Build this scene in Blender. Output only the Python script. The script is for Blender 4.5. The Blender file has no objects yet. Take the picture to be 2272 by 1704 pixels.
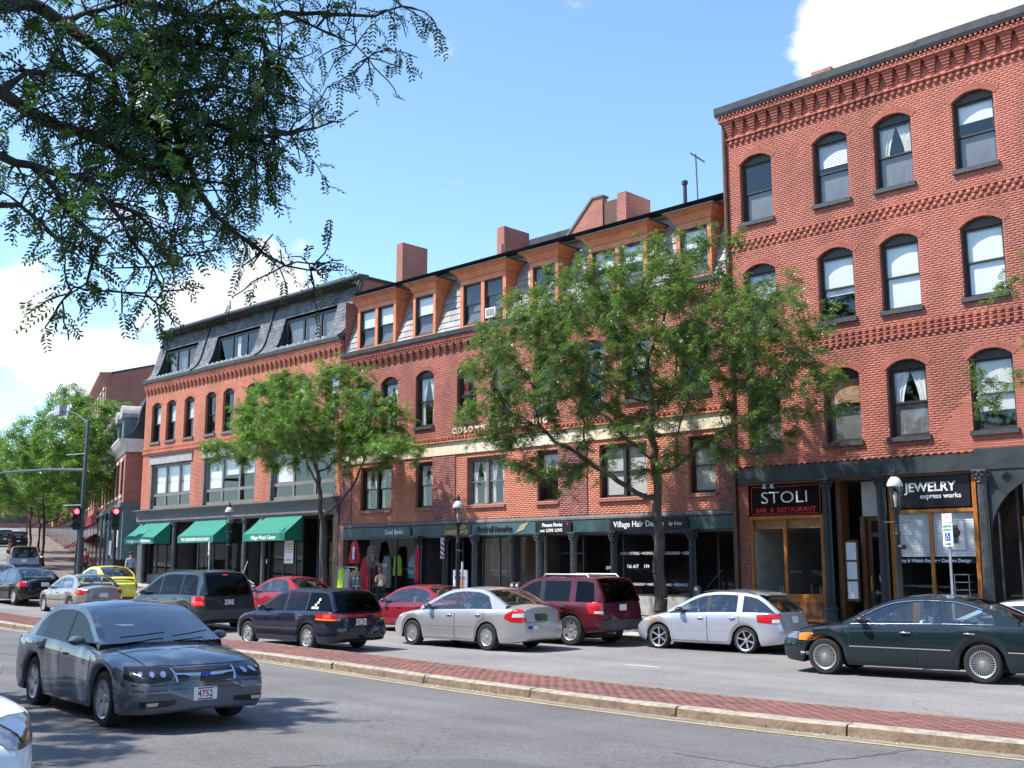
import bpy, bmesh, math, random
import numpy as np
from mathutils import Vector, Matrix
from mathutils.bvhtree import BVHTree
R = math.radians
scene = bpy.context.scene
C = scene.collection
# ------------------------------------------------------------------ camera
TH = R(45.8)                       # the street runs along X; the lens looks 45.8 degrees off it
CAM_H, FPX = 2.1, 2430.0
cam_d = bpy.data.cameras.new('camera'); cam = bpy.data.objects.new('camera', cam_d); C.objects.link(cam)
cam_d.sensor_width = 36.0; cam_d.lens = 36.0 * FPX / 2272.0; cam_d.clip_end = 3000; cam_d.clip_start = .05
PITCH = math.atan(398 / 2430)
cam.location = (0, 0, CAM_H); cam.rotation_euler = (R(90) + PITCH, 0, R(90) - TH)
scene.camera = cam
# ------------------------------------------------------------------ light
SUN_EL, SUN_A = R(57), R(38)       # light travels towards +X and +Y
sun_to = Vector((-math.sin(SUN_A) * math.cos(SUN_EL), -math.cos(SUN_A) * math.cos(SUN_EL), math.sin(SUN_EL)))
sd = bpy.data.lights.new('sun', 'SUN'); sd.energy = 4.6; sd.angle = R(.53); sd.color = (1, .95, .88)
so = bpy.data.objects.new('sun', sd); C.objects.link(so); so.rotation_euler = (-sun_to).to_track_quat('-Z', 'Y').to_euler()
so.location = (-30, -30, 60)
W = bpy.data.worlds.new('World'); scene.world = W; W.use_nodes = True
def wray(px, py):
    u = (px - 1136) / FPX; v = (852 - py) / FPX
    a, b, z = u, math.cos(PITCH) - v * math.sin(PITCH), math.sin(PITCH) + v * math.cos(PITCH)
    c, s = math.cos(TH), math.sin(TH)
    return Vector((a * s - b * c, a * c + b * s, z))
def build_world():
    nt = W.node_tree; N = nt.nodes; L = nt.links; N.clear()
    out = N.new('ShaderNodeOutputWorld'); bg = N.new('ShaderNodeBackground'); bg.inputs[1].default_value = .13
    sky = N.new('ShaderNodeTexSky'); sky.sky_type = 'NISHITA'; sky.sun_disc = False
    sky.sun_elevation = SUN_EL; sky.sun_rotation = math.atan2(sun_to.x, sun_to.y)
    sky.air_density = 1.0; sky.dust_density = .15; sky.ozone_density = 1.6; sky.altitude = 50
    tc = N.new('ShaderNodeTexCoord')
    n1 = N.new('ShaderNodeTexNoise'); n1.inputs['Scale'].default_value = 7.0; n1.inputs['Detail'].default_value = 9; n1.inputs['Roughness'].default_value = .58
    mp = N.new('ShaderNodeMapping'); mp.inputs['Scale'].default_value = (1, 1, 1.7); mp.inputs['Location'].default_value = (3.1, 1.7, .4)
    L.new(tc.outputs['Generated'], mp.inputs[0]); L.new(mp.outputs[0], n1.inputs['Vector'])
    def math_(op, a, b=None, clamp=False):
        m = N.new('ShaderNodeMath'); m.operation = op; m.use_clamp = clamp
        for k, q in ((0, a), (1, b)):
            if q is None: continue
            if isinstance(q, (int, float)): m.inputs[k].default_value = q
            else: L.new(q, m.inputs[k])
        return m.outputs[0]
    # cumulus banks: (pixel direction, angular radius in degrees, weight)
    blobs = [((30, 690), 3.4, .33), ((150, 760), 3.4, .30), ((330, 760), 2.8, .33), ((470, 715), 3.0, .34), ((590, 640), 2.4, .33), ((680, 585), 1.5, .24), ((300, 480), 1.7, .16), ((735, 560), 1.2, .14),
             ((60, 860), 4.5, .20), ((200, 880), 3.6, .18), ((2010, -60), 5.5, .52), ((2250, -60), 7.5, .6), ((1850, 10), 2.6, .36), ((985, 92), 1.1, .26),
             ((1980, 90), 3.2, .42), ((-500, 700), 9, .3), ((2900, 100), 12, .35)]
    acc = None
    for (p, rad, w) in blobs:
        d = wray(*p).normalized()
        dt = N.new('ShaderNodeVectorMath'); dt.operation = 'DOT_PRODUCT'; dt.inputs[1].default_value = d
        L.new(tc.outputs['Generated'], dt.inputs[0])
        mr = N.new('ShaderNodeMapRange'); mr.interpolation_type = 'SMOOTHSTEP'
        mr.inputs[1].default_value = math.cos(R(rad * 1.45)); mr.inputs[2].default_value = math.cos(R(rad * .25)); mr.inputs[3].default_value = 0; mr.inputs[4].default_value = w
        L.new(dt.outputs['Value'], mr.inputs[0])
        acc = mr.outputs[0] if acc is None else math_('MAXIMUM', acc, mr.outputs[0])
    val = math_('ADD', n1.outputs['Fac'], acc)
    mask = N.new('ShaderNodeMapRange'); mask.interpolation_type = 'SMOOTHSTEP'
    mask.inputs[1].default_value = .655; mask.inputs[2].default_value = .80
    L.new(val, mask.inputs[0])
    n2 = N.new('ShaderNodeTexNoise'); n2.inputs['Scale'].default_value = 9; n2.inputs['Detail'].default_value = 5
    mp2 = N.new('ShaderNodeMapping'); mp2.inputs['Location'].default_value = (0, 0, .35); L.new(tc.outputs['Generated'], mp2.inputs[0]); L.new(mp2.outputs[0], n2.inputs['Vector'])
    shade = N.new('ShaderNodeMapRange'); shade.inputs[1].default_value = .35; shade.inputs[2].default_value = .62; shade.inputs[3].default_value = .80; shade.inputs[4].default_value = 1.0
    L.new(n2.outputs['Fac'], shade.inputs[0])
    cc = N.new('ShaderNodeVectorMath'); cc.operation = 'SCALE'; cc.inputs[0].default_value = (5.6, 5.75, 6.0); L.new(shade.outputs[0], cc.inputs['Scale'])
    mx = N.new('ShaderNodeMix'); mx.data_type = 'RGBA'
    L.new(mask.outputs[0], mx.inputs[0]); gn = N.new('ShaderNodeVectorMath'); gn.operation = 'MULTIPLY'; gn.inputs[1].default_value = (1.12, 1.26, 1.36); L.new(sky.outputs[0], gn.inputs[0]); L.new(gn.outputs[0], mx.inputs[6]); L.new(cc.outputs[0], mx.inputs[7])
    L.new(mx.outputs[2], bg.inputs[0]); L.new(bg.outputs[0], out.inputs[0])
build_world()
vs = scene.view_settings; vs.view_transform = 'Standard'; vs.look = 'None'; vs.exposure = 0.82; vs.gamma = 1.0; vs.use_curve_mapping = False
scene.render.resolution_x, scene.render.resolution_y = 1024, 768
cy = scene.cycles; cy.max_bounces = 6; cy.diffuse_bounces = 2; cy.glossy_bounces = 2; cy.use_adaptive_sampling = True; cy.adaptive_threshold = .02; cy.transmission_bounces = 3; cy.transparent_max_bounces = 12
cy.use_denoising = True; cy.caustics_reflective = False; cy.caustics_refractive = False; cy.sample_clamp_indirect = 6
# ------------------------------------------------------------------ materials
MATS = {}
def hexc(h):
    f = lambda v: v / 12.92 if v <= .04045 else ((v + .055) / 1.055) ** 2.4
    return tuple(f(int(h[i:i + 2], 16) / 255) for i in (0, 2, 4))
def mat(name, col, rough=.6, metal=0, var=.12, vs=4.0, bump=0, bs=60.0, col2=None, coat=0, spec=.5, emit=0, stretch=None, c2lo=.42, c2hi=.62, tint=0):
    m = bpy.data.materials.new(name); m.use_nodes = True; MATS[name] = m
    nt = m.node_tree; N, L = nt.nodes, nt.links; b = N['Principled BSDF']
    b.inputs['Roughness'].default_value = rough; b.inputs['Metallic'].default_value = metal; b.inputs['Specular IOR Level'].default_value = spec
    if coat: b.inputs['Coat Weight'].default_value = coat; b.inputs['Coat Roughness'].default_value = .04
    if emit: b.inputs['Emission Color'].default_value = (*col, 1); b.inputs['Emission Strength'].default_value = emit
    src = None
    if var or col2 or bump or tint:
        tc = N.new('ShaderNodeTexCoord'); vec = tc.outputs['Object']
        if stretch:
            mp = N.new('ShaderNodeMapping'); mp.inputs['Scale'].default_value = stretch; L.new(vec, mp.inputs[0]); vec = mp.outputs[0]
    if var or col2:
        n = N.new('ShaderNodeTexNoise'); n.inputs['Scale'].default_value = vs; n.inputs['Detail'].default_value = 7; n.inputs['Roughness'].default_value = .62
        L.new(vec, n.inputs['Vector'])
        mr = N.new('ShaderNodeMapRange'); mr.inputs[1].default_value = c2lo; mr.inputs[2].default_value = c2hi; L.new(n.outputs['Fac'], mr.inputs[0])
        mx = N.new('ShaderNodeMix'); mx.data_type = 'RGBA'
        c2 = col2 if col2 else tuple(c * (1 - 1.4 * var) for c in col); c1 = col if col2 else tuple(min(1, c * (1 + var)) for c in col)
        mx.inputs[6].default_value = (*c1, 1); mx.inputs[7].default_value = (*c2, 1)
        L.new(mr.outputs[0], mx.inputs[0]); src = mx.outputs[2]
    if tint:      # per-piece tone, stored on the faces of the geometry
        at = N.new('ShaderNodeAttribute'); at.attribute_name = 'tint'
        mr = N.new('ShaderNodeMapRange'); mr.inputs[3].default_value = 1 - tint; mr.inputs[4].default_value = 1 + tint; L.new(at.outputs['Fac'], mr.inputs[0])
        sc = N.new('ShaderNodeVectorMath'); sc.operation = 'SCALE'
        if src: L.new(src, sc.inputs[0])
        else: sc.inputs[0].default_value = col
        L.new(mr.outputs[0], sc.inputs['Scale']); src = sc.outputs[0]
    if src: L.new(src, b.inputs['Base Color'])
    else: b.inputs['Base Color'].default_value = (*col, 1)
    if bump:
        n = N.new('ShaderNodeTexNoise'); n.inputs['Scale'].default_value = bs; n.inputs['Detail'].default_value = 4; L.new(vec, n.inputs['Vector'])
        bp = N.new('ShaderNodeBump'); bp.inputs['Strength'].default_value = bump; bp.inputs['Distance'].default_value = .02
        L.new(n.outputs['Fac'], bp.inputs['Height']); L.new(bp.outputs[0], b.inputs['Normal'])
    return m
def glass(name, tint=(.75, .8, .8), refl=.10, rough=.02, gl=1.0, fr=.9):
    m = bpy.data.materials.new(name); m.use_nodes = True; MATS[name] = m
    nt = m.node_tree; N, L = nt.nodes, nt.links; N.remove(N['Principled BSDF']); out = N['Material Output']
    tr = N.new('ShaderNodeBsdfTransparent'); tr.inputs[0].default_value = (*tint, 1)
    g = N.new('ShaderNodeBsdfGlossy'); g.inputs[0].default_value = (gl, gl, gl, 1); g.inputs['Roughness'].default_value = rough
    ge = N.new('ShaderNodeNewGeometry'); dt = N.new('ShaderNodeVectorMath'); dt.operation = 'DOT_PRODUCT'; L.new(ge.outputs['Normal'], dt.inputs[0]); L.new(ge.outputs['Incoming'], dt.inputs[1])
    ab = N.new('ShaderNodeMath'); ab.operation = 'ABSOLUTE'; L.new(dt.outputs['Value'], ab.inputs[0])
    sb = N.new('ShaderNodeMath'); sb.operation = 'SUBTRACT'; sb.inputs[0].default_value = 1; L.new(ab.outputs[0], sb.inputs[1])
    pw = N.new('ShaderNodeMath'); pw.operation = 'POWER'; pw.inputs[1].default_value = 5; L.new(sb.outputs[0], pw.inputs[0])
    mr = N.new('ShaderNodeMath'); mr.operation = 'MULTIPLY_ADD'; mr.inputs[1].default_value = fr; mr.inputs[2].default_value = refl; mr.use_clamp = True; L.new(pw.outputs[0], mr.inputs[0])
    mx = N.new('ShaderNodeMixShader'); L.new(mr.outputs[0], mx.inputs[0]); L.new(tr.outputs[0], mx.inputs[1]); L.new(g.outputs[0], mx.inputs[2]); L.new(mx.outputs[0], out.inputs[0])
    return m
def leafmat(name, col, col2, trans=.35):
    m = bpy.data.materials.new(name); m.use_nodes = True; MATS[name] = m
    nt = m.node_tree; N, L = nt.nodes, nt.links; N.remove(N['Principled BSDF']); out = N['Material Output']
    at = N.new('ShaderNodeAttribute'); at.attribute_name = 'tint'
    mx = N.new('ShaderNodeMix'); mx.data_type = 'RGBA'; mx.inputs[6].default_value = (*col, 1); mx.inputs[7].default_value = (*col2, 1); L.new(at.outputs['Fac'], mx.inputs[0])
    d = N.new('ShaderNodeBsdfDiffuse'); t = N.new('ShaderNodeBsdfTranslucent'); g = N.new('ShaderNodeBsdfGlossy'); g.inputs['Roughness'].default_value = .38; g.inputs[0].default_value = (.9, .95, .9, 1)
    L.new(mx.outputs[2], d.inputs[0])
    br = N.new('ShaderNodeVectorMath'); br.operation = 'MULTIPLY'; br.inputs[1].default_value = (1.25, 1.5, .7); L.new(mx.outputs[2], br.inputs[0]); L.new(br.outputs[0], t.inputs[0])
    a = N.new('ShaderNodeMixShader'); a.inputs[0].default_value = trans; L.new(d.outputs[0], a.inputs[1]); L.new(t.outputs[0], a.inputs[2])
    b = N.new('ShaderNodeMixShader'); b.inputs[0].default_value = .04; L.new(a.outputs[0], b.inputs[1]); L.new(g.outputs[0], b.inputs[2]); L.new(b.outputs[0], out.inputs[0])
    return m
def brickmat(name, c1, c2, mortar, w=.21, h=.067, ms=.009, axis='X'):
    """brick coursing as shading, for side walls and far buildings too small to pick apart"""
    m = bpy.data.materials.new(name); m.use_nodes = True; MATS[name] = m
    nt = m.node_tree; N, L = nt.nodes, nt.links; b = N['Principled BSDF']; b.inputs['Roughness'].default_value = .85
    tc = N.new('ShaderNodeTexCoord'); sp = N.new('ShaderNodeSeparateXYZ'); L.new(tc.outputs['Object'], sp.inputs[0]); cb = N.new('ShaderNodeCombineXYZ')
    ad = N.new('ShaderNodeMath'); L.new(sp.outputs[0], ad.inputs[0]); L.new(sp.outputs[1], ad.inputs[1])
    L.new(ad.outputs[0], cb.inputs[0]); L.new(sp.outputs[2], cb.inputs[1])
    bt = N.new('ShaderNodeTexBrick'); bt.inputs['Scale'].default_value = 1; bt.inputs['Brick Width'].default_value = w; bt.inputs['Row Height'].default_value = h; bt.inputs['Mortar Size'].default_value = ms; bt.inputs['Mortar Smooth'].default_value = .2
    bt.inputs['Color1'].default_value = (*c1, 1); bt.inputs['Color2'].default_value = (*c2, 1); bt.inputs['Mortar'].default_value = (*mortar, 1)
    L.new(cb.outputs[0], bt.inputs['Vector'])
    n = N.new('ShaderNodeTexNoise'); n.inputs['Scale'].default_value = 1.1; n.inputs['Detail'].default_value = 8; L.new(tc.outputs['Object'], n.inputs['Vector'])
    mr = N.new('ShaderNodeMapRange'); mr.inputs[3].default_value = .72; mr.inputs[4].default_value = 1.22; L.new(n.outputs['Fac'], mr.inputs[0])
    sc = N.new('ShaderNodeVectorMath'); sc.operation = 'SCALE'; L.new(bt.outputs['Color'], sc.inputs[0]); L.new(mr.outputs[0], sc.inputs['Scale']); L.new(sc.outputs[0], b.inputs['Base Color'])
    return m
mat('brick_red', (.385, .112, .074), .85, var=.17, vs=.7, tint=.09, stretch=(1, 1, .35))
mat('brick_mid', (.355, .102, .070), .85, var=.18, vs=.7, tint=.10, stretch=(1, 1, .35))
mat('brick_pale', (.50, .170, .10), .85, var=.14, vs=.7, tint=.09, stretch=(1, 1, .35))
mat('mortar', (.45, .275, .215), .9, var=.15, vs=3)
mat('mortar_red', (.50, .27, .20), .9, var=.15, vs=3)
brickmat('brick_side', (.34, .09, .06), (.25, .065, .045), (.40, .30, .26))
brickmat('brick_chimney', (.40, .11, .07), (.29, .075, .05), (.42, .27, .22))
brickmat('brick_far', (.42, .12, .08), (.32, .085, .06), (.40, .24, .19))
brickmat('brick_far2', (.36, .14, .09), (.30, .10, .07), (.36, .24, .19))
mat('frame_dark', (.035, .030, .026), .5, var=.1)
mat('frame_grey', (.20, .185, .17), .55, var=.1)
mat('sill_dark', (.045, .050, .056), .6, var=.2, vs=6)
mat('fascia_dark', (.055, .055, .056), .55, var=.2, vs=3)
mat('band_green', (.032, .040, .043), .5, var=.25, vs=2)
mat('band_teal', (.035, .075, .075), .5, var=.25, vs=2)
mat('iron', (.036, .040, .043), .45, var=.2, vs=8)
mat('iron_grey', (.085, .09, .092), .45, var=.2, vs=8)
mat('wood_orange', (.42, .15, .025), .35, var=.25, vs=5, stretch=(8, 8, .7), coat=.3)
mat('wood_brown', (.13, .055, .022), .4, var=.25, vs=5, stretch=(8, 8, .7))
mat('dormer_orange', (.66, .22, .095), .6, var=.12, vs=2.5, col2=(.54, .165, .07))
mat('cream_stone', (.72, .64, .47), .8, col2=(.60, .44, .24), vs=2.2, stretch=(1.5, 1, .35), c2lo=.5, c2hi=.75)
mat('ochre', (.42, .23, .10), .8, var=.2)
mat('stone_grey', (.36, .34, .32), .75, var=.12)
mat('stone_dark', (.15, .14, .135), .75, var=.12)
mat('black_gloss', (.008, .008, .009), .12, var=0)
mat('black_sign', (.012, .012, .014), .3, var=0)
mat('white_paint', (.80, .79, .77), .5, var=.03)
mat('offwhite', (.62, .60, .55), .7, var=.06)
mat('curtain', (.66, .63, .55), .9, var=.25, vs=5, stretch=(9, 9, .5))
mat('curtain_red', (.30, .03, .03), .9, var=.3, vs=5, stretch=(9, 9, .5))
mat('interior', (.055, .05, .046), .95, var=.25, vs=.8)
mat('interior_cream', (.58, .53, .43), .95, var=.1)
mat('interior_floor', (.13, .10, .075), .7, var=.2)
mat('slate', (.125, .135, .145), .7, var=.2, vs=2, tint=.26, spec=.3)
mat('slate_base', (.026, .029, .033), .7, var=.1)
mat('shingle', (.31, .285, .275), .6, var=.12, vs=2, tint=.16)
mat('shingle_base', (.09, .08, .075), .8, var=.1)
mat('roof_tar', (.05, .052, .056), .85, var=.2)
mat('metal_light', (.58, .58, .57), .4, metal=.3, var=.05)
mat('awning_green', (.014, .185, .13), .8, var=.08, vs=6)
mat('shop_teal', (.10, .155, .15), .5, var=.12)
mat('red_sign', (.55, .02, .02), .4, var=0)
mat('gold', (.62, .42, .10), .35, var=0)
mat('letter_white', (.82, .82, .80), .4, var=0)
mat('letter_cream', (.74, .60, .42), .7, var=.1)
mat('letter_blue', (.03, .05, .22), .4, var=0)
mat('letter_dark', (.015, .017, .02), .5, var=0)
mat('letter_grey', (.25, .26, .27), .5, var=0)
mat('sign_teal', (.055, .115, .125), .45, var=.05)
glass('window_glass', (.90, .93, .93), .075)
glass('shop_glass', (.92, .94, .94), .05)
glass('car_glass', (.66, .74, .73), .10)
glass('car_glass_dark', (.12, .14, .14), .03, fr=.7)
glass('car_glass_black', (.03, .035, .035), .018, fr=.5); glass('windshield_glass', (.60, .68, .68), .20); mat('screen', (.17, .165, .16), .9, var=.12, vs=2); glass('lamp_glass', (.82, .84, .82), .05)
mat('ground_soil', (.12, .11, .09), .95, var=.3, vs=.3)
# ------------------------------------------------------------------ mesh helpers
class MB:
    """collects boxes, prisms, tubes and grids; build() links them as one mesh object"""
    def __init__(s): s.v, s.f, s.m, s.t = [], [], [], []
    def add(s, vs, fs, mi=0, tint=.5):
        o = len(s.v); s.v.extend(vs)
        for f in fs: s.f.append(tuple(i + o for i in f)); s.m.append(mi); s.t.append(tint)
        return s
    def box(s, x0, x1, y0, y1, z0, z1, mi=0, tint=.5):
        return s.add([(x0, y0, z0), (x1, y0, z0), (x1, y1, z0), (x0, y1, z0), (x0, y0, z1), (x1, y0, z1), (x1, y1, z1), (x0, y1, z1)],
                     [(0, 3, 2, 1), (4, 5, 6, 7), (0, 1, 5, 4), (1, 2, 6, 5), (2, 3, 7, 6), (3, 0, 4, 7)], mi, tint)
    def prism(s, poly, axis, a, b, mi=0):
        """poly in the plane normal to axis ('x': (y,z), 'y': (x,z), 'z': (x,y))"""
        n = len(poly); P = {'x': lambda p, t: (t, p[0], p[1]), 'y': lambda p, t: (p[0], t, p[1]), 'z': lambda p, t: (p[0], p[1], t)}[axis]
        return s.add([P(p, a) for p in poly] + [P(p, b) for p in poly],
                     [tuple(range(n))[::-1], tuple(range(n, 2 * n))] + [(i, (i + 1) % n, n + (i + 1) % n, n + i) for i in range(n)], mi)
    def tube(s, pts, rad, n=8, mi=0, cap=True):
        pts = [Vector(p) for p in pts]; rad = rad if hasattr(rad, '__len__') else [rad] * len(pts)
        o = []; up = Vector((.13, .21, .97))
        for i, p in enumerate(pts):
            d = (pts[min(i + 1, len(pts) - 1)] - pts[max(i - 1, 0)]).normalized()
            a = d.cross(up)
            if a.length < .1: a = d.cross(Vector((1, .1, 0)))
            a.normalize(); b = d.cross(a)
            o += [tuple(p + (a * math.cos(6.28319 * k / n) + b * math.sin(6.28319 * k / n)) * rad[i]) for k in range(n)]
        fs = [(i * n + k, i * n + (k + 1) % n, (i + 1) * n + (k + 1) % n, (i + 1) * n + k) for i in range(len(pts) - 1) for k in range(n)]
        if cap: fs += [tuple(range(n))[::-1], tuple(range((len(pts) - 1) * n, len(pts) * n))]
        return s.add(o, fs, mi)
    def lathe(s, prof, n=16, c=(0, 0, 0), axis='z', mi=0, cap=True):
        """prof: (radius, height)"""
        o = []
        for r, h in prof:
            for k in range(n):
                a = 6.283185 * k / n; x, y = r * math.cos(a), r * math.sin(a)
                q = {'z': (x, y, h), 'y': (x, h, y), 'x': (h, x, y)}[axis]
                o.append((q[0] + c[0], q[1] + c[1], q[2] + c[2]))
        fs = [(i * n + k, i * n + (k + 1) % n, (i + 1) * n + (k + 1) % n, (i + 1) * n + k) for i in range(len(prof) - 1) for k in range(n)]
        if cap and prof[0][0] > 1e-6: fs.append(tuple(range(n))[::-1])
        if cap and prof[-1][0] > 1e-6: fs.append(tuple(range((len(prof) - 1) * n, len(prof) * n)))
        return s.add(o, fs, mi)
    def grid(s, rows, mi=0, flip=False):
        n = len(rows[0]); o = [p for r in rows for p in r]
        fs = [(i * n + k, i * n + k + 1, (i + 1) * n + k + 1, (i + 1) * n + k) for i in range(len(rows) - 1) for k in range(n - 1)]
        if flip: fs = [f[::-1] for f in fs]
        return s.add(o, fs, mi)
    def mesh(s, name, mats, smooth=None, merge=False, tint=False, normals=False):
        me = bpy.data.meshes.new(name); me.from_pydata(s.v, [], s.f)
        for m in (mats if isinstance(mats, (list, tuple)) else [mats]): me.materials.append(MATS[m] if isinstance(m, str) else m)
        if any(s.m): me.polygons.foreach_set('material_index', s.m)
        if tint:
            at = me.attributes.new('tint', 'FLOAT', 'FACE'); at.data.foreach_set('value', s.t)
        if merge or normals:
            bm = bmesh.new(); bm.from_mesh(me); bmesh.ops.remove_doubles(bm, verts=bm.verts, dist=2e-4)
            bmesh.ops.dissolve_degenerate(bm, edges=bm.edges, dist=1e-5)
            if normals: bmesh.ops.recalc_face_normals(bm, faces=bm.faces)
            bm.to_mesh(me); bm.free()
        if smooth is not None:
            me.polygons.foreach_set('use_smooth', [True] * len(me.polygons)); me.set_sharp_from_angle(angle=R(smooth))
        me.update(); return me
    def build(s, name, mats, parent=None, **k): return link(name, s.mesh(name, mats, **k), parent)
def link(name, me, parent=None, loc=None, local=False):
    o = bpy.data.objects.new(name, me); C.objects.link(o)
    if parent is not None:
        o.parent = parent
        if not local and loc is None: o.matrix_parent_inverse = Matrix.Translation(-wloc(parent))
    if loc is not None: o.location = loc
    return o
def wloc(o):
    v = Vector((0, 0, 0))
    while o is not None: v += o.location + o.matrix_parent_inverse.translation if o.parent else o.location; o = o.parent
    return v
def tag(o, label=None, cat=None, group=None, kind=None):
    for k, v in (('label', label), ('category', cat), ('group', group), ('kind', kind)):
        if v: o[k] = v
    return o
def empty(name, loc, rz=0, label=None, cat=None, group=None, parent=None):
    o = bpy.data.objects.new(name, None); C.objects.link(o); o.location = loc; o.rotation_euler = (0, 0, rz); o.empty_display_size = .2
    if parent is not None: o.parent = parent
    return tag(o, label, cat, group)
def struct(name, mb, m, label=None, **k): return tag(mb.build(name, m, **k), label, None, None, 'structure')
def copy_tree(o, parent=None):
    c = o.copy(); C.objects.link(c); c.parent = parent
    for ch in o.children: copy_tree(ch, c)
    return c
def boxes_mesh(name, A, m, tints=None, nofaces=()):
    """A: n x 6 array of x0 x1 y0 y1 z0 z1 -> one mesh of many small boxes without their backs"""
    A = np.asarray(A, float); n = len(A); me = bpy.data.meshes.new(name)
    idx = np.array([[0, 2, 4], [1, 2, 4], [1, 3, 4], [0, 3, 4], [0, 2, 5], [1, 2, 5], [1, 3, 5], [0, 3, 5]])
    V = A[:, idx].reshape(-1, 3)
    F = np.array([[4, 5, 6, 7], [0, 3, 2, 1], [0, 1, 5, 4], [1, 2, 6, 5], [3, 0, 4, 7]])
    FF = (F[None] + 8 * np.arange(n)[:, None, None]).reshape(-1)
    me.vertices.add(len(V)); me.vertices.foreach_set('co', V.reshape(-1)); nf = n * 5
    me.loops.add(nf * 4); me.loops.foreach_set('vertex_index', FF.astype(np.int32)); me.polygons.add(nf)
    me.polygons.foreach_set('loop_start', np.arange(0, nf * 4, 4, dtype=np.int32))
    me.update(calc_edges=True)
    if tints is not None:
        at = me.attributes.new('tint', 'FLOAT', 'FACE'); at.data.foreach_set('value', np.repeat(np.asarray(tints, np.float32), 5))
    me.materials.append(MATS[m]); return me
def lettering(text, size, loc, parent, m, rot=(R(90), 0, 0), bold=0., ext=.006, sx=1., align='CENTER', name='lettering', shear=0, local=False):
    cu = bpy.data.curves.new(name, 'FONT'); cu.body = text; cu.size = size; cu.extrude = ext; cu.offset = bold; cu.align_x = align; cu.align_y = 'CENTER'; cu.resolution_u = 3; cu.shear = shear
    tmp = bpy.data.objects.new(name, cu); me = bpy.data.meshes.new_from_object(tmp); bpy.data.objects.remove(tmp); me.materials.clear(); me.materials.append(MATS[m]); me.name = name
    o = bpy.data.objects.new(name, me); C.objects.link(o)
    if parent is not None:
        o.parent = parent
        if not local: o.matrix_parent_inverse = Matrix.Translation(-wloc(parent))
    o.location = loc; o.rotation_euler = rot; o.scale = (sx, 1, 1); return o
def spline(pts, xs):
    """monotone-ish cubic through (x, y) points, sorted by x; vector xs"""
    P = sorted(pts); X = np.array([p[0] for p in P], float); Y = np.array([p[1] for p in P], float)
    d = np.diff(Y) / np.diff(X); m = np.zeros(len(X)); m[0] = d[0]; m[-1] = d[-1]
    for i in range(1, len(X) - 1): m[i] = 0 if d[i - 1] * d[i] <= 0 else 2 * d[i - 1] * d[i] / (d[i - 1] + d[i])
    xs = np.clip(np.asarray(xs, float), X[0], X[-1]); k = np.clip(np.searchsorted(X, xs) - 1, 0, len(X) - 2)
    h = X[k + 1] - X[k]; t = (xs - X[k]) / h
    return (2 * t**3 - 3 * t**2 + 1) * Y[k] + (t**3 - 2 * t**2 + t) * h * m[k] + (-2 * t**3 + 3 * t**2) * Y[k + 1] + (t**3 - t**2) * h * m[k + 1]
SPC = {}
def sp1(pts, x):
    k = id(pts); e = SPC.get(k)
    if e is None:
        P = sorted(pts); X = [p[0] for p in P]; Y = [p[1] for p in P]; n = len(P); d = [(Y[i + 1] - Y[i]) / (X[i + 1] - X[i]) for i in range(n - 1)]
        m = [d[0]] + [0 if d[i - 1] * d[i] <= 0 else 2 * d[i - 1] * d[i] / (d[i - 1] + d[i]) for i in range(1, n - 1)] + [d[-1]]; e = SPC[k] = (X, Y, m, pts)
    X, Y, m, _ = e
    if x <= X[0]: return Y[0]
    if x >= X[-1]: return Y[-1]
    i = 0
    while X[i + 1] < x: i += 1
    h = X[i + 1] - X[i]; t = (x - X[i]) / h; t2 = t * t; t3 = t2 * t
    return (2 * t3 - 3 * t2 + 1) * Y[i] + (t3 - 2 * t2 + t) * h * m[i] + (3 * t2 - 2 * t3) * Y[i + 1] + (t3 - t2) * h * m[i + 1]
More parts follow.
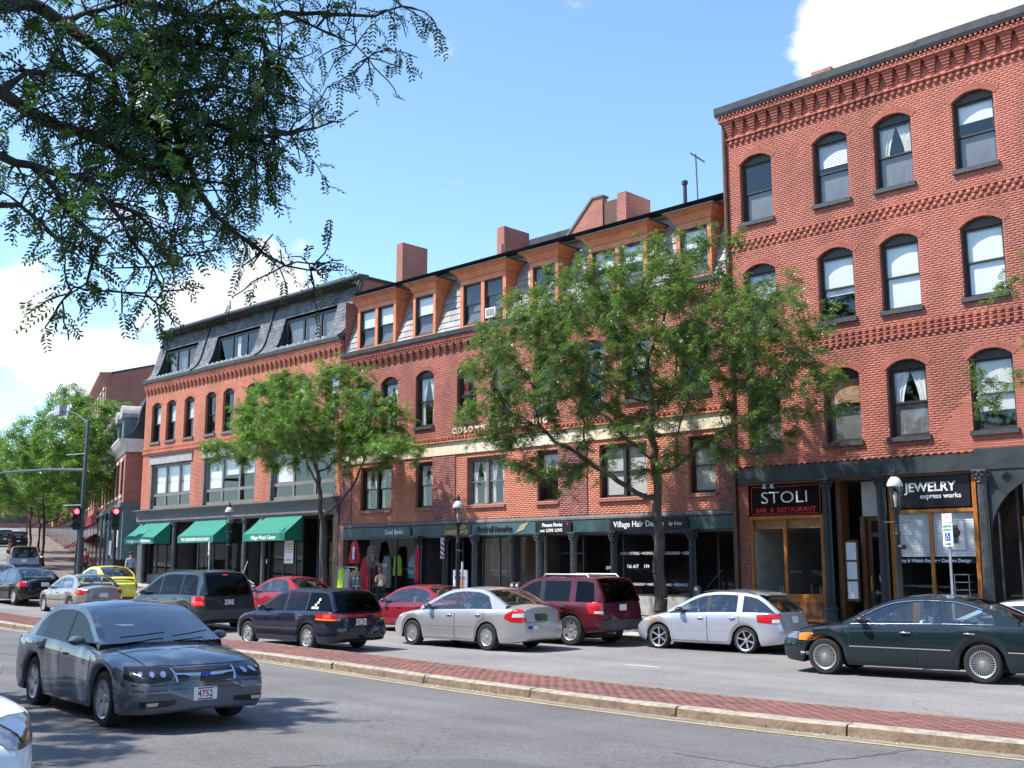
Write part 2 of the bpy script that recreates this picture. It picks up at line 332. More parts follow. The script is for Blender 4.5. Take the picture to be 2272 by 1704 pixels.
# ------------------------------------------------------------------ ground, roads, median, sidewalks
def asphalt(name, c, big=.16, speck=.34):
    m = bpy.data.materials.new(name); m.use_nodes = True; MATS[name] = m
    nt = m.node_tree; N, L = nt.nodes, nt.links; b = N['Principled BSDF']; b.inputs['Roughness'].default_value = .88; b.inputs['Specular IOR Level'].default_value = .35
    tc = N.new('ShaderNodeTexCoord')
    def noise(s, d, r=.6, st=None):
        n = N.new('ShaderNodeTexNoise'); n.inputs['Scale'].default_value = s; n.inputs['Detail'].default_value = d; n.inputs['Roughness'].default_value = r
        if st:
            mp = N.new('ShaderNodeMapping'); mp.inputs['Scale'].default_value = st; L.new(tc.outputs['Object'], mp.inputs[0]); L.new(mp.outputs[0], n.inputs['Vector'])
        else: L.new(tc.outputs['Object'], n.inputs['Vector'])
        return n.outputs['Fac']
    def rng(f, a, b_, lo, hi):
        q = N.new('ShaderNodeMapRange'); q.inputs[1].default_value = a; q.inputs[2].default_value = b_; q.inputs[3].default_value = lo; q.inputs[4].default_value = hi; L.new(f, q.inputs[0]); return q.outputs[0]
    def mul(a, b_):
        q = N.new('ShaderNodeMath'); q.operation = 'MULTIPLY'; L.new(a, q.inputs[0]); L.new(b_, q.inputs[1]); return q.outputs[0]
    f = mul(rng(noise(.35, 5), .3, .7, 1 - big, 1 + big), rng(noise(26, 4, .8), .3, .7, 1 - speck, 1 + speck))
    f = mul(f, rng(noise(.8, 6, .6, (.12, 1.6, 1)), .35, .65, .90, 1.08))      # tyre-polished lanes along the street
    f = mul(f, rng(noise(14, 4), .35, .7, 1.06, .92))
    sc = N.new('ShaderNodeVectorMath'); sc.operation = 'SCALE'; sc.inputs[0].default_value = c; L.new(f, sc.inputs['Scale']); 
    # thin wandering cracks
    v = N.new('ShaderNodeTexVoronoi'); v.feature = 'DISTANCE_TO_EDGE'; v.inputs['Scale'].default_value = .33
    nz = N.new('ShaderNodeTexNoise'); nz.inputs['Scale'].default_value = 1.2; nz.inputs['Detail'].default_value = 6; L.new(tc.outputs['Object'], nz.inputs['Vector'])
    ad = N.new('ShaderNodeVectorMath'); ad.operation = 'ADD'; L.new(tc.outputs['Object'], ad.inputs[0]); L.new(nz.outputs['Color'], ad.inputs[1]); L.new(ad.outputs[0], v.inputs['Vector'])
    cr = mul(rng(v.outputs['Distance'], .002, .007, 1, 0), rng(noise(.22, 2), .52, .6, 0, .35))
    mx = N.new('ShaderNodeMix'); mx.data_type = 'RGBA'; mx.inputs[7].default_value = (.03, .03, .032, 1); L.new(cr, mx.inputs[0]); L.new(sc.outputs[0], mx.inputs[6]); L.new(mx.outputs[2], b.inputs['Base Color'])
    bp = N.new('ShaderNodeBump'); bp.inputs['Strength'].default_value = .35; bp.inputs['Distance'].default_value = .01; L.new(noise(90, 3), bp.inputs['Height']); L.new(bp.outputs[0], b.inputs['Normal'])
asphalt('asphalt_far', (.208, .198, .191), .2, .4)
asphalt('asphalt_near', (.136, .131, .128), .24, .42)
asphalt('asphalt_patch', (.105, .106, .112), .1)
mat('granite', (.245, .18, .125), .9, col2=(.145, .10, .068), vs=7, bump=.5, bs=25, c2lo=.4, c2hi=.66)
mat('granite_top', (.315, .275, .215), .9, var=.18, vs=9, bump=.3, bs=60)
mat('paver', (.20, .082, .068), .88, col2=(.13, .068, .058), vs=2.2, tint=.16)
mat('paver_joint', (.17, .12, .10), .95, var=.2)
mat('paving_dark', (.16, .12, .105), .9, var=.25, vs=1.5); mat('concrete', (.36, .34, .32), .9, var=.14, vs=1.5, bump=.15)
mat('paint_yellow', (.46, .36, .16), .8, col2=(.28, .24, .17), vs=9, c2lo=.48, c2hi=.66)
mat('paint_white', (.62, .62, .60), .8, col2=(.3, .3, .3), vs=9, c2lo=.5, c2hi=.7)
mat('grit', (.26, .21, .15), .95, col2=(.19, .17, .145), vs=3)
def base_z(x):
    f = lambda t, k: k * (t + math.sqrt(t * t + 36)) / 2
    return f(-30 - x, .033) + f(-62 - x, .013)
MN = [(-90, 12.6), (-50, 12.9), (-33, 12.95), (-25, 13.15), (-20, 13.0), (-13, 12.28), (-8.4, 12.0), (-4, 12.2), (4, 12.7), (40, 14)]
KB = [(-90, 25.9), (-34, 25.7), (-29, 25.4), (-22, 24.75), (-15, 24.65), (60, 24.6)]
def mn(x): return sp1(MN, x)
def mf(x): return mn(x) + 1.95
def kerb_y(x): return sp1(KB, x)
def far_z(x): return base_z(x) - .05
def near_z(x, y): return base_z(x) + .12 + .012 * max(0, mn(x) - y)
def walk_z(x, y):
    t = min(1, max(0, (y - kerb_y(x)) / (29 - kerb_y(x)))); a = base_z(x) + .09; b = math.hypot(.41, base_z(x) + .1)
    return a + (b - a) * t
XS = [-90 + 2 * i for i in range(66)] 
g = MB(); g.grid([[(x, y, base_z(max(x, -330)) - .35 - (0 if x > -330 else .2)) for x in (-900, -500, -330, -250, -200, -160, -130, -110, -95, -80, -70, -60, -50, -40, -30, -15, 0, 60, 300, 900)] for y in (-700, -200, -60, -20, 0, 20, 45, 80, 160, 300, 900)], flip=False)
struct('ground', g, 'ground_soil')
g = MB(); g.grid([[(x, mf(x) - .3 + (kerb_y(x) + .3 - mf(x) + .3) * k / 8, far_z(x)) for x in XS] for k in range(9)])
struct('road_far', g, 'asphalt_far')
g = MB(); g.grid([[(x, .8 + (mn(x) + .3 - .8) * k / 8, near_z(x, .8 + (mn(x) + .3 - .8) * k / 8)) for x in XS] for k in range(9)])
struct('road_near', g, 'asphalt_near')
g = MB(); g.grid([[(x, y, near_z(x, .8) + .14 + (.01 if y < .85 else .012)) for x in XS] for y in (-6, .55)]); g.grid([[(x, .55, near_z(x, .8) - .2) for x in XS], [(x, .55, near_z(x, .8) + .16) for x in XS]])
struct('sidewalk_near', g, 'concrete')
g = MB(); g.grid([[(x, .55 + d, z + near_z(x, .8)) for x in XS] for d, z in ((0, .165), (.22, .165), (.24, .15), (.25, -.1))])
struct('kerb_near', g, 'granite_top')
g = MB(); g.grid([[(x, kerb_y(x) + (29.6 - kerb_y(x)) * k / 4, walk_z(x, kerb_y(x) + (29.6 - kerb_y(x)) * k / 4)) for x in XS if x >= -60] for k in range(5)])
sidewalk = struct('sidewalk', g, 'concrete')
# granite kerb stones of the far sidewalk
x = -60
rnd = random.Random(3)
while x < 8:
    l = rnd.uniform(1.9, 2.6); a, b = x, x + l - .015; m = MB()
    prof = lambda t: [(kerb_y(t) - .16, far_z(t) - .1), (kerb_y(t) - .16, walk_z(t, 0) - .012), (kerb_y(t) - .145, walk_z(t, 0) + .004), (kerb_y(t) + .02, walk_z(t, 0) + .006), (kerb_y(t) + .02, far_z(t) - .1)]
    m.grid([[(t, *p) for p in prof(t)] for t in (a, (a + b) / 2, b)]); m.add([(a, *p) for p in prof(a)] + [(b, *p) for p in prof(b)], [(0, 1, 2, 3, 4), (9, 8, 7, 6, 5)])
    m.build('kerb_stone', 'granite_top', sidewalk); x += l
# median: bed, kerb stones and brick paving
g = MB(); MX = [-62 + 2 * i for i in range(49)]
def med_z(x, y): t = (y - mn(x)) / 1.95; return base_z(x) + .25 - .05 * t
g.grid([[(x, mn(x) + .1 + 1.75 * k / 3, med_z(x, mn(x) + .1 + 1.75 * k / 3) - .03) for x in MX] for k in range(4)])
median = struct('median', g, 'paver_joint')
def kerb_run(side):
    x = -61.5
    while x < 32:
        l = rnd.uniform(2.2, 3.1) if side else rnd.uniform(1.8, 2.6); a, b = x, x + l - rnd.uniform(.012, .03); j = rnd.uniform(-.012, .012); jz = rnd.uniform(-.008, .008); m = MB()
        def prof(t):
            if side: y0, y1 = mn(t) + j, mn(t) + .19; zt = med_z(t, y0) + jz; zb = near_z(t, y0) - .06; return [(y0 - .015, zb), (y0 - .004, zt - .07), (y0 + .004, zt - .022), (y0 + .03, zt), (y1, zt + .004), (y1, zb)]
            y0, y1 = mf(t) - .2, mf(t); zt = med_z(t, y1) + jz; zb = far_z(t) - .06; return [(y0, zb), (y0, zt), (y1 - .03, zt), (y1, zt - .03), (y1 + .005, zb + .1), (y1 + .006, zb)]
        n = 7; rows = []
        for q in range(n):
            t = a + (b - a) * q / (n - 1); k = rnd.uniform(-.007, .007); rows.append([(t, p[0] + (k if 0 < i < 5 else 0), p[1] + (rnd.uniform(-.004, .004) if 0 < i < 5 else 0)) for i, p in enumerate(prof(t))])
        m.grid(rows); m.f and [m.m.__setitem__(i, 1 if (i % 5) >= 2 else 0) for i in range(len(m.f))]
        m.add([(a, *p) for p in prof(a)] + [(b, *p) for p in prof(b)], [(0, 1, 2, 3, 4, 5), (11, 10, 9, 8, 7, 6)])
        m.build('kerb_stone', ['granite', 'granite_top'], median, smooth=35, normals=True); x += l
kerb_run(1); kerb_run(0)
rs = np.random.RandomState(5); P, T = [], []
for r in range(15):
    x = -60 + (r % 2) * .105
    while x < 12:
        xc = x + .1; y0 = mn(xc) + .20 + r * .1055
        if not (xc > -4.15 + .5 * (r * .1055)):
            z = med_z(xc, y0) + rs.uniform(-.003, .003)
            P.append((x + .003, x + .203, y0, y0 + .099, z - .05, z)); T.append(rs.rand())
        x += .209
P = np.array(P); T = np.array(T)
dist = np.hypot(P[:, 0], P[:, 2]) + 100 * (P[:, 0] > -3.2); near = np.argsort(dist)[:300]; keep = np.ones(len(P), bool); keep[near] = False
tag(link('paving_bricks', boxes_mesh('paving_bricks', P[keep], 'paver', T[keep]), median), kind='stuff')
pv = [boxes_mesh('paving_brick', [(-.1, .1, -.0495, .0495, -.05, 0)], 'paver', [q / 6]) for q in range(7)]
for i in near:
    p = P[i]; o = link('paving_brick', pv[rs.randint(7)], median, local=True); o.location = ((p[0] + p[1]) / 2, (p[2] + p[3]) / 2, p[5])
# asphalt fill at the near end of the median, road paint, grit, a repaired patch
g = MB(); g.grid([[(x, mn(x) + .25 + 1.48 * k / 2, med_z(x, mn(x) + .25 + 1.48 * k / 2) - .008) for x in (-4.0 + .75 * k / 2, 0, 6, 12, 20, 30)] for k in range(3)]); g.build('asphalt_fill', 'asphalt_patch', median)
def strip(name, m, x0, x1, yf, zf, w, step=1.0, lift=.004, jit=0):
    g = MB(); n = max(2, int((x1 - x0) / step)); xs = [x0 + (x1 - x0) * i / n for i in range(n + 1)]
    g.grid([[(x, yf(x) - w / 2 + rnd.uniform(-jit, jit), zf(x, yf(x) - w / 2) + lift) for x in xs], [(x, yf(x) + w / 2 + rnd.uniform(-jit, jit), zf(x, yf(x) + w / 2) + lift) for x in xs]])
    return struct(name, g, m)
strip('gutter_grit', 'grit', -60, 30, lambda x: mn(x) - .10, near_z, .24, .5, .004, .04)
strip('road_marking_yellow', 'paint_yellow', -60, 30, lambda x: mn(x) - .34, near_z, .085, 1, .008, .006)
strip('road_marking_white', 'paint_white', -15.0, -14.1, lambda x: 18.9, lambda x, y: far_z(x), .09, .3, .004, .015)
strip('road_marking_dash', 'paint_white', -20.6, -19.8, lambda x: 21.6, lambda x, y: far_z(x), .08, .3, .004, .015)
strip('gutter_far', 'grit', -60, 30, lambda x: kerb_y(x) - .24, lambda x, y: far_z(x), .2, .6, .005, .03)
g = MB(); ring = [(-8.9, 6.9), (-8.1, 7.9), (-6.6, 8.2), (-5.3, 7.6), (-3.9, 7.0), (-3.0, 5.6), (-3.4, 4.2), (-5, 3.6), (-7.4, 4.1), (-8.6, 5.4)]
g.add([(px, py, near_z(px, py) + .004) for px, py in ring] + [(-6, 5.9, near_z(-6, 5.9) + .004)], [(i, (i + 1) % 10, 10) for i in range(10)]); struct('road_patch', g, 'asphalt_patch')
# far street beyond the junction: turns 19.4 degrees and climbs
Q0 = Vector((-58.0, 28.7, 0)); EA = R(21.3); EV = Vector((-math.cos(EA), math.sin(EA), 0)); EN = Vector((-math.sin(EA), -math.cos(EA), 0))
def fs(s, d, z=0.):
    p = Q0 + EV * s + EN * d; return Vector((p.x, p.y, base_z(p.x) + z))
SS = [-4 + 8 * i for i in range(36)]
g = MB(); g.grid([[tuple(fs(s, d, -.02)) for s in SS] for d in (3.4, 6, 9, 13, 18)], flip=True); struct('road_hill', g, 'asphalt_far')
g = MB(); g.grid([[tuple(fs(s, d, .10)) for s in SS if s >= 0] for d in (-.5, 3.4)], flip=True); g.grid([[tuple(fs(s, 3.4, z)) for s in SS if s >= 0] for z in (.10, -.1)], flip=True); struct('sidewalk_hill', g, 'paving_dark')
g = MB(); g.grid([[tuple(fs(s, d, .10)) for s in SS if s >= 12] for d in (18, 24)], flip=True); struct('sidewalk_opposite', g, 'concrete')

# weeds and litter caught along the median kerb
mat('weed', (.14, .20, .05), .9, var=.3, vs=30); mat('litter', (.62, .58, .46), .9, var=.2); rq = random.Random(4); g, h = MB(), MB()
for i in range(900):
    x = rq.uniform(-34, -1); y = mn(x) - abs(rq.gauss(0, .035)) - .02; z = near_z(x, y)
    if rq.random() < .30 + .6 * math.exp(-((x + 13.5) / 1.2) ** 2) + .5 * math.exp(-((x + 7) / .8) ** 2):
        a = rq.uniform(0, 6.28); q = rq.uniform(.02, .06); w = .006; g.add([(x - w * math.cos(a), y - w * math.sin(a), z), (x + w * math.cos(a), y + w * math.sin(a), z), (x + rq.gauss(0, .02), y - abs(rq.gauss(0, .02)), z + q)], [(0, 1, 2)])
for i in range(170):
    x = rq.uniform(-34, -1); y = mn(x) - .03 - abs(rq.gauss(0, .12)); z = near_z(x, y) + .009; a = rq.uniform(0, 3); q = rq.uniform(.006, .022); c, s_ = math.cos(a) * q, math.sin(a) * q * .6; h.add([(x - c, y - s_, z), (x + s_, y - c, z), (x + c, y + s_, z + .008), (x - s_, y + c, z)], [(0, 1, 2, 3)])
tag(g.build('weeds', 'weed'), 'sparse weeds growing along the base of the granite kerb', 'weeds', kind='stuff'); tag(h.build('litter', 'litter'), 'tiny scraps and dry leaves in the kerb gutter', 'litter', kind='stuff')
# sealed cracks on the near lanes
for k, (x0, y0, x1, y1) in enumerate(((-13.5, 4.2, -9.5, 4.9), (-9.5, 4.9, -8.8, 6.8), (-26, 9.4, -17, 10.2), (-7, 9.6, 2, 10.3), (-6.2, 8.2, -5.4, 11.6))):
    g = MB(); n = 26; P = [(x0 + (x1 - x0) * i / n + rq.gauss(0, .03), y0 + (y1 - y0) * i / n + rq.gauss(0, .04)) for i in range(n + 1)]; dx, dy = -(y1 - y0), x1 - x0; L = math.hypot(dx, dy)
    g.grid([[(p[0] + dx / L * o, p[1] + dy / L * o, near_z(*p) + .0045) for p, o in zip(P, [sg * rq.uniform(.012, .04) for _ in P])] for sg in (-1, 1)]); struct('road_seal', g, 'asphalt_patch')
# ------------------------------------------------------------------ building helpers
YF = 29.0
def op(xc, w, zb, h, rise=0): return dict(xl=xc - w / 2, xr=xc + w / 2, zb=zb, zs=zb + h, zc=zb + h + rise)
def chord(o, z):
    if z < o['zb'] or z > o['zc']: return None
    if z <= o['zs'] or o['zc'] - o['zs'] < 1e-4: return o['xl'], o['xr']
    w, h = (o['xr'] - o['xl']) / 2, o['zc'] - o['zs']; r = (w * w + h * h) / (2 * h); c = (o['xl'] + o['xr']) / 2; q = r * r - (z - (o['zc'] - r)) ** 2
    return (c - math.sqrt(q), c + math.sqrt(q)) if q > 0 else None
def spans(x0, x1, ops, z):
    cuts = sorted(c for c in (chord(o, z) for o in ops) if c); out = []; x = x0
    for a, b in cuts:
        if a > x + .02: out.append((x, a))
        x = max(x, b)
    if x1 > x + .02: out.append((x, x1))
    return out
def arc_pts(w, h, rise, n=8):
    r = (w * w / 4 + rise * rise) / (2 * rise); a = math.asin(w / 2 / r); return [(r * math.sin(-a + 2 * a * i / n), h + rise - r + r * math.cos(-a + 2 * a * i / n)) for i in range(n + 1)]
UNIT = {}
def brick_wall(root, x0, x1, z0, z1, ops, bm, mm, seed, y=YF, pitch=.067, L=.205, pick=0, proud=.002, depth=.24, name='bricks', backing=True):
    rs = np.random.RandomState(seed); P, T = [], []; n = int(round((z1 - z0) / pitch)); m = MB(); run = {}
    for r in range(n):
        za, zc = z0 + r * pitch, z0 + (r + .5) * pitch; sp = spans(x0, x1, ops, zc)
        for a, b in sp:
            k = run.get((round(a, 3), round(b, 3)))
            if k and abs(k[1] - za) < 1e-5: k[1] = za + pitch
            else:
                if k: m.add([(k[2], y + proud, k[0]), (k[3], y + proud, k[0]), (k[3], y + proud, k[1]), (k[2], y + proud, k[1])], [(0, 1, 2, 3)])
                run[(round(a, 3), round(b, 3))] = [za, za + pitch, a, b]
        st = L + .006; off = (r % 2) * st / 2 + rs.uniform(-.01, .01)
        for a, b in sp:
            i = math.floor((a - x0 - off) / st); x = x0 + off + i * st
            while x < b:
                p, q = max(x, a), min(x + L, b)
                if q - p > .03: P.append((p, q, y + rs.uniform(-.0008, .0006), y + proud + .004, za + .0045, za + pitch - .0045)); T.append(rs.rand() if rs.rand() > .06 else rs.rand() * .25 - .35)
                x += st
    for k in run.values(): m.add([(k[2], y + proud, k[0]), (k[3], y + proud, k[0]), (k[3], y + proud, k[1]), (k[2], y + proud, k[1])], [(0, 1, 2, 3)])
    for o in ops:                                         # brick reveals of the openings
        w = o['xr'] - o['xl']; xc = (o['xl'] + o['xr']) / 2; rise = o['zc'] - o['zs']
        top = [(xc + p[0], p[1]) for p in arc_pts(w, o['zs'], rise)] if rise > .01 else [(o['xl'], o['zs']), (o['xr'], o['zs'])]
        ring = [(o['xl'], o['zb'])] + top + [(o['xr'], o['zb'])]
        m.grid([[(px, y + proud - .004, pz) for px, pz in ring + ring[:1]], [(px, y + depth, pz) for px, pz in ring + ring[:1]]], mi=1)
    if backing: m.build('wall', [mm, bm], root)
    P = np.array(P); T = np.array(T)
    if pick:
        d = np.hypot(P[:, 0], P[:, 2]) + .35 * np.abs(P[:, 4] - 5.5) + 50 * (P[:, 0] > -9.4); near = np.argsort(d)[:pick]; keep = np.ones(len(P), bool); keep[near] = False
        if bm not in UNIT: UNIT[bm] = [boxes_mesh('brick', [(-.5, .5, 0, 1, -.5, .5)], bm, [q / 6]) for q in range(7)]
        for i in near:
            p = P[i]; o = link('brick', UNIT[bm][min(6, max(0, int(T[i] * 7)))], root, local=True)
            o.location = Vector(((p[0] + p[1]) / 2, p[2], (p[4] + p[5]) / 2)) - wloc(root); o.scale = (p[1] - p[0], .013, p[5] - p[4])
        P, T = P[keep], T[keep]
    tag(link(name, boxes_mesh(name, P, bm, T), root), kind='stuff')
CACHE = {}
def cmesh(key, fn):
    if key not in CACHE: CACHE[key] = fn()
    return CACHE[key]
def arch_mesh(w, h, rise, th, bm):
    def f():
        m = MB(); r = (w * w / 4 + rise * rise) / (2 * rise); a = math.asin(w / 2 / r) + .06; cz = h + rise - r; n = max(6, int(2 * a * (r + th / 2) / .078)); rs = random.Random(7)
        for i in range(n):
            for k in range(2):
                t0, t1 = -a + 2 * a * (i + .06) / n, -a + 2 * a * (i + .94) / n; r0, r1 = r + k * th / 2 + .003, r + (k + 1) * th / 2 - .005
                q = [(rr * math.sin(t), cz + rr * math.cos(t)) for rr, t in ((r0, t0), (r0, t1), (r1, t1), (r1, t0))]
                m.add([(x, -.012, z) for x, z in q] + [(x, .012, z) for x, z in q], [(0, 1, 2, 3)] + [(j, (j + 1) % 4, 4 + (j + 1) % 4, 4 + j) for j in range(4)], 0, rs.random())
        return m.mesh('brick_arch', bm, tint=True)
    return cmesh(('arch', w, h, rise, th, bm), f)
def arch_back(w, h, rise, th, mm):
    def f():
        m = MB(); r = (w * w / 4 + rise * rise) / (2 * rise); a = math.asin(w / 2 / r) + .06; cz = h + rise - r; n = 10
        m.grid([[((r + q) * math.sin(-a + 2 * a * i / n), -.004, cz + (r + q) * math.cos(-a + 2 * a * i / n)) for i in range(n + 1)] for q in (.0, th)]); return m.mesh('arch_mortar', mm)
    return cmesh(('archb', w, h, rise, th, mm), f)
def place(name, me, parent, x, y, z):
    return link(name, me, parent, loc=Vector((x, y, z)) - wloc(parent))
def window(root, xc, zb, w, h, rise=0, fm='frame_dark', rec=.13, sill='sill_dark', split=.5, blind=None, low=None, curtain=None, bricks=None, y=YF, lights=1, fw=.055, ac=False, sill_h=.12, mull=.09):
    """sash window: frame > sashes, panes, sill, blind"""
    hh = h + rise
    def frame():
        m = MB(); m.box(-w / 2, -w / 2 + fw, rec, rec + .10, 0, h); m.box(w / 2 - fw, w / 2, rec, rec + .10, 0, h); m.box(-w / 2 + fw, w / 2 - fw, rec, rec + .10, 0, .06)
        if rise > .01: m.prism([(w / 2, h - .05), (-w / 2, h - .05)] + arc_pts(w, h, rise), 'y', rec, rec + .08)
        else: m.box(-w / 2 + fw, w / 2 - fw, rec, rec + .10, h - fw, h)
        for k in range(1, lights): c = -w / 2 + w * k / lights; m.box(c - mull / 2, c + mull / 2, rec - .01, rec + .10, .06, h - fw)
        return m.mesh('window', fm)
    key = (round(w, 3), round(h, 3), round(rise, 3), fm, rec, split, lights, fw)
    wn = place('window', cmesh(('wf',) + key, frame), root, xc, y, zb)
    ht = h - (.06 if rise > .01 else fw)
    for k in range(lights):
        a = -w / 2 + fw + .004 if k == 0 else -w / 2 + w * k / lights + mull / 2; b = w / 2 - fw - .004 if k == lights - 1 else -w / 2 + w * (k + 1) / lights - mull / 2
        zm = .06 + (ht - .06) * split
        def sash(z0, z1, yy, s=.045):
            m = MB(); m.box(a, a + s, yy, yy + .035, z0, z1); m.box(b - s, b, yy, yy + .035, z0, z1); m.box(a + s, b - s, yy, yy + .035, z0, z0 + s); m.box(a + s, b - s, yy, yy + .035, z1 - s, z1); return m
        def pane(z0, z1, yy, s=.04): return MB().add([(a + s, yy + .014, z0 + s), (b - s, yy + .014, z0 + s), (b - s, yy + .014, z1 - s), (a + s, yy + .014, z1 - s)], [(0, 1, 2, 3)])
        link('upper_sash', cmesh(('us', k) + key, lambda: sash(zm - .02, ht, rec + .045).mesh('upper_sash', fm)), wn, loc=(0, 0, 0))
        link('lower_sash', cmesh(('ls', k) + key, lambda: sash(.06, zm + .03, rec + .085).mesh('lower_sash', fm)), wn, loc=(0, 0, 0))
        link('pane', cmesh(('up', k) + key, lambda: pane(zm - .02, ht, rec + .045).mesh('pane', 'window_glass')), wn, loc=(0, 0, 0))
        link('pane', cmesh(('lp', k) + key, lambda: pane(.06, zm + .03, rec + .085).mesh('pane', 'window_glass')), wn, loc=(0, 0, 0))
        if blind:
            f, bm_ = blind
            def bl():
                m = MB(); n = max(2, int(f * h / .05)); z1 = ht - .03; z0 = ht - f * (ht - .06) + .02
                if bm_ == 'slats':
                    for i in range(n): zz = z0 + (z1 - z0) * i / n; m.add([(a + .03, rec + .128, zz), (b - .03, rec + .128, zz), (b - .03, rec + .14, zz + .035), (a + .03, rec + .14, zz + .035)], [(0, 1, 2, 3)])
                else: m.box(a + .02, b - .02, rec + .125, rec + .130, z0, z1)
                return m.mesh('blind', 'white_paint' if bm_ == 'slats' else bm_)
            link('blind', cmesh(('bl', k, f, bm_) + key, bl), wn, loc=(0, 0, 0))
        if low: link('insect_screen', cmesh(('sc', k) + key, lambda: MB().box(a + .02, b - .02, rec + .135, rec + .138, .08, zm).mesh('insect_screen', 'screen')), wn, loc=(0, 0, 0))
        if curtain:
            def cu():
                m = MB(); 
                for sgn in (0, 1):
                    rows = []
                    for i in range(9):
                        t = i / 8; zz = ht - .05 - (ht - .15) * t; wd = (b - a) * (.46 - .26 * math.sin(min(1, t * 1.35) * 1.9) + .05 * t)
                        rows.append([((a + .03 + wd * q / 8) if sgn == 0 else (b - .03 - wd * q / 8), rec + .15 + .02 * math.sin(q * 2.2 + i * .2), zz) for q in range(9)])
                    m.grid(rows)
                return m.mesh('curtain', curtain, smooth=60)
            link('curtain', cmesh(('cu', k, curtain) + key, cu), wn, loc=(0, 0, 0))
    if sill:
        def sl(): m = MB(); m.box(-w / 2 - .06, w / 2 + .06, -.085, rec + .02, -sill_h, 0); return m.mesh('sill', sill)
        link('sill', cmesh(('sl', w, sill, rec, sill_h), sl), wn, loc=(0, 0, 0))
    if bricks and rise > .01:
        link('arch_mortar', arch_back(w, h, rise, .2, bricks[1]), wn, loc=(0, 0, 0))
        link('brick_arch', arch_mesh(w, h, rise, .2, bricks[0]), wn, loc=(0, 0, 0))
    if ac:
        m = MB(); c = ac if isinstance(ac, float) else 0; m.box(c - .27, c + .27, -.22, rec + .2, .06, .44)
        me = m.mesh('air_conditioner', 'white_paint'); o = link('air_conditioner', me, wn, loc=(0, 0, 0))
        m = MB(); m.box(c - .22, c + .22, -.226, -.221, .11, .39)
        for q in range(7): m.box(c + .2705, c + .2735, -.17, .0, .1 + q * .045, .12 + q * .045)
        link('grille', m.mesh('grille', 'letter_grey'), o, loc=(0, 0, 0))
    return wn
def corbel_mesh(key, n, h, w0, w1, d0, d1, bm):
    def f():
        m = MB()
        for i in range(n):
            t = i / (n - 1); w = w0 + (w1 - w0) * t; d = d0 + (d1 - d0) * t; z = h * i / n; m.box(-w / 2, w / 2, -d, .01, z + .004, z + h / n - .004, 0, random.random()); m.box(-w / 2 + .012, w / 2 - .012, -d + .012, .01, z - .004, z + .004, 0, .1)
        return m.mesh('corbel', bm, tint=True)
    return cmesh(('cb', key), f)
def dentils(root, x0, x1, z0, z1, w, gap, d, bm, name='dentil_course', y=YF, off=0):
    n = int((x1 - x0 - off) / (w + gap)); rs = np.random.RandomState(1)
    A = [(x0 + off + i * (w + gap), x0 + off + i * (w + gap) + w, y - d, y + .005, z0, z1) for i in range(n)]
    tag(link(name, boxes_mesh(name, A, bm, rs.rand(n)), root), kind='stuff')
def courses(root, x0, x1, z0, z1, d, bm, y=YF, name='string_course', seed=2):
    rs = np.random.RandomState(seed); A, T = [], []; n = max(1, round((z1 - z0) / .067)); p = (z1 - z0) / n
    for r in range(n):
        x = x0 - (r % 2) * .1
        while x < x1:
            a, b = max(x, x0), min(x + .205, x1)
            if b - a > .02: A.append((a, b - .004, y - d + rs.uniform(-.002, .002), y + .005, z0 + r * p + .003, z0 + (r + 1) * p - .003)); T.append(rs.rand())
            x += .21
    A.append((x0, x1, y - d + .008, y + .004, z0 + .001, z1 - .001)); T.append(.15)
    tag(link(name, boxes_mesh(name, A, bm, T), root), kind='stuff')
def iron_column(root, x, y, z0, z1, r, cap=.34, ped=.0, m='iron'):
    """cast-iron storefront column: fluted shaft > base, capital"""
    n = 20; key = ('col', round(z1 - z0, 2), r, ped, m); h = z1 - z0
    def shaft():
        q = MB(); rows = []
        for t in (0, 1):
            zz = ped + .10 + (h - ped - .10 - cap) * t; rr = r * (1 - .1 * t)
            rows.append([((rr * (1 if k % 2 else .86)) * math.cos(6.28319 * k / (2 * n)), (rr * (1 if k % 2 else .86)) * math.sin(6.28319 * k / (2 * n)), zz) for k in range(2 * n + 1)])
        q.grid(rows); return q.mesh('column', m)
    c = place('column', cmesh(key, shaft), root, x, y, z0)
    def base():
        q = MB()
        if ped: q.lathe([(r * 1.75, 0), (r * 1.75, ped * .12), (r * 1.5, ped * .18), (r * 1.5, ped * .72), (r * 1.75, ped * .8), (r * 1.7, ped * .9), (r * 1.2, ped)], 8)
        q.lathe([(r * 1.25, ped), (r * 1.3, ped + .03), (r * 1.1, ped + .05), (r * 1.2, ped + .08), (r, ped + .11)], 16); return q.mesh('base', m)
    link('base', cmesh(key + ('b',), base), c, loc=(0, 0, 0))
    def capital():
        q = MB(); z = h - cap; q.lathe([(r * .9, z), (r * 1.12, z + .02), (r * .95, z + .05), (r * .95, z + cap * .4), (r * 1.25, z + cap * .8), (r * 1.3, z + cap * .86)], 16)
        for ring, (zz, rr, s) in enumerate(((.10, 1.05, .055), (.19, 1.22, .06), (.26, 1.45, .05))):
            for k in range(8):
                a = 6.28319 * (k + .5 * ring) / 8; cx, cy = r * rr * math.cos(a), r * rr * math.sin(a)
                q.lathe([(0, z + zz - s), (s * .8, z + zz - s * .2), (s * .9, z + zz + s * .4), (0, z + zz + s)], 6, (cx, cy, 0))
        q.box(-r * 1.5, r * 1.5, -r * 1.5, r * 1.5, z + cap * .86, z + cap); return q.mesh('capital', m)
    link('capital', cmesh(key + ('c',), capital), c, loc=(0, 0, 0)); return c
def panel(root, name, m, x0, x1, y0, y1, z0, z1): return MB().box(x0, x1, y0, y1, z0, z1).build(name, m, root)
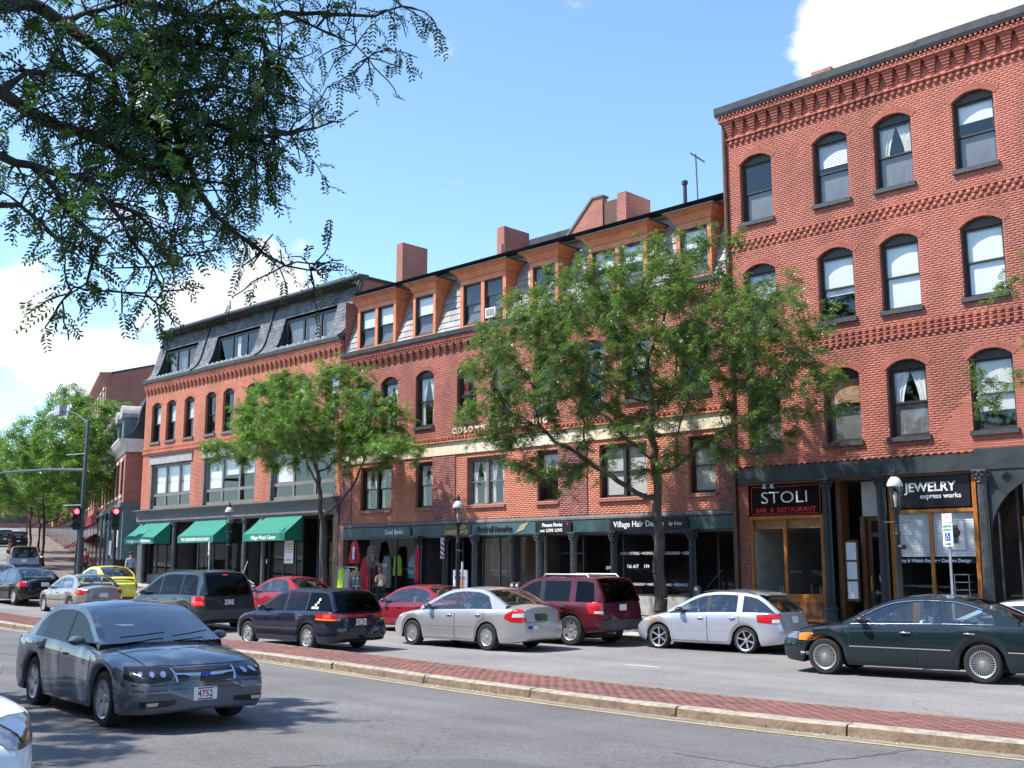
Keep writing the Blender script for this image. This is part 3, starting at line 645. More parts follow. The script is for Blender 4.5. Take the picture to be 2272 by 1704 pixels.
def glazing(root, x0, x1, z0, z1, y, cols, fm, rails=(), bar=.07, name='shop_window', gm='shop_glass', d=.08):
    """shop window: frame > panes. cols: x positions of mullions"""
    m = MB(); xs = [x0] + list(cols) + [x1]; zs = [z0] + list(rails) + [z1]
    m.box(x0, x1, y, y + d, z0, z0 + bar); m.box(x0, x1, y, y + d, z1 - bar, z1)
    for i, q in enumerate(xs):
        a, b = (q, q + bar) if i == 0 else (q - bar, q) if i == len(xs) - 1 else (q - bar / 2, q + bar / 2); m.box(a, b, y - .003, y + d - .004, z0 + bar * .5, z1 - bar * .5)
    for q in rails: m.box(x0 + bar * .5, x1 - bar * .5, y + .004, y + d - .01, q - bar / 2, q + bar / 2)
    w = m.build(name, fm, root)
    for i in range(len(xs) - 1):
        for j in range(len(zs) - 1):
            MB().add([(xs[i] + bar * .4, y + .038, zs[j] + bar * .4), (xs[i + 1] - bar * .4, y + .038, zs[j] + bar * .4), (xs[i + 1] - bar * .4, y + .038, zs[j + 1] - bar * .4), (xs[i] + bar * .4, y + .038, zs[j + 1] - bar * .4)], [(0, 1, 2, 3)]).build('pane', gm, w)
    return w
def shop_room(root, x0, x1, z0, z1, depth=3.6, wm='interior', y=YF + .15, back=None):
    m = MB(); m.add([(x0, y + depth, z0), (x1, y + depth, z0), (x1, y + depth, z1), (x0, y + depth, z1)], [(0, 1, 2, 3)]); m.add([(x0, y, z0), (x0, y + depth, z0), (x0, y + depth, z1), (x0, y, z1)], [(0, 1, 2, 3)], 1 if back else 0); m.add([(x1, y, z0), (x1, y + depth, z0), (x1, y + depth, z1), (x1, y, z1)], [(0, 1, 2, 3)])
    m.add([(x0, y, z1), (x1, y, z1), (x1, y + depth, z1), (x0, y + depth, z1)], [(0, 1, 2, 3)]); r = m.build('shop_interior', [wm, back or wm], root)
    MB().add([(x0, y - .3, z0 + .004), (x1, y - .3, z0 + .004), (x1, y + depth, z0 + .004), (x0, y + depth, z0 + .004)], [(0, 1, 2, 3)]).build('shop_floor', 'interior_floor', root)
def shell(root, x0, x1, z0, z1, back=12, m='brick_side', right=True):
    g = MB(); y = YF + .24
    if right: g.add([(x1, YF + .01, z0), (x1, YF + back, z0), (x1, YF + back, z1), (x1, YF + .01, z1)], [(0, 1, 2, 3)])
    g.add([(x0, YF + .01, z0), (x0, YF + back, z0), (x0, YF + back, z1), (x0, YF + .01, z1)], [(0, 1, 2, 3)]); g.add([(x0, YF + back, z0), (x1, YF + back, z0), (x1, YF + back, z1), (x0, YF + back, z1)], [(0, 1, 2, 3)])
    g.build('side_walls', m, root)
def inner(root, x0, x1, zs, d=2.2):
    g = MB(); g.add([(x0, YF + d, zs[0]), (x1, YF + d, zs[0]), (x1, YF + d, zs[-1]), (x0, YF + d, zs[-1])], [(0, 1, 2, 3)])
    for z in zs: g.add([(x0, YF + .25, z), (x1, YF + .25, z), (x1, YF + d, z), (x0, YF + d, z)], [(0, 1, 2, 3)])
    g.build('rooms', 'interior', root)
# ------------------------------------------------------------------ tall brick building at the near end
rb = empty('brick_building', (-10.5, YF, .4), label='tall four-storey red brick building with restaurant and jewelry shop', cat='building')
RX0, RX1 = -18.56, -1.5
cols = [-17.5, -14.95, -13.0, -10.7, -8.72, -6.3, -4.3]; rops = []
rnd = random.Random(11)
spec = {(2, 0): dict(low=1), (2, 1): dict(blind=(.40, 'slats'), low=1), (2, 2): dict(curtain='curtain', low=1), (2, 3): dict(blind=(.30, 'white_paint'), low=1),
        (1, 1): dict(blind=(.62, 'white_paint')), (1, 2): dict(blind=(.98, 'white_paint')), (1, 3): dict(blind=(.98, 'white_paint')), (1, 0): dict(blind=(.5, 'offwhite')),
        (0, 1): dict(blind=(.42, 'ochre'), low=1), (0, 2): dict(curtain='white_paint', low=1), (0, 3): dict(blind=(.75, 'offwhite')), (0, 0): dict(low=1)}
for fl, zb in enumerate((5.53, 9.12, 12.70)):
    for c, xc in enumerate(cols):
        rops.append(op(xc, 1.13, zb, 1.95, .22)); window(rb, xc, zb, 1.13, 1.95, .22, bricks=('brick_red', 'mortar'), rec=.14, **spec.get((fl, c), dict(blind=(rnd.choice((.4, .6, .95)), 'offwhite'))))
brick_wall(rb, RX0, RX1, 5.0, 15.4, rops, 'brick_red', 'mortar', 21, pick=300)
brick_wall(rb, RX0, RX1, 15.4, 16.2, [], 'brick_red', 'mortar', 22)
brick_wall(rb, RX0 + .02, -18.16, .42, 4.46, [], 'brick_mid', 'mortar', 23)
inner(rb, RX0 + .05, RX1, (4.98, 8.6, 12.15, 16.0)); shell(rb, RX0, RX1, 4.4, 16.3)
courses(rb, RX0, RX1, 12.09, 12.155, .03, 'brick_red')
dentils(rb, RX0, RX1, 11.955, 12.088, .105, .105, .034, 'brick_red'); dentils(rb, RX0, RX1, 11.82, 11.953, .105, .105, .018, 'brick_red', off=.105)
for k, (a, b, d) in enumerate(((8.63, 8.69, .034), (8.50, 8.56, .034), (8.375, 8.435, .034))): courses(rb, RX0 + .15, RX1, a, b, d, 'brick_red', seed=k)
for a, b in ((8.562, 8.628), (8.437, 8.498), (8.29, 8.373)): dentils(rb, RX0 + .15, RX1, a, b, .105, .105, .034, 'brick_red')
dentils(rb, RX0, RX1, 4.965, 5.03, .1, .11, .02, 'brick_red')
courses(rb, RX0 - .05, RX1, 15.53, 15.6, .07, 'brick_red'); dentils(rb, RX0 - .05, RX1, 15.36, 15.528, .105, .105, .042, 'brick_red')
cm = corbel_mesh('r', 6, .5, .12, .33, .04, .17, 'brick_red')
for i in range(41): place('corbel', cm, rb, RX0 + .2 + i * .415, YF, 15.64)
courses(rb, RX0 - .12, RX1, 16.14, 16.27, .22, 'brick_red'); dentils(rb, RX0 - .12, RX1, 16.272, 16.36, .07, .07, .24, 'brick_red')
m = MB(); m.prism([(YF - .25, 16.362), (YF - .29, 16.46), (YF - .31, 16.66), (YF + .1, 16.70), (YF + .1, 16.362)], 'x', RX0 - .22, RX1); m.build('roof_cornice', 'fascia_dark', rb)
MB().box(RX0 + .01, RX1 - .01, YF + .102, YF + 12, 16.3, 16.62).build('roof', 'roof_tar', rb)
MB().box(-16.6, -15.9, 31.2, 32.2, 16.6, 18.05).build('chimney', 'brick_chimney', rb); MB().box(-12.9, -10.6, 30.8, 33, 16.6, 17.75).build('roof_hatch', 'roof_tar', rb)
MB().tube([(-18.58, YF - .06, 16.3), (-18.58, YF - .06, 5.2), (-18.6, YF - .10, 4.6), (-18.6, YF - .10, .5)], .07, 10).build('drain_pipe', 'wood_brown', rb)
# storefronts
m = MB(); m.box(RX0 + .14, -11.25, YF - .14, YF + .1, 4.5, 4.955); m.box(-11.25, RX1, YF - .14, YF + .1, 4.5, 5.05); m.box(RX0 + .16, RX1, YF - .17, YF - .142, 4.5, 4.56); m.build('shop_beam', 'band_green', rb)
panel(rb, 'shop_soffit', 'wood_brown', RX0 + .16, RX1, YF - .1, YF + .1, 4.43, 4.497)
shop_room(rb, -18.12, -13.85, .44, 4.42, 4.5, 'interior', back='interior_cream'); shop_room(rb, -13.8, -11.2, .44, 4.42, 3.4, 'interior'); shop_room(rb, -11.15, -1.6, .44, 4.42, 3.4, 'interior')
s = panel(rb, 'sign_board', 'black_gloss', -18.08, -15.74, YF + .0, YF + .05, 3.53, 4.39)
m = MB()
for a in ((-18.06, -18.04, 3.55, 4.37), (-15.78, -15.76, 3.55, 4.37), (-18.06, -15.76, 3.545, 3.565), (-18.06, -15.76, 4.355, 4.375)): m.box(a[0], a[1], YF - .02, YF - .002, a[2], a[3])
m.build('red_border', 'red_sign', s)
lettering('STOLI', .50, (-16.93, YF - .02, 4.02), s, 'letter_white', bold=-.004, sx=1.22); lettering('BAR  &  RESTAURANT', .195, (-16.91, YF - .02, 3.66), s, 'red_sign', bold=.004, sx=1.05)
for x in (-17.45, -17.2):
    sl = MB().tube([(x, YF + .0, 4.45), (x, YF - .25, 4.42)], .012, 6).lathe([(.03, 0), (.075, -.12), (.07, -.12), (.02, 0)], 10, (x, YF - .25, 4.42)).build('spotlight', 'metal_light', rb)
w = glazing(rb, -18.16, -15.72, 1.12, 3.5, YF + .02, (-16.98,), 'wood_orange', bar=.1); panel(rb, 'window_valance', 'ochre', -18.05, -15.83, YF + .14, YF + .16, 3.12, 3.40)
panel(rb, 'shop_base', 'wood_orange', -18.16, -15.70, YF - .02, YF + .14, .44, 1.118)
for x in (-17.9, -17.1, -16.35): panel(rb, 'base_panel', 'wood_brown', x, x + .55, YF - .035, YF - .021, .56, 1.0)
iron_column(rb, -15.46, YF - .22, walk_z(-15.46, 28.78), 4.5, .125, .32, .5); iron_column(rb, -13.83, YF - .2, walk_z(-13.8, 28.8), 4.5, .125, .34, .06, 'iron'); iron_column(rb, -11.06, YF - .2, walk_z(-11, 28.8), 4.5, .13, .34, .06, 'iron_grey')
iron_column(rb, -6.2, YF - .2, walk_z(-7, 28.8), 4.5, .13, .34, .06, 'iron_grey')
# entrance between the columns
e = panel(rb, 'entrance_frame', 'wood_brown', -15.3, -15.16, YF + .02, YF + .5, .44, 4.43)
for x, z0, z1 in ((-15.12, 1.5, 3.0), ): 
    b = panel(rb, 'menu_case', 'wood_brown', -15.14, -14.74, YF + .1, YF + .16, 1.05, 2.75)
    for q in range(3): panel(b, 'menu_sheet', 'white_paint', -15.09, -14.79, YF + .09, YF + .099, 1.12 + q * .54, 1.6 + q * .54)
panel(rb, 'transom_panel', 'offwhite', -14.72, -13.98, YF + .45, YF + .5, 3.42, 4.4); panel(rb, 'entrance_post', 'wood_brown', -14.74, -14.6, YF + .3, YF + .5, .44, 3.4)
d = glazing(rb, -14.6, -13.9, .46, 3.4, YF + .46, (), 'wood_brown', rails=(2.9,), bar=.12, name='shop_door'); MB().box(-14.53, -14.5, YF + .38, YF + .44, 1.35, 1.75).build('handle', 'gold', d)
for q, (a, b) in enumerate(((1.6, 1.78), (1.85, 1.97), (2.02, 2.18))): panel(d, 'door_notice', 'white_paint', -14.32 + .05 * q, -14.1 + .03 * q, YF + .485, YF + .49, a, b)
panel(rb, 'door_step', 'stone_grey', -14.75, -13.7, YF - .35, YF + .5, .38, .6)
# jewelry shop
s = panel(rb, 'sign_board', 'black_sign', -13.62, -11.46, YF + .0, YF + .05, 3.58, 4.42)
lettering('JEWELRY', .34, (-12.52, YF - .01, 4.12), s, 'letter_white', bold=.008, sx=1.02); lettering('express works', .185, (-12.25, YF - .01, 3.88), s, 'letter_white', bold=.003, sx=1.02)
w = glazing(rb, -13.68, -11.32, .98, 3.54, YF + .02, (-12.58,), 'wood_orange', bar=.09)
for x in (-13.7, -11.41): panel(rb, 'shop_post', 'wood_orange', x, x + .11, YF - .02, YF + .1, .44, 4.43)
panel(rb, 'shop_base', 'wood_orange', -13.58, -11.44, YF - .0, YF + .1, .44, .978)
m = MB()
for k in range(30): z = 2.28 + k * .041; m.add([(-13.56, YF + .112, z), (-11.44, YF + .112, z), (-11.44, YF + .124, z + .036), (-13.56, YF + .124, z + .036)], [(0, 1, 2, 3)])
m.build('blind', 'white_paint', w)
st = panel(w, 'window_strip', 'black_sign', -13.56, -11.44, YF + .062, YF + .066, 2.1, 2.24); lettering('Jewelry & Watch Repair', .125, (-13.08, YF + .045, 2.17), st, 'letter_white', bold=.002, ext=.002); lettering('• Custom Design', .125, (-12.0, YF + .045, 2.17), st, 'letter_white', bold=.002, ext=.002)
p = panel(w, 'poster', 'white_paint', -12.2, -11.7, YF + .09, YF + .095, 2.45, 3.2); MB().box(-12.02, -11.88, YF + .084, YF + .089, 2.62, 3.1).build('watch_strap', 'sign_teal', p); MB().lathe([(.13, YF + .078), (.13, YF + .084)], 16, (-11.95, 0, 2.9), 'y').build('watch_face', 'letter_dark', p)
c = MB()
for z in (1.0, 1.2, 1.4, 1.6, 1.8): c.box(-12.15, -11.75, YF + .3, YF + .7, z, z + .015)
for x in (-12.15, -11.765): c.box(x, x + .015, YF + .3, YF + .315, 1.0, 1.82)
for x in (-13.3, -12.95, -12.75): c.lathe([(.05, 1.0), (.06, 1.12), (.03, 1.2), (.05, 1.25)], 8, (x, YF + .4, 0))
tag(c.build('display_shelves', 'white_paint'), 'white display shelves inside the jewelry shop window', 'shelves')
# arched bracket and the next shop door
m = MB(); pr = [(-10.93, 4.497), (-10.93, 2.75)] + [(-10.93 + 1.75 * (1 - math.cos(a)) * 1.0, 2.75 + 1.6 * math.sin(a)) for a in [R(90) * i / 10 for i in range(1, 11)]] + [(-9.0, 4.497)]
m.prism(pr[::-1], 'y', YF - .14, YF - .06); m.build('arched_bracket', 'band_green', rb)
m = MB()
for dx, dz in ((.07, 0), (-.07, 0), (0, .07), (0, -.07)): m.lathe([(.065, YF - .146), (.065, YF - .1405)], 12, (-10.45 + dx, 0, 4.28 + dz), 'y')
m.build('quatrefoil', 'black_sign', rb)
d = glazing(rb, -10.35, -9.35, .46, 3.3, YF + .45, (), 'wood_orange', rails=(1.2,), bar=.14, name='shop_door'); MB().box(-10.28, -10.25, YF + .36, YF + .44, 1.25, 1.75).build('handle', 'gold', d)
glazing(rb, -10.9, -10.37, .9, 4.4, YF + .3, (), 'iron', bar=.05); glazing(rb, -9.3, -6.4, .9, 4.4, YF + .1, (-7.9,), 'wood_orange', bar=.09); glazing(rb, -6.0, -1.7, .9, 4.4, YF + .1, (-4, ), 'wood_orange', bar=.09)
panel(rb, 'transom_panel', 'offwhite', -10.3, -9.4, YF + .5, YF + .53, 3.35, 4.4); panel(rb, 'shop_base', 'wood_brown', -9.3, -1.6, YF + .08, YF + .2, .44, .898)
# ------------------------------------------------------------------ middle building with orange dormers
mbd = empty('dormer_building', (-28.6, YF, .4), label='red brick building with orange dormers and a cream stone band', cat='building')
MX0, MX1 = -38.55, -18.66
w3 = [-37.1, -35.38, -33.14, -30.66, -28.8, -26.5, -24.3, -22.3, -20.0]; mops = []
for i, xc in enumerate(w3):
    mops.append(op(xc, 1.1, 7.55, 2.08, .22))
    window(mbd, xc, 7.55, 1.1, 2.08, .22, bricks=('brick_mid', 'mortar'), rec=.12, **[dict(), dict(curtain='curtain'), dict(curtain='curtain'), dict(curtain='curtain_red'), dict(curtain='curtain_red'), dict(ac=True), dict(curtain='curtain'), dict(blind=(.6, 'offwhite')), dict()][i])
brick_wall(mbd, MX0, MX1, 6.86, 10.9, mops, 'brick_mid', 'mortar', 31)
w2 = [(-36.17, 2), (-33.1, 1), (-29.6, 2), (-26.42, 1), (-23.0, 2), (-19.82, 1)]; o2 = []
for i, (xc, n) in enumerate(w2):
    wd = 2.02 if n == 2 else 1.0; o2.append(op(xc, wd, 4.27, 1.82))
    window(mbd, xc, 4.27, wd, 1.82, 0, fm='frame_grey' if i in (2, ) else 'frame_dark', rec=.12, sill='brick_side', lights=n, fw=.07, sill_h=.10, mull=.12, **(dict(curtain='curtain') if i in (0, 1, 2) else dict(blind=(.55, 'white_paint')) if i == 3 else dict(blind=(.97, 'offwhite'))))
brick_wall(mbd, MX0, MX1, 3.74, 6.28, o2, 'brick_pale', 'mortar', 32, pitch=.0695)
mat('brick_purple', (.27, .095, .085), .85, var=.16, vs=.9, tint=.30)
for a, b in ((MX0, -37.78), (-32.58, -31.25), (-25.9, -24.55), (-19.2, MX1)): brick_wall(mbd, a, b, 3.74, 6.28, [], 'brick_purple', 'mortar', int(-a), y=YF - .03, pitch=.0695, name='pilaster_bricks')
inner(mbd, MX0 + .05, MX1 - .05, (3.6, 6.7, 10.95)); inner(mbd, MX0 + .05, MX1 - .05, (11.2, 14.0), 3.2); shell(mbd, MX0, MX1, 3.2, 13.6)
x = MX0
while x < MX1 - .1:
    b = min(x + 2.6, MX1); panel(mbd, 'band_stone', 'cream_stone', x, b - .012, YF - .05, YF + .05, 6.30, 6.76); x += 2.6
m = MB(); m.prism([(YF - .05, 6.762), (YF - .13, 6.80), (YF - .13, 6.85), (YF + .05, 6.87), (YF + .05, 6.762)], 'x', MX0, MX1); m.build('band_cornice', 'ochre', mbd)
dentils(mbd, MX0, MX1, 6.872, 6.945, .1, .1, .05, 'brick_mid'); courses(mbd, MX0, MX1, 6.947, 7.01, .03, 'brick_mid')
t = 'COLONNADE BUILDING'
lettering('C O L O N N A D E   B U I L D I N G', .30, (-28.9, YF - .03, 7.2), mbd, 'letter_cream', bold=.012, ext=.025, sx=1.06)
m = MB(); m.prism([(YF - .05, 3.60), (YF - .05, 3.66), (YF - .02, 3.735), (YF + .05, 3.735), (YF + .05, 3.60)], 'x', MX0, MX1); m.build('base_moulding', 'stone_dark', mbd)
dentils(mbd, MX0, MX1, 3.53, 3.60, .1, .1, .03, 'brick_mid')
cm = corbel_mesh('m', 5, .37, .10, .30, .04, .16, 'brick_mid')
for i in range(49): place('corbel', cm, mbd, MX0 + .2 + i * .405, YF, 10.36)
courses(mbd, MX0, MX1, 10.73, 10.80, .17, 'brick_mid'); dentils(mbd, MX0, MX1, 10.802, 10.92, .07, .07, .19, 'brick_mid'); courses(mbd, MX0, MX1, 10.922, 10.99, .2, 'brick_mid')
m = MB(); m.prism([(YF - .21, 10.992), (YF - .25, 11.04), (YF - .28, 11.2), (YF - .24, 11.22), (YF - .1, 11.14), (YF + .1, 11.16), (YF + .1, 10.992)], 'x', MX0, MX1); m.build('gutter', 'fascia_dark', mbd)
# mansard: lower edge (29.02, 11.16) to (30.05, 14.2)
A0, A1 = Vector((0, YF + .02, 11.16)), Vector((0, YF + 1.0, 13.93)); SL = (A1 - A0).length; SU = (A1 - A0) / SL; SN = Vector((0, -SU.z, SU.y))
dorm = [(-37.66, -35.05, 2), (-33.94, -32.54, 1), (-31.07, -28.53, 2), (-27.27, -25.86, 1), (-24.4, -21.8, 2), (-20.6, -19.22, 1)]
m = MB(); m.add([(MX0, *(A0 - SN * .01)[1:]), (MX1, *(A0 - SN * .01)[1:]), (MX1, *(A1 - SN * .01)[1:]), (MX0, *(A1 - SN * .01)[1:])], [(0, 1, 2, 3)]); m.build('mansard_roof', 'shingle_base', mbd)
def tiles(root, x0, x1, rows, exp, w, th, surf, skip, mname, seed, pick, pname, keyf, gap=.008):
    """overlapping slates; surf(s) -> point and unit tangent up the slope"""
    rs = np.random.RandomState(seed); out = []
    for r in range(rows):
        x = x0 - (r % 2) * w / 2
        while x < x1:
            a, b = max(x, x0), min(x + w - gap, x1)
            for ca, cb in skip(r * exp + exp * .4):
                if ca <= a and b <= cb: a = b
                elif a < ca < b: b = ca
                elif a < cb < b: a = cb
            if b - a > .02:
                p, t = surf(r * exp); q, _ = surf(min(r * exp + exp * 1.12, rows * exp)); n = Vector((0, -t.z, t.y)); j = rs.uniform(0, .006)
                out.append(([(a, *(p + n * (th + j))[1:]), (b, *(p + n * (th + j))[1:]), (b, *(q + n * .004)[1:]), (a, *(q + n * .004)[1:]), (a, *(p - n * .01)[1:]), (b, *(p - n * .01)[1:]), (b, *q[1:]), (a, *q[1:])], rs.rand(), keyf((a + b) / 2, p)))
            x += w
    F = [(0, 1, 2, 3), (0, 4, 5, 1), (1, 5, 6, 2), (3, 7, 4, 0)]
    out.sort(key=lambda e: e[2]); g = MB()
    for i, (v, t, k) in enumerate(out):
        if i < pick: MB().add(v, F, 0, t).build(pname, mname, root, tint=True)
        else: g.add(v, F, 0, t)
    if g.v: tag(g.build(pname + 's', mname, root, tint=True), kind='stuff')
tiles(mbd, MX0 + .01, MX1 - .01, 10, SL / 10, .165, .035, lambda s: (A0 + SU * s, SU), lambda s: [(a - .02, b + .02) for a, b, n in dorm] if s < 2.75 else [], 'shingle', 4, 300, 'shingle', lambda x, p: -x)
m = MB(); m.prism([(YF + .90, 13.93), (YF + .83, 13.95), (YF + .83, 14.04), (YF + 1.3, 14.06), (YF + 1.3, 13.93)], 'x', MX0, MX1); m.build('roof_edge', 'stone_grey', mbd)
MB().box(MX0 + .01, MX1 - .01, YF + 1.302, YF + 12, 13.6, 14.02).build('roof', 'roof_tar', mbd)
def dormer(a, b, n, i):
    d = MB(); y = YF + .0; zt = 13.2; q = .17 if n == 2 else .15
    d.box(a, b, y, y + .09, 11.2, 11.34); d.box(a, b, y, y + .09, zt - .2, zt)
    d.box(a, a + q, y, y + .09, 11.34, zt - .2); d.box(b - q, b, y, y + .09, 11.34, zt - .2)
    if n == 2: c = (a + b) / 2; d.box(c - .09, c + .09, y, y + .09, 11.34, zt - .2)
    dm = d.build('dormer', 'dormer_orange', mbd)
    for x in (a + .005, b - .005): s = MB(); s.add([(x, y + .05, 11.2), (x, YF + .85, 13.6), (x, YF + .1, 13.6), (x, y + .05, zt + .02)], [(0, 1, 2, 3)]); s.build('dormer_cheek', 'dormer_orange', dm)
    c = MB(); ov = .29; lo = [(a - .02, y - .02), (b + .02, y - .02), (b + .02, y + 1.0), (a - .02, y + 1.0)]; hi = [(a - ov, y - ov), (b + ov, y - ov), (b + ov, y + 1.15), (a - ov, y + 1.15)]
    c.add([(*p, zt) for p in lo] + [((p[0] + q_[0]) / 2 + (.04 if k in (1, 2) else -.04) * -1, (p[1] + q_[1]) / 2 + (.04 if k < 2 else 0), zt + .22) for k, (p, q_) in enumerate(zip(lo, hi))] + [(*p, zt + .36) for p in hi] + [(*p, zt + .40) for p in hi],
          [(k + j * 4, (k + 1) % 4 + j * 4, (k + 1) % 4 + 4 + j * 4, k + 4 + j * 4) for j in range(2) for k in range(4)])
    c.build('dormer_cornice', 'dormer_orange', dm)
    c = MB(); c.box(a - ov - .03, b + ov + .03, y - ov - .03, y + 1.3, zt + .362, zt + .41); c.build('dormer_roof', 'roof_tar', dm)
    for k in range(n):
        x0 = a + q if k == 0 else (a + b) / 2 + .09; x1 = b - q if k == n - 1 else (a + b) / 2 - .09
        kw = [dict(blind=(.5, 'white_paint')), dict(blind=(.5, 'white_paint')), dict(), dict(), dict(blind=(.4, 'white_paint')), dict(blind=(.4, 'white_paint'))][i]
        if i == 2 and k == 1: kw = dict(ac=.05, split=.62)
        window(mbd, (x0 + x1) / 2, 11.34, x1 - x0, zt - .2 - 11.34, 0, rec=.05, sill=None, fw=.045, y=y, **kw)
for i, (a, b, n) in enumerate(dorm): dormer(a, b, n, i)
for x, w, z in ((-37.28, .42, 16.5), (-30.8, .42, 15.85), (-24.44, .42, 15.8)):
    c = MB().box(x - w / 2, x + w / 2, 31.0, 32.5, 13.9, z).build('chimney', 'brick_chimney', mbd); MB().box(x - w / 2 - .03, x + w / 2 + .03, 30.97, 32.53, 14.55, 14.66).build('chimney_band', 'brick_chimney', c)
# roof structures behind the edge
m = MB(); m.prism([(33.4, 14.0), (33.4, 15.95), (36.2, 15.95), (36.2, 14.0)], 'x', -31.5, -29.0); m.build('roof_hut', 'roof_tar', mbd)
m = MB(); m.prism([(-29.6, 14.0), (-28.9, 15.4), (-27.5, 16.74), (-27.0, 16.72), (-27.0, 14.0)], 'y', 33.0, 33.3); m.build('gable_parapet', 'brick_chimney', mbd)
m = MB(); m.prism([(-29.72, 14.0), (-29.0, 15.46), (-27.54, 16.83), (-26.95, 16.81), (-26.95, 16.73), (-27.5, 16.745), (-28.9, 15.405), (-29.6, 14.0)], 'y', 32.95, 33.35); m.build('parapet_coping', 'stone_dark', mbd)
panel(mbd, 'hatch_wall', 'wood_brown', -26.98, -25.7, 33.06, 33.6, 14.0, 16.5); panel(mbd, 'hatch_door', 'stone_dark', -26.3, -25.75, 33.03, 33.058, 14.2, 16.2)
for x, y, z, s in ((-38.4, 33.6, 15.2, 1.0), (-33.2, 32.2, 14.25, .9)):
    m = MB(); m.lathe([(s, 0), (s * .92, .18 * s), (s * .7, .35 * s), (s * .35, .46 * s), (0, .5 * s)], 18, (x, y, z)); m.build('skylight_dome', 'white_paint', mbd, smooth=50)
m = MB(); m.box(-23.6, -18.8, 31.5, 40, 14.3, 14.9); m.build('roof_parapet', 'white_paint', mbd)
MB().tube([(-21.3, 30.6, 14.2), (-21.3, 30.6, 15.2)], .07, 10).lathe([(.07, 15.2), (.11, 15.22), (.11, 15.34), (.05, 15.37)], 10, (-21.3, 30.6, 0)).build('vent_pipe', 'iron', mbd)
MB().tube([(-20.9, 30.8, 14.2), (-20.95, 30.8, 16.3)], .025, 6).tube([(-21.1, 30.7, 16.35), (-20.65, 30.9, 15.95)], .03, 6).build('antenna', 'iron_grey', mbd)
MB().tube([(-29.9, 30.2, 14.2), (-29.9, 30.2, 14.75)], .05, 8).build('vent_pipe', 'iron_grey', mbd)
# ---- storefront of the middle building
m = MB(); m.box(MX0 + .35, MX1, YF - .12, YF + .1, 3.16, 3.56); m.box(MX0 + .35, MX1, YF - .15, YF - .122, 3.16, 3.2); m.build('shop_beam', 'band_teal', mbd)
panel(mbd, 'shop_soffit', 'iron', MX0 + .35, MX1, YF - .1, YF + .1, 3.08, 3.158); panel(mbd, 'corner_pier', 'brick_side', MX0, MX0 + .345, YF - .08, YF + .2, .4, 3.73)
def sign(x0, x1, z0, z1, m, y=YF - .15): return panel(mbd, 'sign_board', m, x0, x1, y - .03, y, z0, z1)
s = sign(-36.2, -33.7, 3.2, 3.53, 'band_teal'); lettering('Soul Bella', .26, (-34.7, YF - .19, 3.35), s, 'letter_white', sx=1.15)
s = sign(-31.75, -30.2, 3.13, 3.56, 'black_sign'); lettering("MIKE'S", .19, (-30.72, YF - .19, 3.46), s, 'gold', bold=.005); lettering('BARBER SHOP', .235, (-30.98, YF - .19, 3.26), s, 'gold', bold=.006, sx=.88)
s = sign(-30.15, -26.86, 3.14, 3.56, 'sign_teal'); lettering('Bank of America', .29, (-28.92, YF - .2, 3.35), s, 'letter_dark', bold=.006, sx=.94, ext=.02)
for k in range(5): 
    q = MB(); z0 = 3.19 + k * .062; q.add([(-27.82 + .06 * k, YF - .195, z0), (-27.42 + .06 * k, YF - .195, z0 + .1), (-27.42 + .06 * k, YF - .195, z0 + .145), (-27.82 + .06 * k, YF - .195, z0 + .045)], [(0, 1, 2, 3)]); q.build('emblem_stripe', 'gold' if k % 2 else 'letter_grey', s)
s = sign(-26.82, -25.18, 3.14, 3.54, 'black_sign'); lettering('Finesse Florist', .175, (-26.05, YF - .19, 3.43), s, 'letter_white', bold=.006, sx=.94); lettering('one  LOVE  LOVE', .15, (-26.1, YF - .19, 3.24), s, 'letter_white', bold=.004, sx=.94)
m = MB()
for x in (-26.33, -25.97): m.lathe([(.035, YF - .192), (.035, YF - .188)], 10, (x, 0, 3.24), 'y')
m.lathe([(.05, YF - .192), (.05, YF - .188)], 10, (-25.34, 0, 3.46), 'y'); m.build('red_dots', 'red_sign', s)
s = sign(-23.45, -20.3, 3.17, 3.55, 'black_sign'); lettering('Village Hair Design', .27, (-22.25, YF - .19, 3.37), s, 'letter_white', bold=.003, sx=1.0); lettering('by Irina', .17, (-20.78, YF - .19, 3.36), s, 'letter_white', shear=.3)
for x in (-33.2, -31.6, -29.96, -26.67, -25.04, -23.28, -20.13): iron_column(mbd, x, YF - .2, walk_z(x, 28.8), 3.16, .12, .34, .06, 'iron' if x in (-33.2, -31.6, -23.28, -20.13) else 'iron_grey')
iron_column(mbd, -28.14, YF - .02, walk_z(x, 28.8), 3.16, .10, .34, .06, 'iron'); iron_column(mbd, -21.64, YF - .02, walk_z(x, 28.8), 3.16, .10, .34, .06, 'iron')
ZB = .5
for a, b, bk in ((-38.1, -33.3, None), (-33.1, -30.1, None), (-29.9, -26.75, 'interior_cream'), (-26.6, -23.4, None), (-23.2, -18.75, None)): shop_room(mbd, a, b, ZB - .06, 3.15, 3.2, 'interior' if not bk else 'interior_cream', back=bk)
glazing(mbd, -36.6, -33.3, ZB + .3, 3.1, YF + .1, (-34.9,), 'iron', bar=.06); glazing(mbd, -33.1, -31.75, ZB, 3.1, YF + .9, (-32.4,), 'iron', bar=.06, name='shop_door')
glazing(mbd, -31.4, -30.05, ZB, 3.1, YF + 1.1, (-30.7,), 'iron', rails=(2.5,), bar=.06, name='shop_door')
glazing(mbd, -29.85, -28.15, ZB + .1, 3.1, YF + .1, (-28.95,), 'iron', bar=.06); glazing(mbd, -28.05, -26.8, ZB + .1, 3.1, YF + .1, (), 'iron', bar=.06)
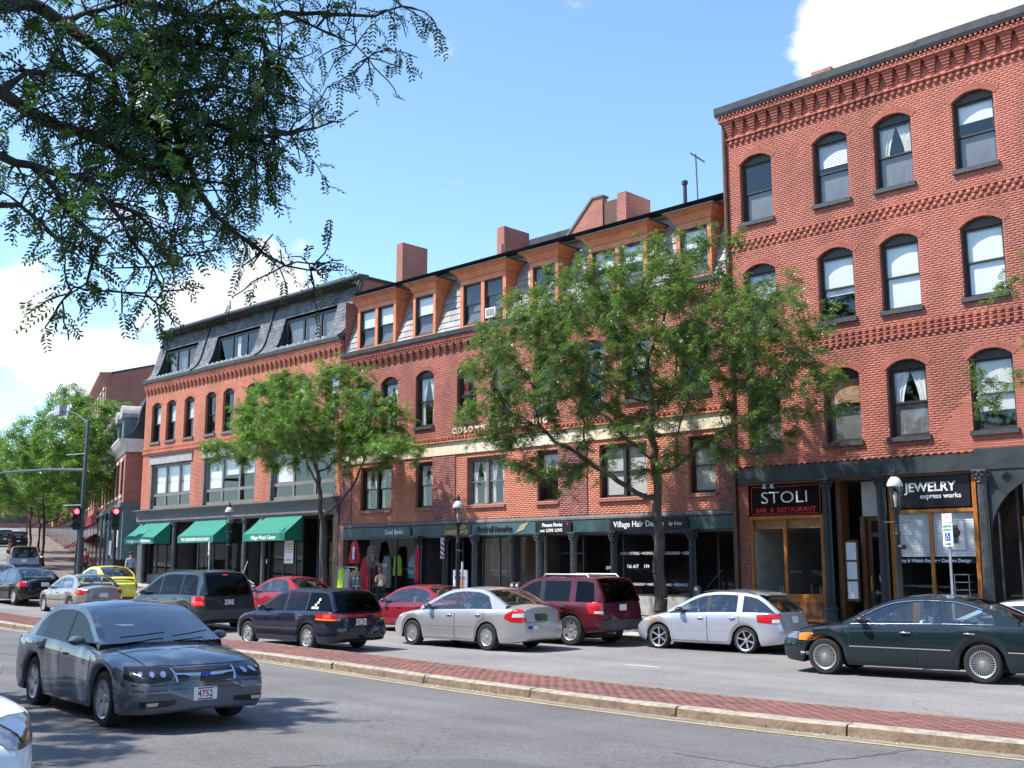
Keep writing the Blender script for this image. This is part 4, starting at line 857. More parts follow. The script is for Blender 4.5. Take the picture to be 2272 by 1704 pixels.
glazing(mbd, -26.5, -25.2, ZB, 3.1, YF + .6, (-25.9,), 'iron', rails=(2.45,), bar=.06, name='shop_door'); glazing(mbd, -24.9, -23.4, ZB + .1, 3.1, YF + .1, (), 'iron', bar=.06)
hw = glazing(mbd, -23.15, -20.3, ZB + .55, 3.1, YF + .1, (-21.65,), 'iron', bar=.06); d = glazing(mbd, -20.0, -18.8, ZB, 3.1, YF + 1.0, (-19.35,), 'iron', bar=.07, name='shop_door')
panel(mbd, 'shop_base', 'stone_grey', -23.15, -20.3, YF + .06, YF + .2, ZB - .1, ZB + .548)
lettering('HAIR CUTTING • WOMEN,   MEN & CHILDREN  • COLOR', .135, (-21.75, YF + .08, 2.42), hw, 'letter_white', ext=.002, sx=.86); lettering('Tel. 617     174', .15, (-22.5, YF + .08, 2.0), hw, 'letter_white', ext=.002, bold=.003)
lettering('PERM • HIGHLIGHT • MAKE', .12, (-22.45, YF + .08, 1.42), hw, 'letter_white', ext=.002, sx=.8); lettering('WAX • BROW &', .125, (-21.0, YF + .08, 1.42), hw, 'letter_white', ext=.002)
lettering('217', .14, (-23.75, YF + .085, 1.95), mbd, 'letter_white', ext=.002)
panel(mbd, 'red_counter', 'red_sign', -26.95, -26.75, YF + .5, YF + 1.4, ZB, 2.4)
MB().tube([(-19.9, YF + .2, 1.35), (-18.85, YF - .5, 1.9)], .02, 6).build('hand_rail', 'iron', mbd)
# barber pole on its bracket
bp = MB(); n = 24
for k in range(n):
    for j in range(12):
        a0, a1 = 6.28319 * j / 12, 6.28319 * (j + 1) / 12; z0, z1 = 2.35 + .62 * k / n, 2.35 + .62 * (k + 1) / n; ph = (j / 12 + k / n * 1.6) % 1
        bp.add([(-31.42 + .075 * math.cos(a0), 28.5 + .075 * math.sin(a0), z0), (-31.42 + .075 * math.cos(a1), 28.5 + .075 * math.sin(a1), z0), (-31.42 + .075 * math.cos(a1), 28.5 + .075 * math.sin(a1), z1), (-31.42 + .075 * math.cos(a0), 28.5 + .075 * math.sin(a0), z1)], [(0, 1, 2, 3)], 0 if ph < .25 or .5 < ph < .75 else 1 if ph < .5 else 2)
po = empty('barber_pole', (-31.42, 28.5, 2.3), label='striped red, white and blue barber pole on a shopfront column', cat='barber pole')
bp.build('striped_tube', ['letter_white', 'red_sign', 'letter_blue'], po); MB().lathe([(.09, 2.97), (.09, 3.02), (.06, 3.07), (0, 3.09)], 12, (-31.42, 28.5, 0)).build('cap', 'metal_light', po); MB().lathe([(.04, 2.26), (.09, 2.3), (.09, 2.35)], 12, (-31.42, 28.5, 0)).tube([(-31.42, 28.5, 2.3), (-31.58, 28.75, 2.4)], .02, 6).build('bracket', 'metal_light', po)
# ------------------------------------------------------------------ slate mansard building with green awnings
lb = empty('slate_building', (-47.6, YF, .8), label='brick building with dark slate mansard and three green awnings', cat='building')
LX0, LX1 = -56.55, -38.62
w3 = [-55.3, -53.7, -51.82, -49.68, -48.0, -45.85, -43.9, -41.87, -39.4]; lops = []
for i, xc in enumerate(w3):
    lops.append(op(xc, 1.0, 8.6, 2.0, .18)); window(lb, xc, 8.6, 1.0, 2.0, .18, bricks=('brick_pale', 'mortar_red'), rec=.13, sill='stone_dark', **(dict(blind=(.5, 'slats')) if i < 3 else dict(blind=(.55, 'offwhite')) if i > 5 else dict()))
brick_wall(lb, LX0, LX1, 8.3, 11.9, lops, 'brick_pale', 'mortar_red', 41)
bays = [(-55.55, -51.35), (-50.1, -45.35), (-44.05, -39.0)]
for a, b in ((LX0, -55.6), (-51.3, -50.15), (-45.3, -44.1), (-38.95, LX1)): brick_wall(lb, a, b, 4.98, 8.0, [], 'brick_pale', 'mortar_red', int(-a), name='pier_bricks')
brick_wall(lb, LX0, LX1, 7.86, 8.3, [], 'brick_pale', 'mortar_red', 45)
courses(lb, LX0, LX1, 8.28, 8.35, .03, 'brick_pale'); dentils(lb, LX0, LX1, 8.15, 8.278, .08, .08, .04, 'brick_pale'); courses(lb, LX0, LX1, 8.08, 8.148, .05, 'brick_pale'); dentils(lb, LX0, LX1, 7.94, 8.078, .08, .08, .06, 'brick_pale')
inner(lb, LX0 + .05, LX1 - .05, (4.9, 8.2, 11.9)); inner(lb, LX0 + .05, LX1 - .06, (12.1, 14.58), 3.4); shell(lb, LX0, LX1, 4.3, 12.0)
for a, b in bays:
    panel(lb, 'lintel_beam', 'stone_grey', a - .12, b + .12, YF - .06, YF + .2, 7.38, 7.8); m = MB(); m.prism([(YF - .06, 7.802), (YF - .14, 7.86), (YF + .1, 7.87), (YF + .1, 7.802)], 'x', a - .15, b + .15); m.build('lintel_cap', 'stone_dark', lb)
    g = glazing(lb, a, b, 5.0, 7.36, YF + .14, (a + (b - a) * .34, a + (b - a) * .67), 'frame_grey', rails=(5.72,), bar=.15, name='bay_window', gm='window_glass', d=.12)
    panel(g, 'blind', 'white_paint', a + .1, a + (b - a) * (.97 if a < -52 else .3), YF + .3, YF + .305, 5.85, 7.3)
    if -51 < a < -50: panel(g, 'blind', 'white_paint', a + (b - a) * .36, b - .1, YF + .3, YF + .305, 6.45, 7.3)
    for x in (a - .04, b - .05): panel(g, 'jamb', 'frame_grey', x, x + .09, YF - .0, YF + .139, 5.0, 7.378)
m = MB(); m.prism([(YF - .42, 4.88), (YF - .42, 4.93), (YF + .1, 4.99), (YF + .1, 4.22), (YF - .12, 4.22), (YF - .14, 4.3), (YF - .18, 4.32), (YF - .18, 4.66), (YF - .3, 4.8)], 'x', LX0 - .05, LX1); m.build('shop_cornice', 'stone_dark', lb)
cm = corbel_mesh('l', 5, .36, .09, .26, .04, .15, 'brick_pale')
for i in range(46): place('corbel', cm, lb, LX0 + .2 + i * .39, YF, 11.24)
courses(lb, LX0, LX1, 11.60, 11.68, .16, 'brick_pale'); dentils(lb, LX0, LX1, 11.682, 11.80, .07, .07, .18, 'brick_pale'); courses(lb, LX0, LX1, 11.802, 11.87, .2, 'brick_pale')
m = MB(); m.prism([(YF - .21, 11.872), (YF - .25, 11.9), (YF - .27, 12.03), (YF - .24, 12.05), (YF + .1, 12.02), (YF + .1, 11.872)], 'x', LX0 - .1, LX1); m.build('gutter', 'fascia_dark', lb)
# curved slate slope
prof = [(YF - .26, 12.05), (YF + .05, 12.28), (YF + .26, 12.62), (YF + .42, 13.1), (YF + .6, 13.75), (YF + .92, 14.9)]
cum = [0]
for i in range(1, len(prof)): cum.append(cum[-1] + math.hypot(prof[i][0] - prof[i - 1][0], prof[i][1] - prof[i - 1][1]))
PY = [(c, p[0]) for c, p in zip(cum, prof)]; PZ = [(c, p[1]) for c, p in zip(cum, prof)]
def lsurf(s):
    p = Vector((0, sp1(PY, s), sp1(PZ, s))); q = Vector((0, sp1(PY, s + .02), sp1(PZ, s + .02))) if s < cum[-1] - .03 else None
    t = (q - p).normalized() if q else Vector((0, prof[-1][0] - prof[-2][0], prof[-1][1] - prof[-2][1])).normalized(); return p, t
rec = [(-55.75, -52.25), (-50.3, -46.3), (-44.1, -39.95)]
def lz(s): return lsurf(s)[0].z
NR = 17; EX = cum[-1] / NR
def lskip(s): return rec if 12.2 < lz(s) < 13.72 else []
m = MB()
segs = [(LX0, rec[0][0]), (rec[0][1], rec[1][0]), (rec[1][1], rec[2][0]), (rec[2][1], LX1)]
def pt(x, s, o=-.012): p, t = lsurf(s); return (x, p.y + t.z * -o * -1 * -1 if False else p.y - o * t.z * 1.0, p.z + o * t.y)
ss = [cum[-1] * i / 12 for i in range(13)]
for a, b in segs: m.grid([[(x, lsurf(s)[0].y + .015, lsurf(s)[0].z - .01) for x in (a, b)] for s in ss])
for a, b in rec:
    for lo, hi in ((0, .30), (None, None)):
        sel = [s for s in ss if (lz(s) <= 12.3 if lo == 0 else lz(s) >= 13.68)]
        if len(sel) > 1: m.grid([[(x, lsurf(s)[0].y + .015, lsurf(s)[0].z - .01) for x in (a, b)] for s in sel])
m.build('mansard_roof', 'slate_base', lb)
tiles(lb, LX0 + .01, LX1 - .01, NR, EX, .27, .012, lsurf, lskip, 'slate', 6, 300, 'slate', lambda x, p: -x, .012)
for a, b in rec:                                     # windows set back into the slope
    zb, zt = 12.2, 13.72; yb = YF + .72; side = [(sp1(PY, s), sp1(PZ, s)) for s in ss if 12.2 <= sp1(PZ, s) <= 13.75]; y_t = min(side[-1][0] + .02, yb)
    m = MB()
    for x in (a, b): m.add([(x, *p) for p in side] + [(x, yb, zt), (x, yb, zb)], [tuple(range(len(side) + 2))])
    m.add([(a, y_t, zt), (b, y_t, zt), (b, yb, zt), (a, yb, zt)], [(0, 1, 2, 3)]); m.add([(a, side[0][0], zb), (b, side[0][0], zb), (b, yb, zb), (a, yb, zb)], [(0, 1, 2, 3)]); m.build('window_recess', 'slate_base', lb)
    g = glazing(lb, a + .01, b - .01, zb, zt, yb - .06, (a + (b - a) * .35, a + (b - a) * .68), 'frame_dark', bar=.12, name='roof_window', gm='window_glass', d=.1)
    panel(g, 'curtain', 'stone_dark', a + .15, b - .15, yb + .12, yb + .13, zb + .1, zt - .1) if a < -52 or a > -45 else panel(g, 'curtain', 'curtain', a + 1.6, a + 1.9, yb + .12, yb + .13, zb + .1, zt - .1)
    for i in range(9): MB().box(a + .2 + i * (b - a - .4) / 8 - .05, a + .2 + i * (b - a - .4) / 8 + .05, side[0][0] + .0, side[0][0] + .06, zb + .0, zb + .09).build('snow_guard', 'metal_light', lb)
for x in (-51.4, -45.3, LX1 - .06): MB().tube([(x, lsurf(s)[0].y - .05, lsurf(s)[0].z + .03) for s in ss], .045, 8).build('roof_rib', 'fascia_dark', lb, smooth=50)
m = MB(); m.prism([(YF + .74, 14.9), (YF + .70, 14.98), (YF + .72, 15.08), (YF + 1.3, 15.12), (YF + 1.3, 14.9)], 'x', LX0 - .08, LX1 + .03); m.build('roof_edge', 'fascia_dark', lb)
MB().box(LX0, LX1 - .01, YF + 1.302, YF + 12, 14.6, 15.06).build('roof', 'roof_tar', lb); MB().box(-43.6, -41.6, 31.2, 34, 15.05, 15.75).build('roof_hatch', 'roof_tar', lb)
m = MB(); m.prism([(YF + .05, 12.0)] + [(sp1(PY, s) + .02, sp1(PZ, s) - .02) for s in ss[2:]] + [(YF + 12, 14.9), (YF + 12, 12.0)], 'x', LX1 - .05, LX1); m.build('end_wall', 'brick_side', lb)
m = MB(); m.prism([(sp1(PY, s) - .03, sp1(PZ, s)) for s in ss] + [(YF + 12, 15.16), (YF + 12, 14.9), (YF + 1.1, 14.9)] + [(sp1(PY, s) + .12, sp1(PZ, s) - .05) for s in ss[::-1]], 'x', LX1 - .001, LX1 + .05); m.build('end_coping', 'fascia_dark', lb)
m = MB(); m.prism([(YF - .2, 12.0)] + [(sp1(PY, s), sp1(PZ, s)) for s in ss] + [(YF + 12, 14.9), (YF + 12, 12.0)], 'x', LX0, LX0 + .04); m.build('end_wall', 'slate_base', lb)
# shopfronts under the awnings
ZL = lambda x: walk_z(x, 28.9)
panel(lb, 'corner_pier', 'iron_grey', LX0, LX0 + .5, YF - .05, YF + .2, .6, 4.219); panel(lb, 'end_pier', 'wood_brown', LX1 - .35, LX1, YF - .05, YF + .2, .4, 4.219)
for x in (-55.75, -52.55, -45.88, -44.25, -39.7): MB().tube([(x, YF - .1, ZL(x)), (x, YF - .1, 4.0)], .11, 14).lathe([(.11, 4.0), (.16, 4.06), (.16, 4.219)], 14, (x, YF - .1, 0)).build('column', 'iron_grey', lb, smooth=40)
for a, b in ((-56.0, -52.6), (-52.5, -45.9), (-45.8, -44.3), (-44.2, -39.0)): shop_room(lb, a, b, ZL(a) - .05, 4.21, 3.2, 'interior')
glazing(lb, -55.6, -52.7, 1.5, 4.1, YF + .1, (-54.7, -53.7), 'iron', bar=.06); glazing(lb, -52.4, -50.6, ZL(-51), 4.1, YF + .9, (-51.4,), 'iron', rails=(3.4,), bar=.07, name='shop_door')
glazing(lb, -50.5, -46.1, 1.35, 4.1, YF + .1, (-49.0, -47.6), 'iron', bar=.06); d = glazing(lb, -45.7, -44.4, ZL(-45), 4.1, YF + .7, (), 'iron', rails=(3.3,), bar=.1, name='shop_door')
panel(d, 'door_notice', 'white_paint', -45.2, -45.0, YF + .69, YF + .7, 2.1, 2.3); panel(d, 'door_notice', 'letter_white', -44.95, -44.75, YF + .69, YF + .7, 2.2, 2.5)
w = glazing(lb, -44.1, -41.4, 1.3, 4.1, YF + .1, (-42.9, -41.95), 'iron', bar=.06)
p = panel(w, 'poster', 'white_paint', -42.8, -42.1, YF + .08, YF + .085, 2.1, 3.35); lettering('QUALITY', .13, (-42.45, YF + .07, 3.15), p, 'letter_dark', ext=.002)
for k in range(4): MB().box(-42.7, -42.2, YF + .074, YF + .079, 2.95 - .12 * k, 2.98 - .12 * k).build('poster_line', 'letter_grey', p)
lettering('617-734', .11, (-42.45, YF + .07, 2.25), p, 'letter_dark', ext=.002)
glazing(lb, -41.3, -39.85, ZL(-41), 4.1, YF + .8, (-40.6,), 'iron', rails=(3.3,), bar=.08, name='shop_door'); glazing(lb, -39.5, -39.0, ZL(-39), 4.1, YF + .3, (), 'iron', bar=.06)
for a, b, z in ((-55.6, -52.7, 1.5), (-50.5, -46.1, 1.35), (-44.1, -41.4, 1.3)): panel(lb, 'shop_base', 'stone_dark', a, b, YF + .08, YF + .2, .4, z - .002)
MB().tube([(-45.5, 28.6, 1.5), (-44.6, 28.3, 2.2)], .02, 6).build('hand_rail', 'metal_light', lb)
def awning(x0, x1, text, size, label, sx=.9):
    y1, zt, zf, zv = YF - 1.06, 4.2, 3.43, 3.10; a = empty('awning', ((x0 + x1) / 2, YF - .1, 4.2), label=label, cat='awning', group='green awnings over the shopfronts')
    m = MB(); m.grid([[(x0 + (x1 - x0) * i / 6, YF - .13 + (y1 - YF + .13) * t, zt + (zf - zt) * t - .03 * math.sin(t * 3.1416)) for i in range(7)] for t in (0, .25, .5, .75, 1)]); m.build('canopy', 'awning_green', a, smooth=40)
    MB().box(x0, x1, y1 - .012, y1, zv, zf).build('valance', 'awning_green', a)
    for x in (x0, x1 - .012): m = MB(); m.prism([(YF - .13, zt), (YF - .13, zv), (y1 + .002, zv), (y1 + .002, zf)], 'x', x, x + .012); m.build('side_panel', 'awning_green', a)
    lettering(text, size, ((x0 + x1) / 2, y1 - .02, (zv + zf) / 2 - .02), a, 'letter_white', bold=.006, ext=.003, sx=sx)
awning(-56.1, -52.9, 'KUNEVICH & LAU INSURANCE', .2, 'green awning lettered KUNEVICH & LAU INSURANCE', .98)
awning(-50.45, -47.1, "THE CHILDREN'S BOOK SHOP", .2, "green awning lettered THE CHILDREN'S BOOK SHOP", .98)
awning(-44.5, -41.15, 'Village Watch Center', .24, 'green awning lettered Village Watch Center', .95)
# ------------------------------------------------------------------ buildings along the far street
def frame_root(name, label, s, z=None):
    p = fs(s, 0); return empty(name, (p.x, p.y, p.z), HAF, label, 'building')
HAF = math.atan2(EV.y, EV.x)
def loc_build(mb, name, m, root, **k):
    o = mb.build(name, m, root, **k); o.matrix_parent_inverse = Matrix.Translation((0, 0, -wloc(root).z)); return o
mat('cornice_white', (.62, .58, .50), .7, var=.1); mat('shop_red', (.20, .02, .025), .6, var=.1); mat('shop_dark', (.03, .03, .032), .5, var=.1); mat('shop_orange', (.75, .20, .03), .6, var=0); mat('stone_pale', (.55, .50, .43), .8, var=.1)
def far_windows(root, L, rows, n, w=1.0, h=1.9, fm='frame_dark', lintel='stone_pale', x0=0.):
    for z in rows:
        for i in range(n):
            x = x0 + L * (i + .5) / n; m = MB(); m.box(x - w / 2, x + w / 2, .012, .04, z, z + h); wn = loc_build(m, 'window', fm, root)
            for a, b in ((z + .08, z + h / 2 - .04), (z + h / 2 + .04, z + h - .08)): q = MB(); q.box(x - w / 2 + .08, x + w / 2 - .08, .041, .048, a, b); o = q.build('pane', 'black_gloss', wn); o.matrix_parent_inverse = Matrix.Translation((0, 0, 0))
            for a, b in ((z + h, z + h + .2), (z - .15, z)): q = MB(); q.box(x - w / 2 - .1, x + w / 2 + .1, .012, .1, a, b); o = q.build('lintel' if a > z else 'sill', lintel, wn); o.matrix_parent_inverse = Matrix()
def far_building(name, label, s0, L, z1, bm, rows, n, shop='shop_dark', zs=None, cm='stone_dark', depth=9, cor=.5, wh=1.9):
    r = frame_root(name, label, s0); zb = wloc(r).z; zs = zs or zb + 4.0
    m = MB(); m.box(0, L - .02, -depth, 0, zs, z1); loc_build(m, 'wall', bm, r)
    m = MB(); m.box(0, L - .02, -depth, -.02, zb - 1.5, zs); loc_build(m, 'shopfront', shop, r)
    k = max(2, int(L / 3.2))
    for i in range(k): q = MB(); q.box(L * i / k + .3, L * (i + 1) / k - .3, -.018, .02, zb + .6, zs - .9); loc_build(q, 'shop_window', 'black_gloss', r)
    q = MB(); q.box(0, L - .02, -.0, .15, zs - .7, zs - .02); loc_build(q, 'shop_sign', shop, r)
    m = MB(); m.prism([(.0, z1 - .7), (.35, z1 - .2), (cor, z1 + .05), (cor, z1 + .2), (-.3, z1 + .25), (-.3, z1 - .7)], 'x', -.05, L - .0); loc_build(m, 'cornice', cm, r)
    far_windows(r, L, rows, n, h=wh); return r
b4 = frame_root('corner_building', 'low corner building with teal shopfront and white cornice', 0); zb = wloc(b4).z
m = MB(); m.box(0, 17.8, -9, 0, 5.45, 8.25); loc_build(m, 'wall', 'brick_far', b4)
m = MB(); m.box(0, 17.8, -9, -.03, zb - 1, 5.2); loc_build(m, 'shopfront', 'shop_teal', b4); m = MB(); m.box(-.06, 17.8, -9, .14, 5.2, 5.449); loc_build(m, 'shop_cornice', 'shop_teal', b4)
for i in range(5): q = MB(); q.box(1.0 + i * 3.3, 3.6 + i * 3.3, -.028, .03, zb + .7, 4.3); w = loc_build(q, 'shop_window', 'black_gloss', b4)
for i in range(5):
    q = MB(); q.box(.5 + i * 3.3, .75 + i * 3.3, -.03, .1, zb, 5.19); loc_build(q, 'pilaster', 'shop_teal', b4)
q = MB(); q.box(-.012, -.001, -3.0, -.5, zb + .1, 4.9); loc_build(q, 'side_panel', 'shop_teal', b4); q = MB(); q.box(-.02, -.013, -2.4, -1.0, 2.6, 3.9); loc_build(q, 'side_window', 'black_gloss', b4); q = MB(); q.box(-.024, -.014, -1.9, -1.3, 1.7, 2.4); loc_build(q, 'notice', 'white_paint', b4)
q = MB(); q.box(.9, 2.6, .03, .12, 3.0, 4.6); loc_build(q, 'sign_board', 'white_paint', b4)
m = MB(); m.prism([(-9, 8.25), (.05, 8.25), (.08, 8.5), (.3, 8.62), (.45, 8.9), (.45, 8.98), (-9, 8.98)], 'x', -.3, 17.9); loc_build(m, 'cornice', 'cornice_white', b4)
m = MB(); pr = [(.3, 8.98), (-.25, 9.3), (-.55, 9.9), (-.7, 10.7), (-1.0, 11.5), (-9, 11.7), (-9, 8.98)]; m.prism(pr, 'x', -.1, 17.8); loc_build(m, 'mansard_roof', 'slate_base', b4)
for x in (1.5, 4.6, 7.8, 11, 14.2):
    q = MB(); q.box(x - .6, x + .6, -1.2, .1, 8.99, 10.3); d = loc_build(q, 'dormer', 'shop_teal', b4); q = MB(); q.prism([(x + .75 * math.cos(a), 10.3 + .75 * math.sin(a)) for a in [R(180) * i / 10 for i in range(11)]], 'y', -1.3, .25); o = q.build('dormer_roof', 'stone_grey', d); o.matrix_parent_inverse = Matrix()
far_windows(b4, 17.8, (5.9, ), 7, 1.0, 1.9, lintel='cornice_white')
b5 = far_building('tall_brick_building', 'tall brick building with end chimney behind the low corner building', 18, 21.8, 15.4, 'brick_far', (6.4, 9.6, 12.6), 8, 'shop_red', cm='brick_far')
m = MB(); m.prism([(0, 15.6), (-3.2, 16.45), (-10, 15.0), (-10, 15.39), (0, 15.39)], 'x', 0.02, 21.7); loc_build(m, 'roof', 'roof_tar', b5); m = MB(); m.prism([(.02, 15.39), (-3.2, 16.3), (-9, 15.6), (-9, 15.39)], 'x', -.02, .02); loc_build(m, 'gable', 'brick_far', b5)
q = MB(); q.box(-.25, .7, -5.2, -3.9, 5, 16.9); loc_build(q, 'chimney', 'brick_far', b5)
m = MB()
for i in range(4): m.prism([(.0, 4.2), (1.3, 3.4), (1.3, 3.3), (.0, 4.1)], 'x', 1 + i * 5, 4.5 + i * 5)
loc_build(m, 'shop_awning', 'shop_red', b5)
far_building('grey_cornice_building', 'brick building with heavy dark grey cornice up the far street', 40, 20, 16.7, 'brick_far2', (7.8, 11, 13.6), 7, 'shop_dark', cor=1.0)
far_building('brown_row_building', 'brown brick row building further up the far street', 60.2, 26, 15.2, 'brick_far2', (8.6, 11.8), 9, 'shop_red')
o = far_building('orange_sign_building', 'low far building with an orange shop sign up the hill', 86.4, 34, 12.5, 'brick_far', (8.6,), 11, 'shop_dark')
q = MB(); q.box(4, 9, .2, .5, 6.9, 7.8); loc_build(q, 'orange_sign', 'shop_orange', o)
far_building('hilltop_building', 'pale brick building at the top of the far street', 121, 60, 15.5, 'brick_far2', (9.6, 12.2), 16, 'shop_dark')
# the row across the far street closes the view on the other side
p = fs(40, 26); r = empty('opposite_row', (p.x, p.y, p.z), HAF, 'plain brick row on the opposite side of the far street', 'building')
m = MB(); m.box(0, 150, 0, 9, p.z - 3, p.z + 12); o = loc_build(m, 'wall', 'brick_far2', r)
for i in range(30): q = MB(); q.box(2 + i * 5, 3.2 + i * 5, -.05, -.001, p.z + 5, p.z + 7); loc_build(q, 'window', 'black_gloss', r)
p = fs(215, 10); r = empty('end_building', (p.x, p.y, p.z), HAF, 'tan building closing the far end of the street', 'building'); m = MB(); m.box(0, 10, -16, 16, p.z - 3, p.z + 8); loc_build(m, 'wall', 'brick_far', r); q = MB(); q.box(-.05, -.001, -8, 10, p.z + 1, p.z + 3); loc_build(q, 'shop_window', 'black_gloss', r)
# row behind the viewer, mirrored in the shop windows
for i, (x0, x1, h, bm) in enumerate(((-62, -34, 10.5, 'brick_far'), (-33.8, -12, 8.0, 'brick_far2'), (-11.8, 16, 11.5, 'brick_side'))):
    z0 = near_z((x0 + x1) / 2, .8); r = empty('facing_building', ((x0 + x1) / 2, -7, z0), 0, ('red brick', 'low tan brick', 'dark brick')[i] + ' building behind the viewer across the near sidewalk', 'building')
    MB().box(x0, x1, -16, -7, z0 - 1, z0 + h).build('wall', bm, r); MB().box(x0 + .3, x1 - .3, -6.99, -6.9, z0 + .6, z0 + 3.2).build('shop_window', 'black_gloss', r); MB().box(x0 - .1, x1 + .1, -7.1, -6.6, z0 + h - .5, z0 + h + .2).build('cornice', 'stone_dark', r)
    n = int((x1 - x0) / 2.6)
    for k in range(n):
        for z in (4.4, 7.2):
            if z + 2 < h: q = x0 + (x1 - x0) * (k + .5) / n; MB().box(q - .5, q + .5, -6.99, -6.93, z0 + z, z0 + z + 1.8).build('window', 'black_gloss', r)
# ------------------------------------------------------------------ vehicles
def paint(name, col, metal=.35, rough=.32): return mat(name, col, rough if metal > .3 else .5, metal=metal if metal > .3 else 0, var=.04, vs=1.5, coat=1.0, spec=.5 if metal > .3 else .08)
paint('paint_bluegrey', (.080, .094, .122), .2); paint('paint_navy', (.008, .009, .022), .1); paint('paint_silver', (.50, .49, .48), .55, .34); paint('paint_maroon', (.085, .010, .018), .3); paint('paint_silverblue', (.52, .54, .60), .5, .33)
paint('paint_darkgreen', (.008, .018, .022), .2); paint('paint_van', (.022, .034, .036), .2); paint('paint_red', (.30, .010, .018), .15); paint('paint_maroon_lit', (.22, .012, .022), .2); paint('paint_tan', (.34, .29, .25), .4); paint('paint_black', (.006, .006, .008), .0)  # the maroon here is a brighter paint, for the sedan and the hatchback
paint('paint_yellow', (.72, .68, .10), .0); paint('paint_white', (.70, .74, .78), .1); paint('paint_grey', (.22, .22, .25), .4)
mat('tyre', (.018, .018, .019), .85, var=.15, vs=6); mat('rim_silver', (.60, .60, .60), .3, metal=.75, var=0); mat('rim_dark', (.03, .03, .032), .6, var=0); mat('trim_black', (.014, .014, .015), .5, var=0)
mat('chrome', (.75, .75, .76), .12, metal=1, var=0); mat('tail_red', (.50, .012, .015), .15, var=0, coat=.6); mat('tail_lit', (.9, .03, .02), .2, var=0, emit=1.6); mat('tail_amber', (.75, .25, .03), .2, var=0, coat=.5); mat('tail_clear', (.62, .60, .58), .15, var=0, coat=.5)
mat('lamp_clear', (.20, .21, .22), .08, metal=.5, var=.3, vs=9, coat=1); mat('lamp_dark', (.012, .012, .014), .12, var=0, coat=.25, spec=.25); mat('lamp_lens', (.50, .51, .54), .10, metal=.9, var=0, coat=1); mat('seat_grey', (.10, .10, .105), .9, var=.1); mat('seat_tan', (.26, .24, .21), .9, var=.1); mat('plate_white', (.72, .72, .72), .5, var=0); mat('plate_red', (.35, .03, .04), .5, var=0); mat('plate_green', (.03, .10, .05), .5, var=0); mat('bumper_grey', (.045, .048, .052), .55, var=.1)
mat('skin', (.55, .33, .24), .6, var=.05); mat('hair_dark', (.03, .018, .012), .7, var=.2); mat('cloth_white', (.72, .72, .72), .9, var=.05)
WH = {}
def wheel_meshes(R_, tw, rr, n, sw, dish, cap):
    k = (R_, tw, rr, n, sw, dish, cap)
    if k in WH: return WH[k]
    t = MB(); h = tw / 2
    t.lathe([(rr, -h * .8), (rr + .015, -h), (R_ * .90, -h * 1.02), (R_ * .975, -h * .86), (R_, -h * .6), (R_, h * .6), (R_ * .975, h * .86), (R_ * .90, h * 1.02), (rr + .015, h), (rr, h * .8)], 36, axis='y', cap=False)
    d = MB(); d.lathe([(rr * .99, -h * .9), (rr * .97, -h * .3), (rr * .6, -h * .15), (0, -h * .15)], 28, axis='y', cap=False)
    r = MB(); o = h * .92
    r.lathe([(rr * .99, o), (rr * 1.03, o + .006), (rr * 1.02, o - .004), (rr * .93, o - .012), (rr * .90, o - .05)], 32, axis='y', cap=False)
    for i in range(n):
        a = 6.28319 * i / n; ca, sa = math.cos(a), math.sin(a); w0, w1 = sw * .5, sw * .62
        q = [(rr * .16, -w0 * .9, o - dish), (rr * .95, -w1, o - .012), (rr * .95, w1, o - .012), (rr * .16, w0 * .9, o - dish)]
        v = [(p[0] * ca - p[1] * sa, p[2], p[0] * sa + p[1] * ca) for p in q] + [((p[0]) * ca - p[1] * 1.15 * sa, p[2] - .03, p[0] * sa + p[1] * 1.15 * ca) for p in q]
        r.add(v, [(0, 1, 2, 3), (0, 4, 5, 1), (2, 6, 7, 3), (1, 5, 6, 2)])
    r.lathe([(rr * .24, o - dish - .02), (rr * .22, o - dish + .012), (rr * .10, o - dish + .022), (0, o - dish + .022)], 16, axis='y')
    if cap: r.lathe([(rr * .92, o - .03), (rr * .5, o - .042), (rr * .3, o - .036), (0, o - .036)], 28, axis='y', cap=False)
    WH[k] = (t.mesh('tyre', 'tyre', smooth=35, normals=True), d.mesh('brake_disc', 'rim_dark'), r.mesh('rim', 'rim_silver', smooth=35, normals=True)); return WH[k]
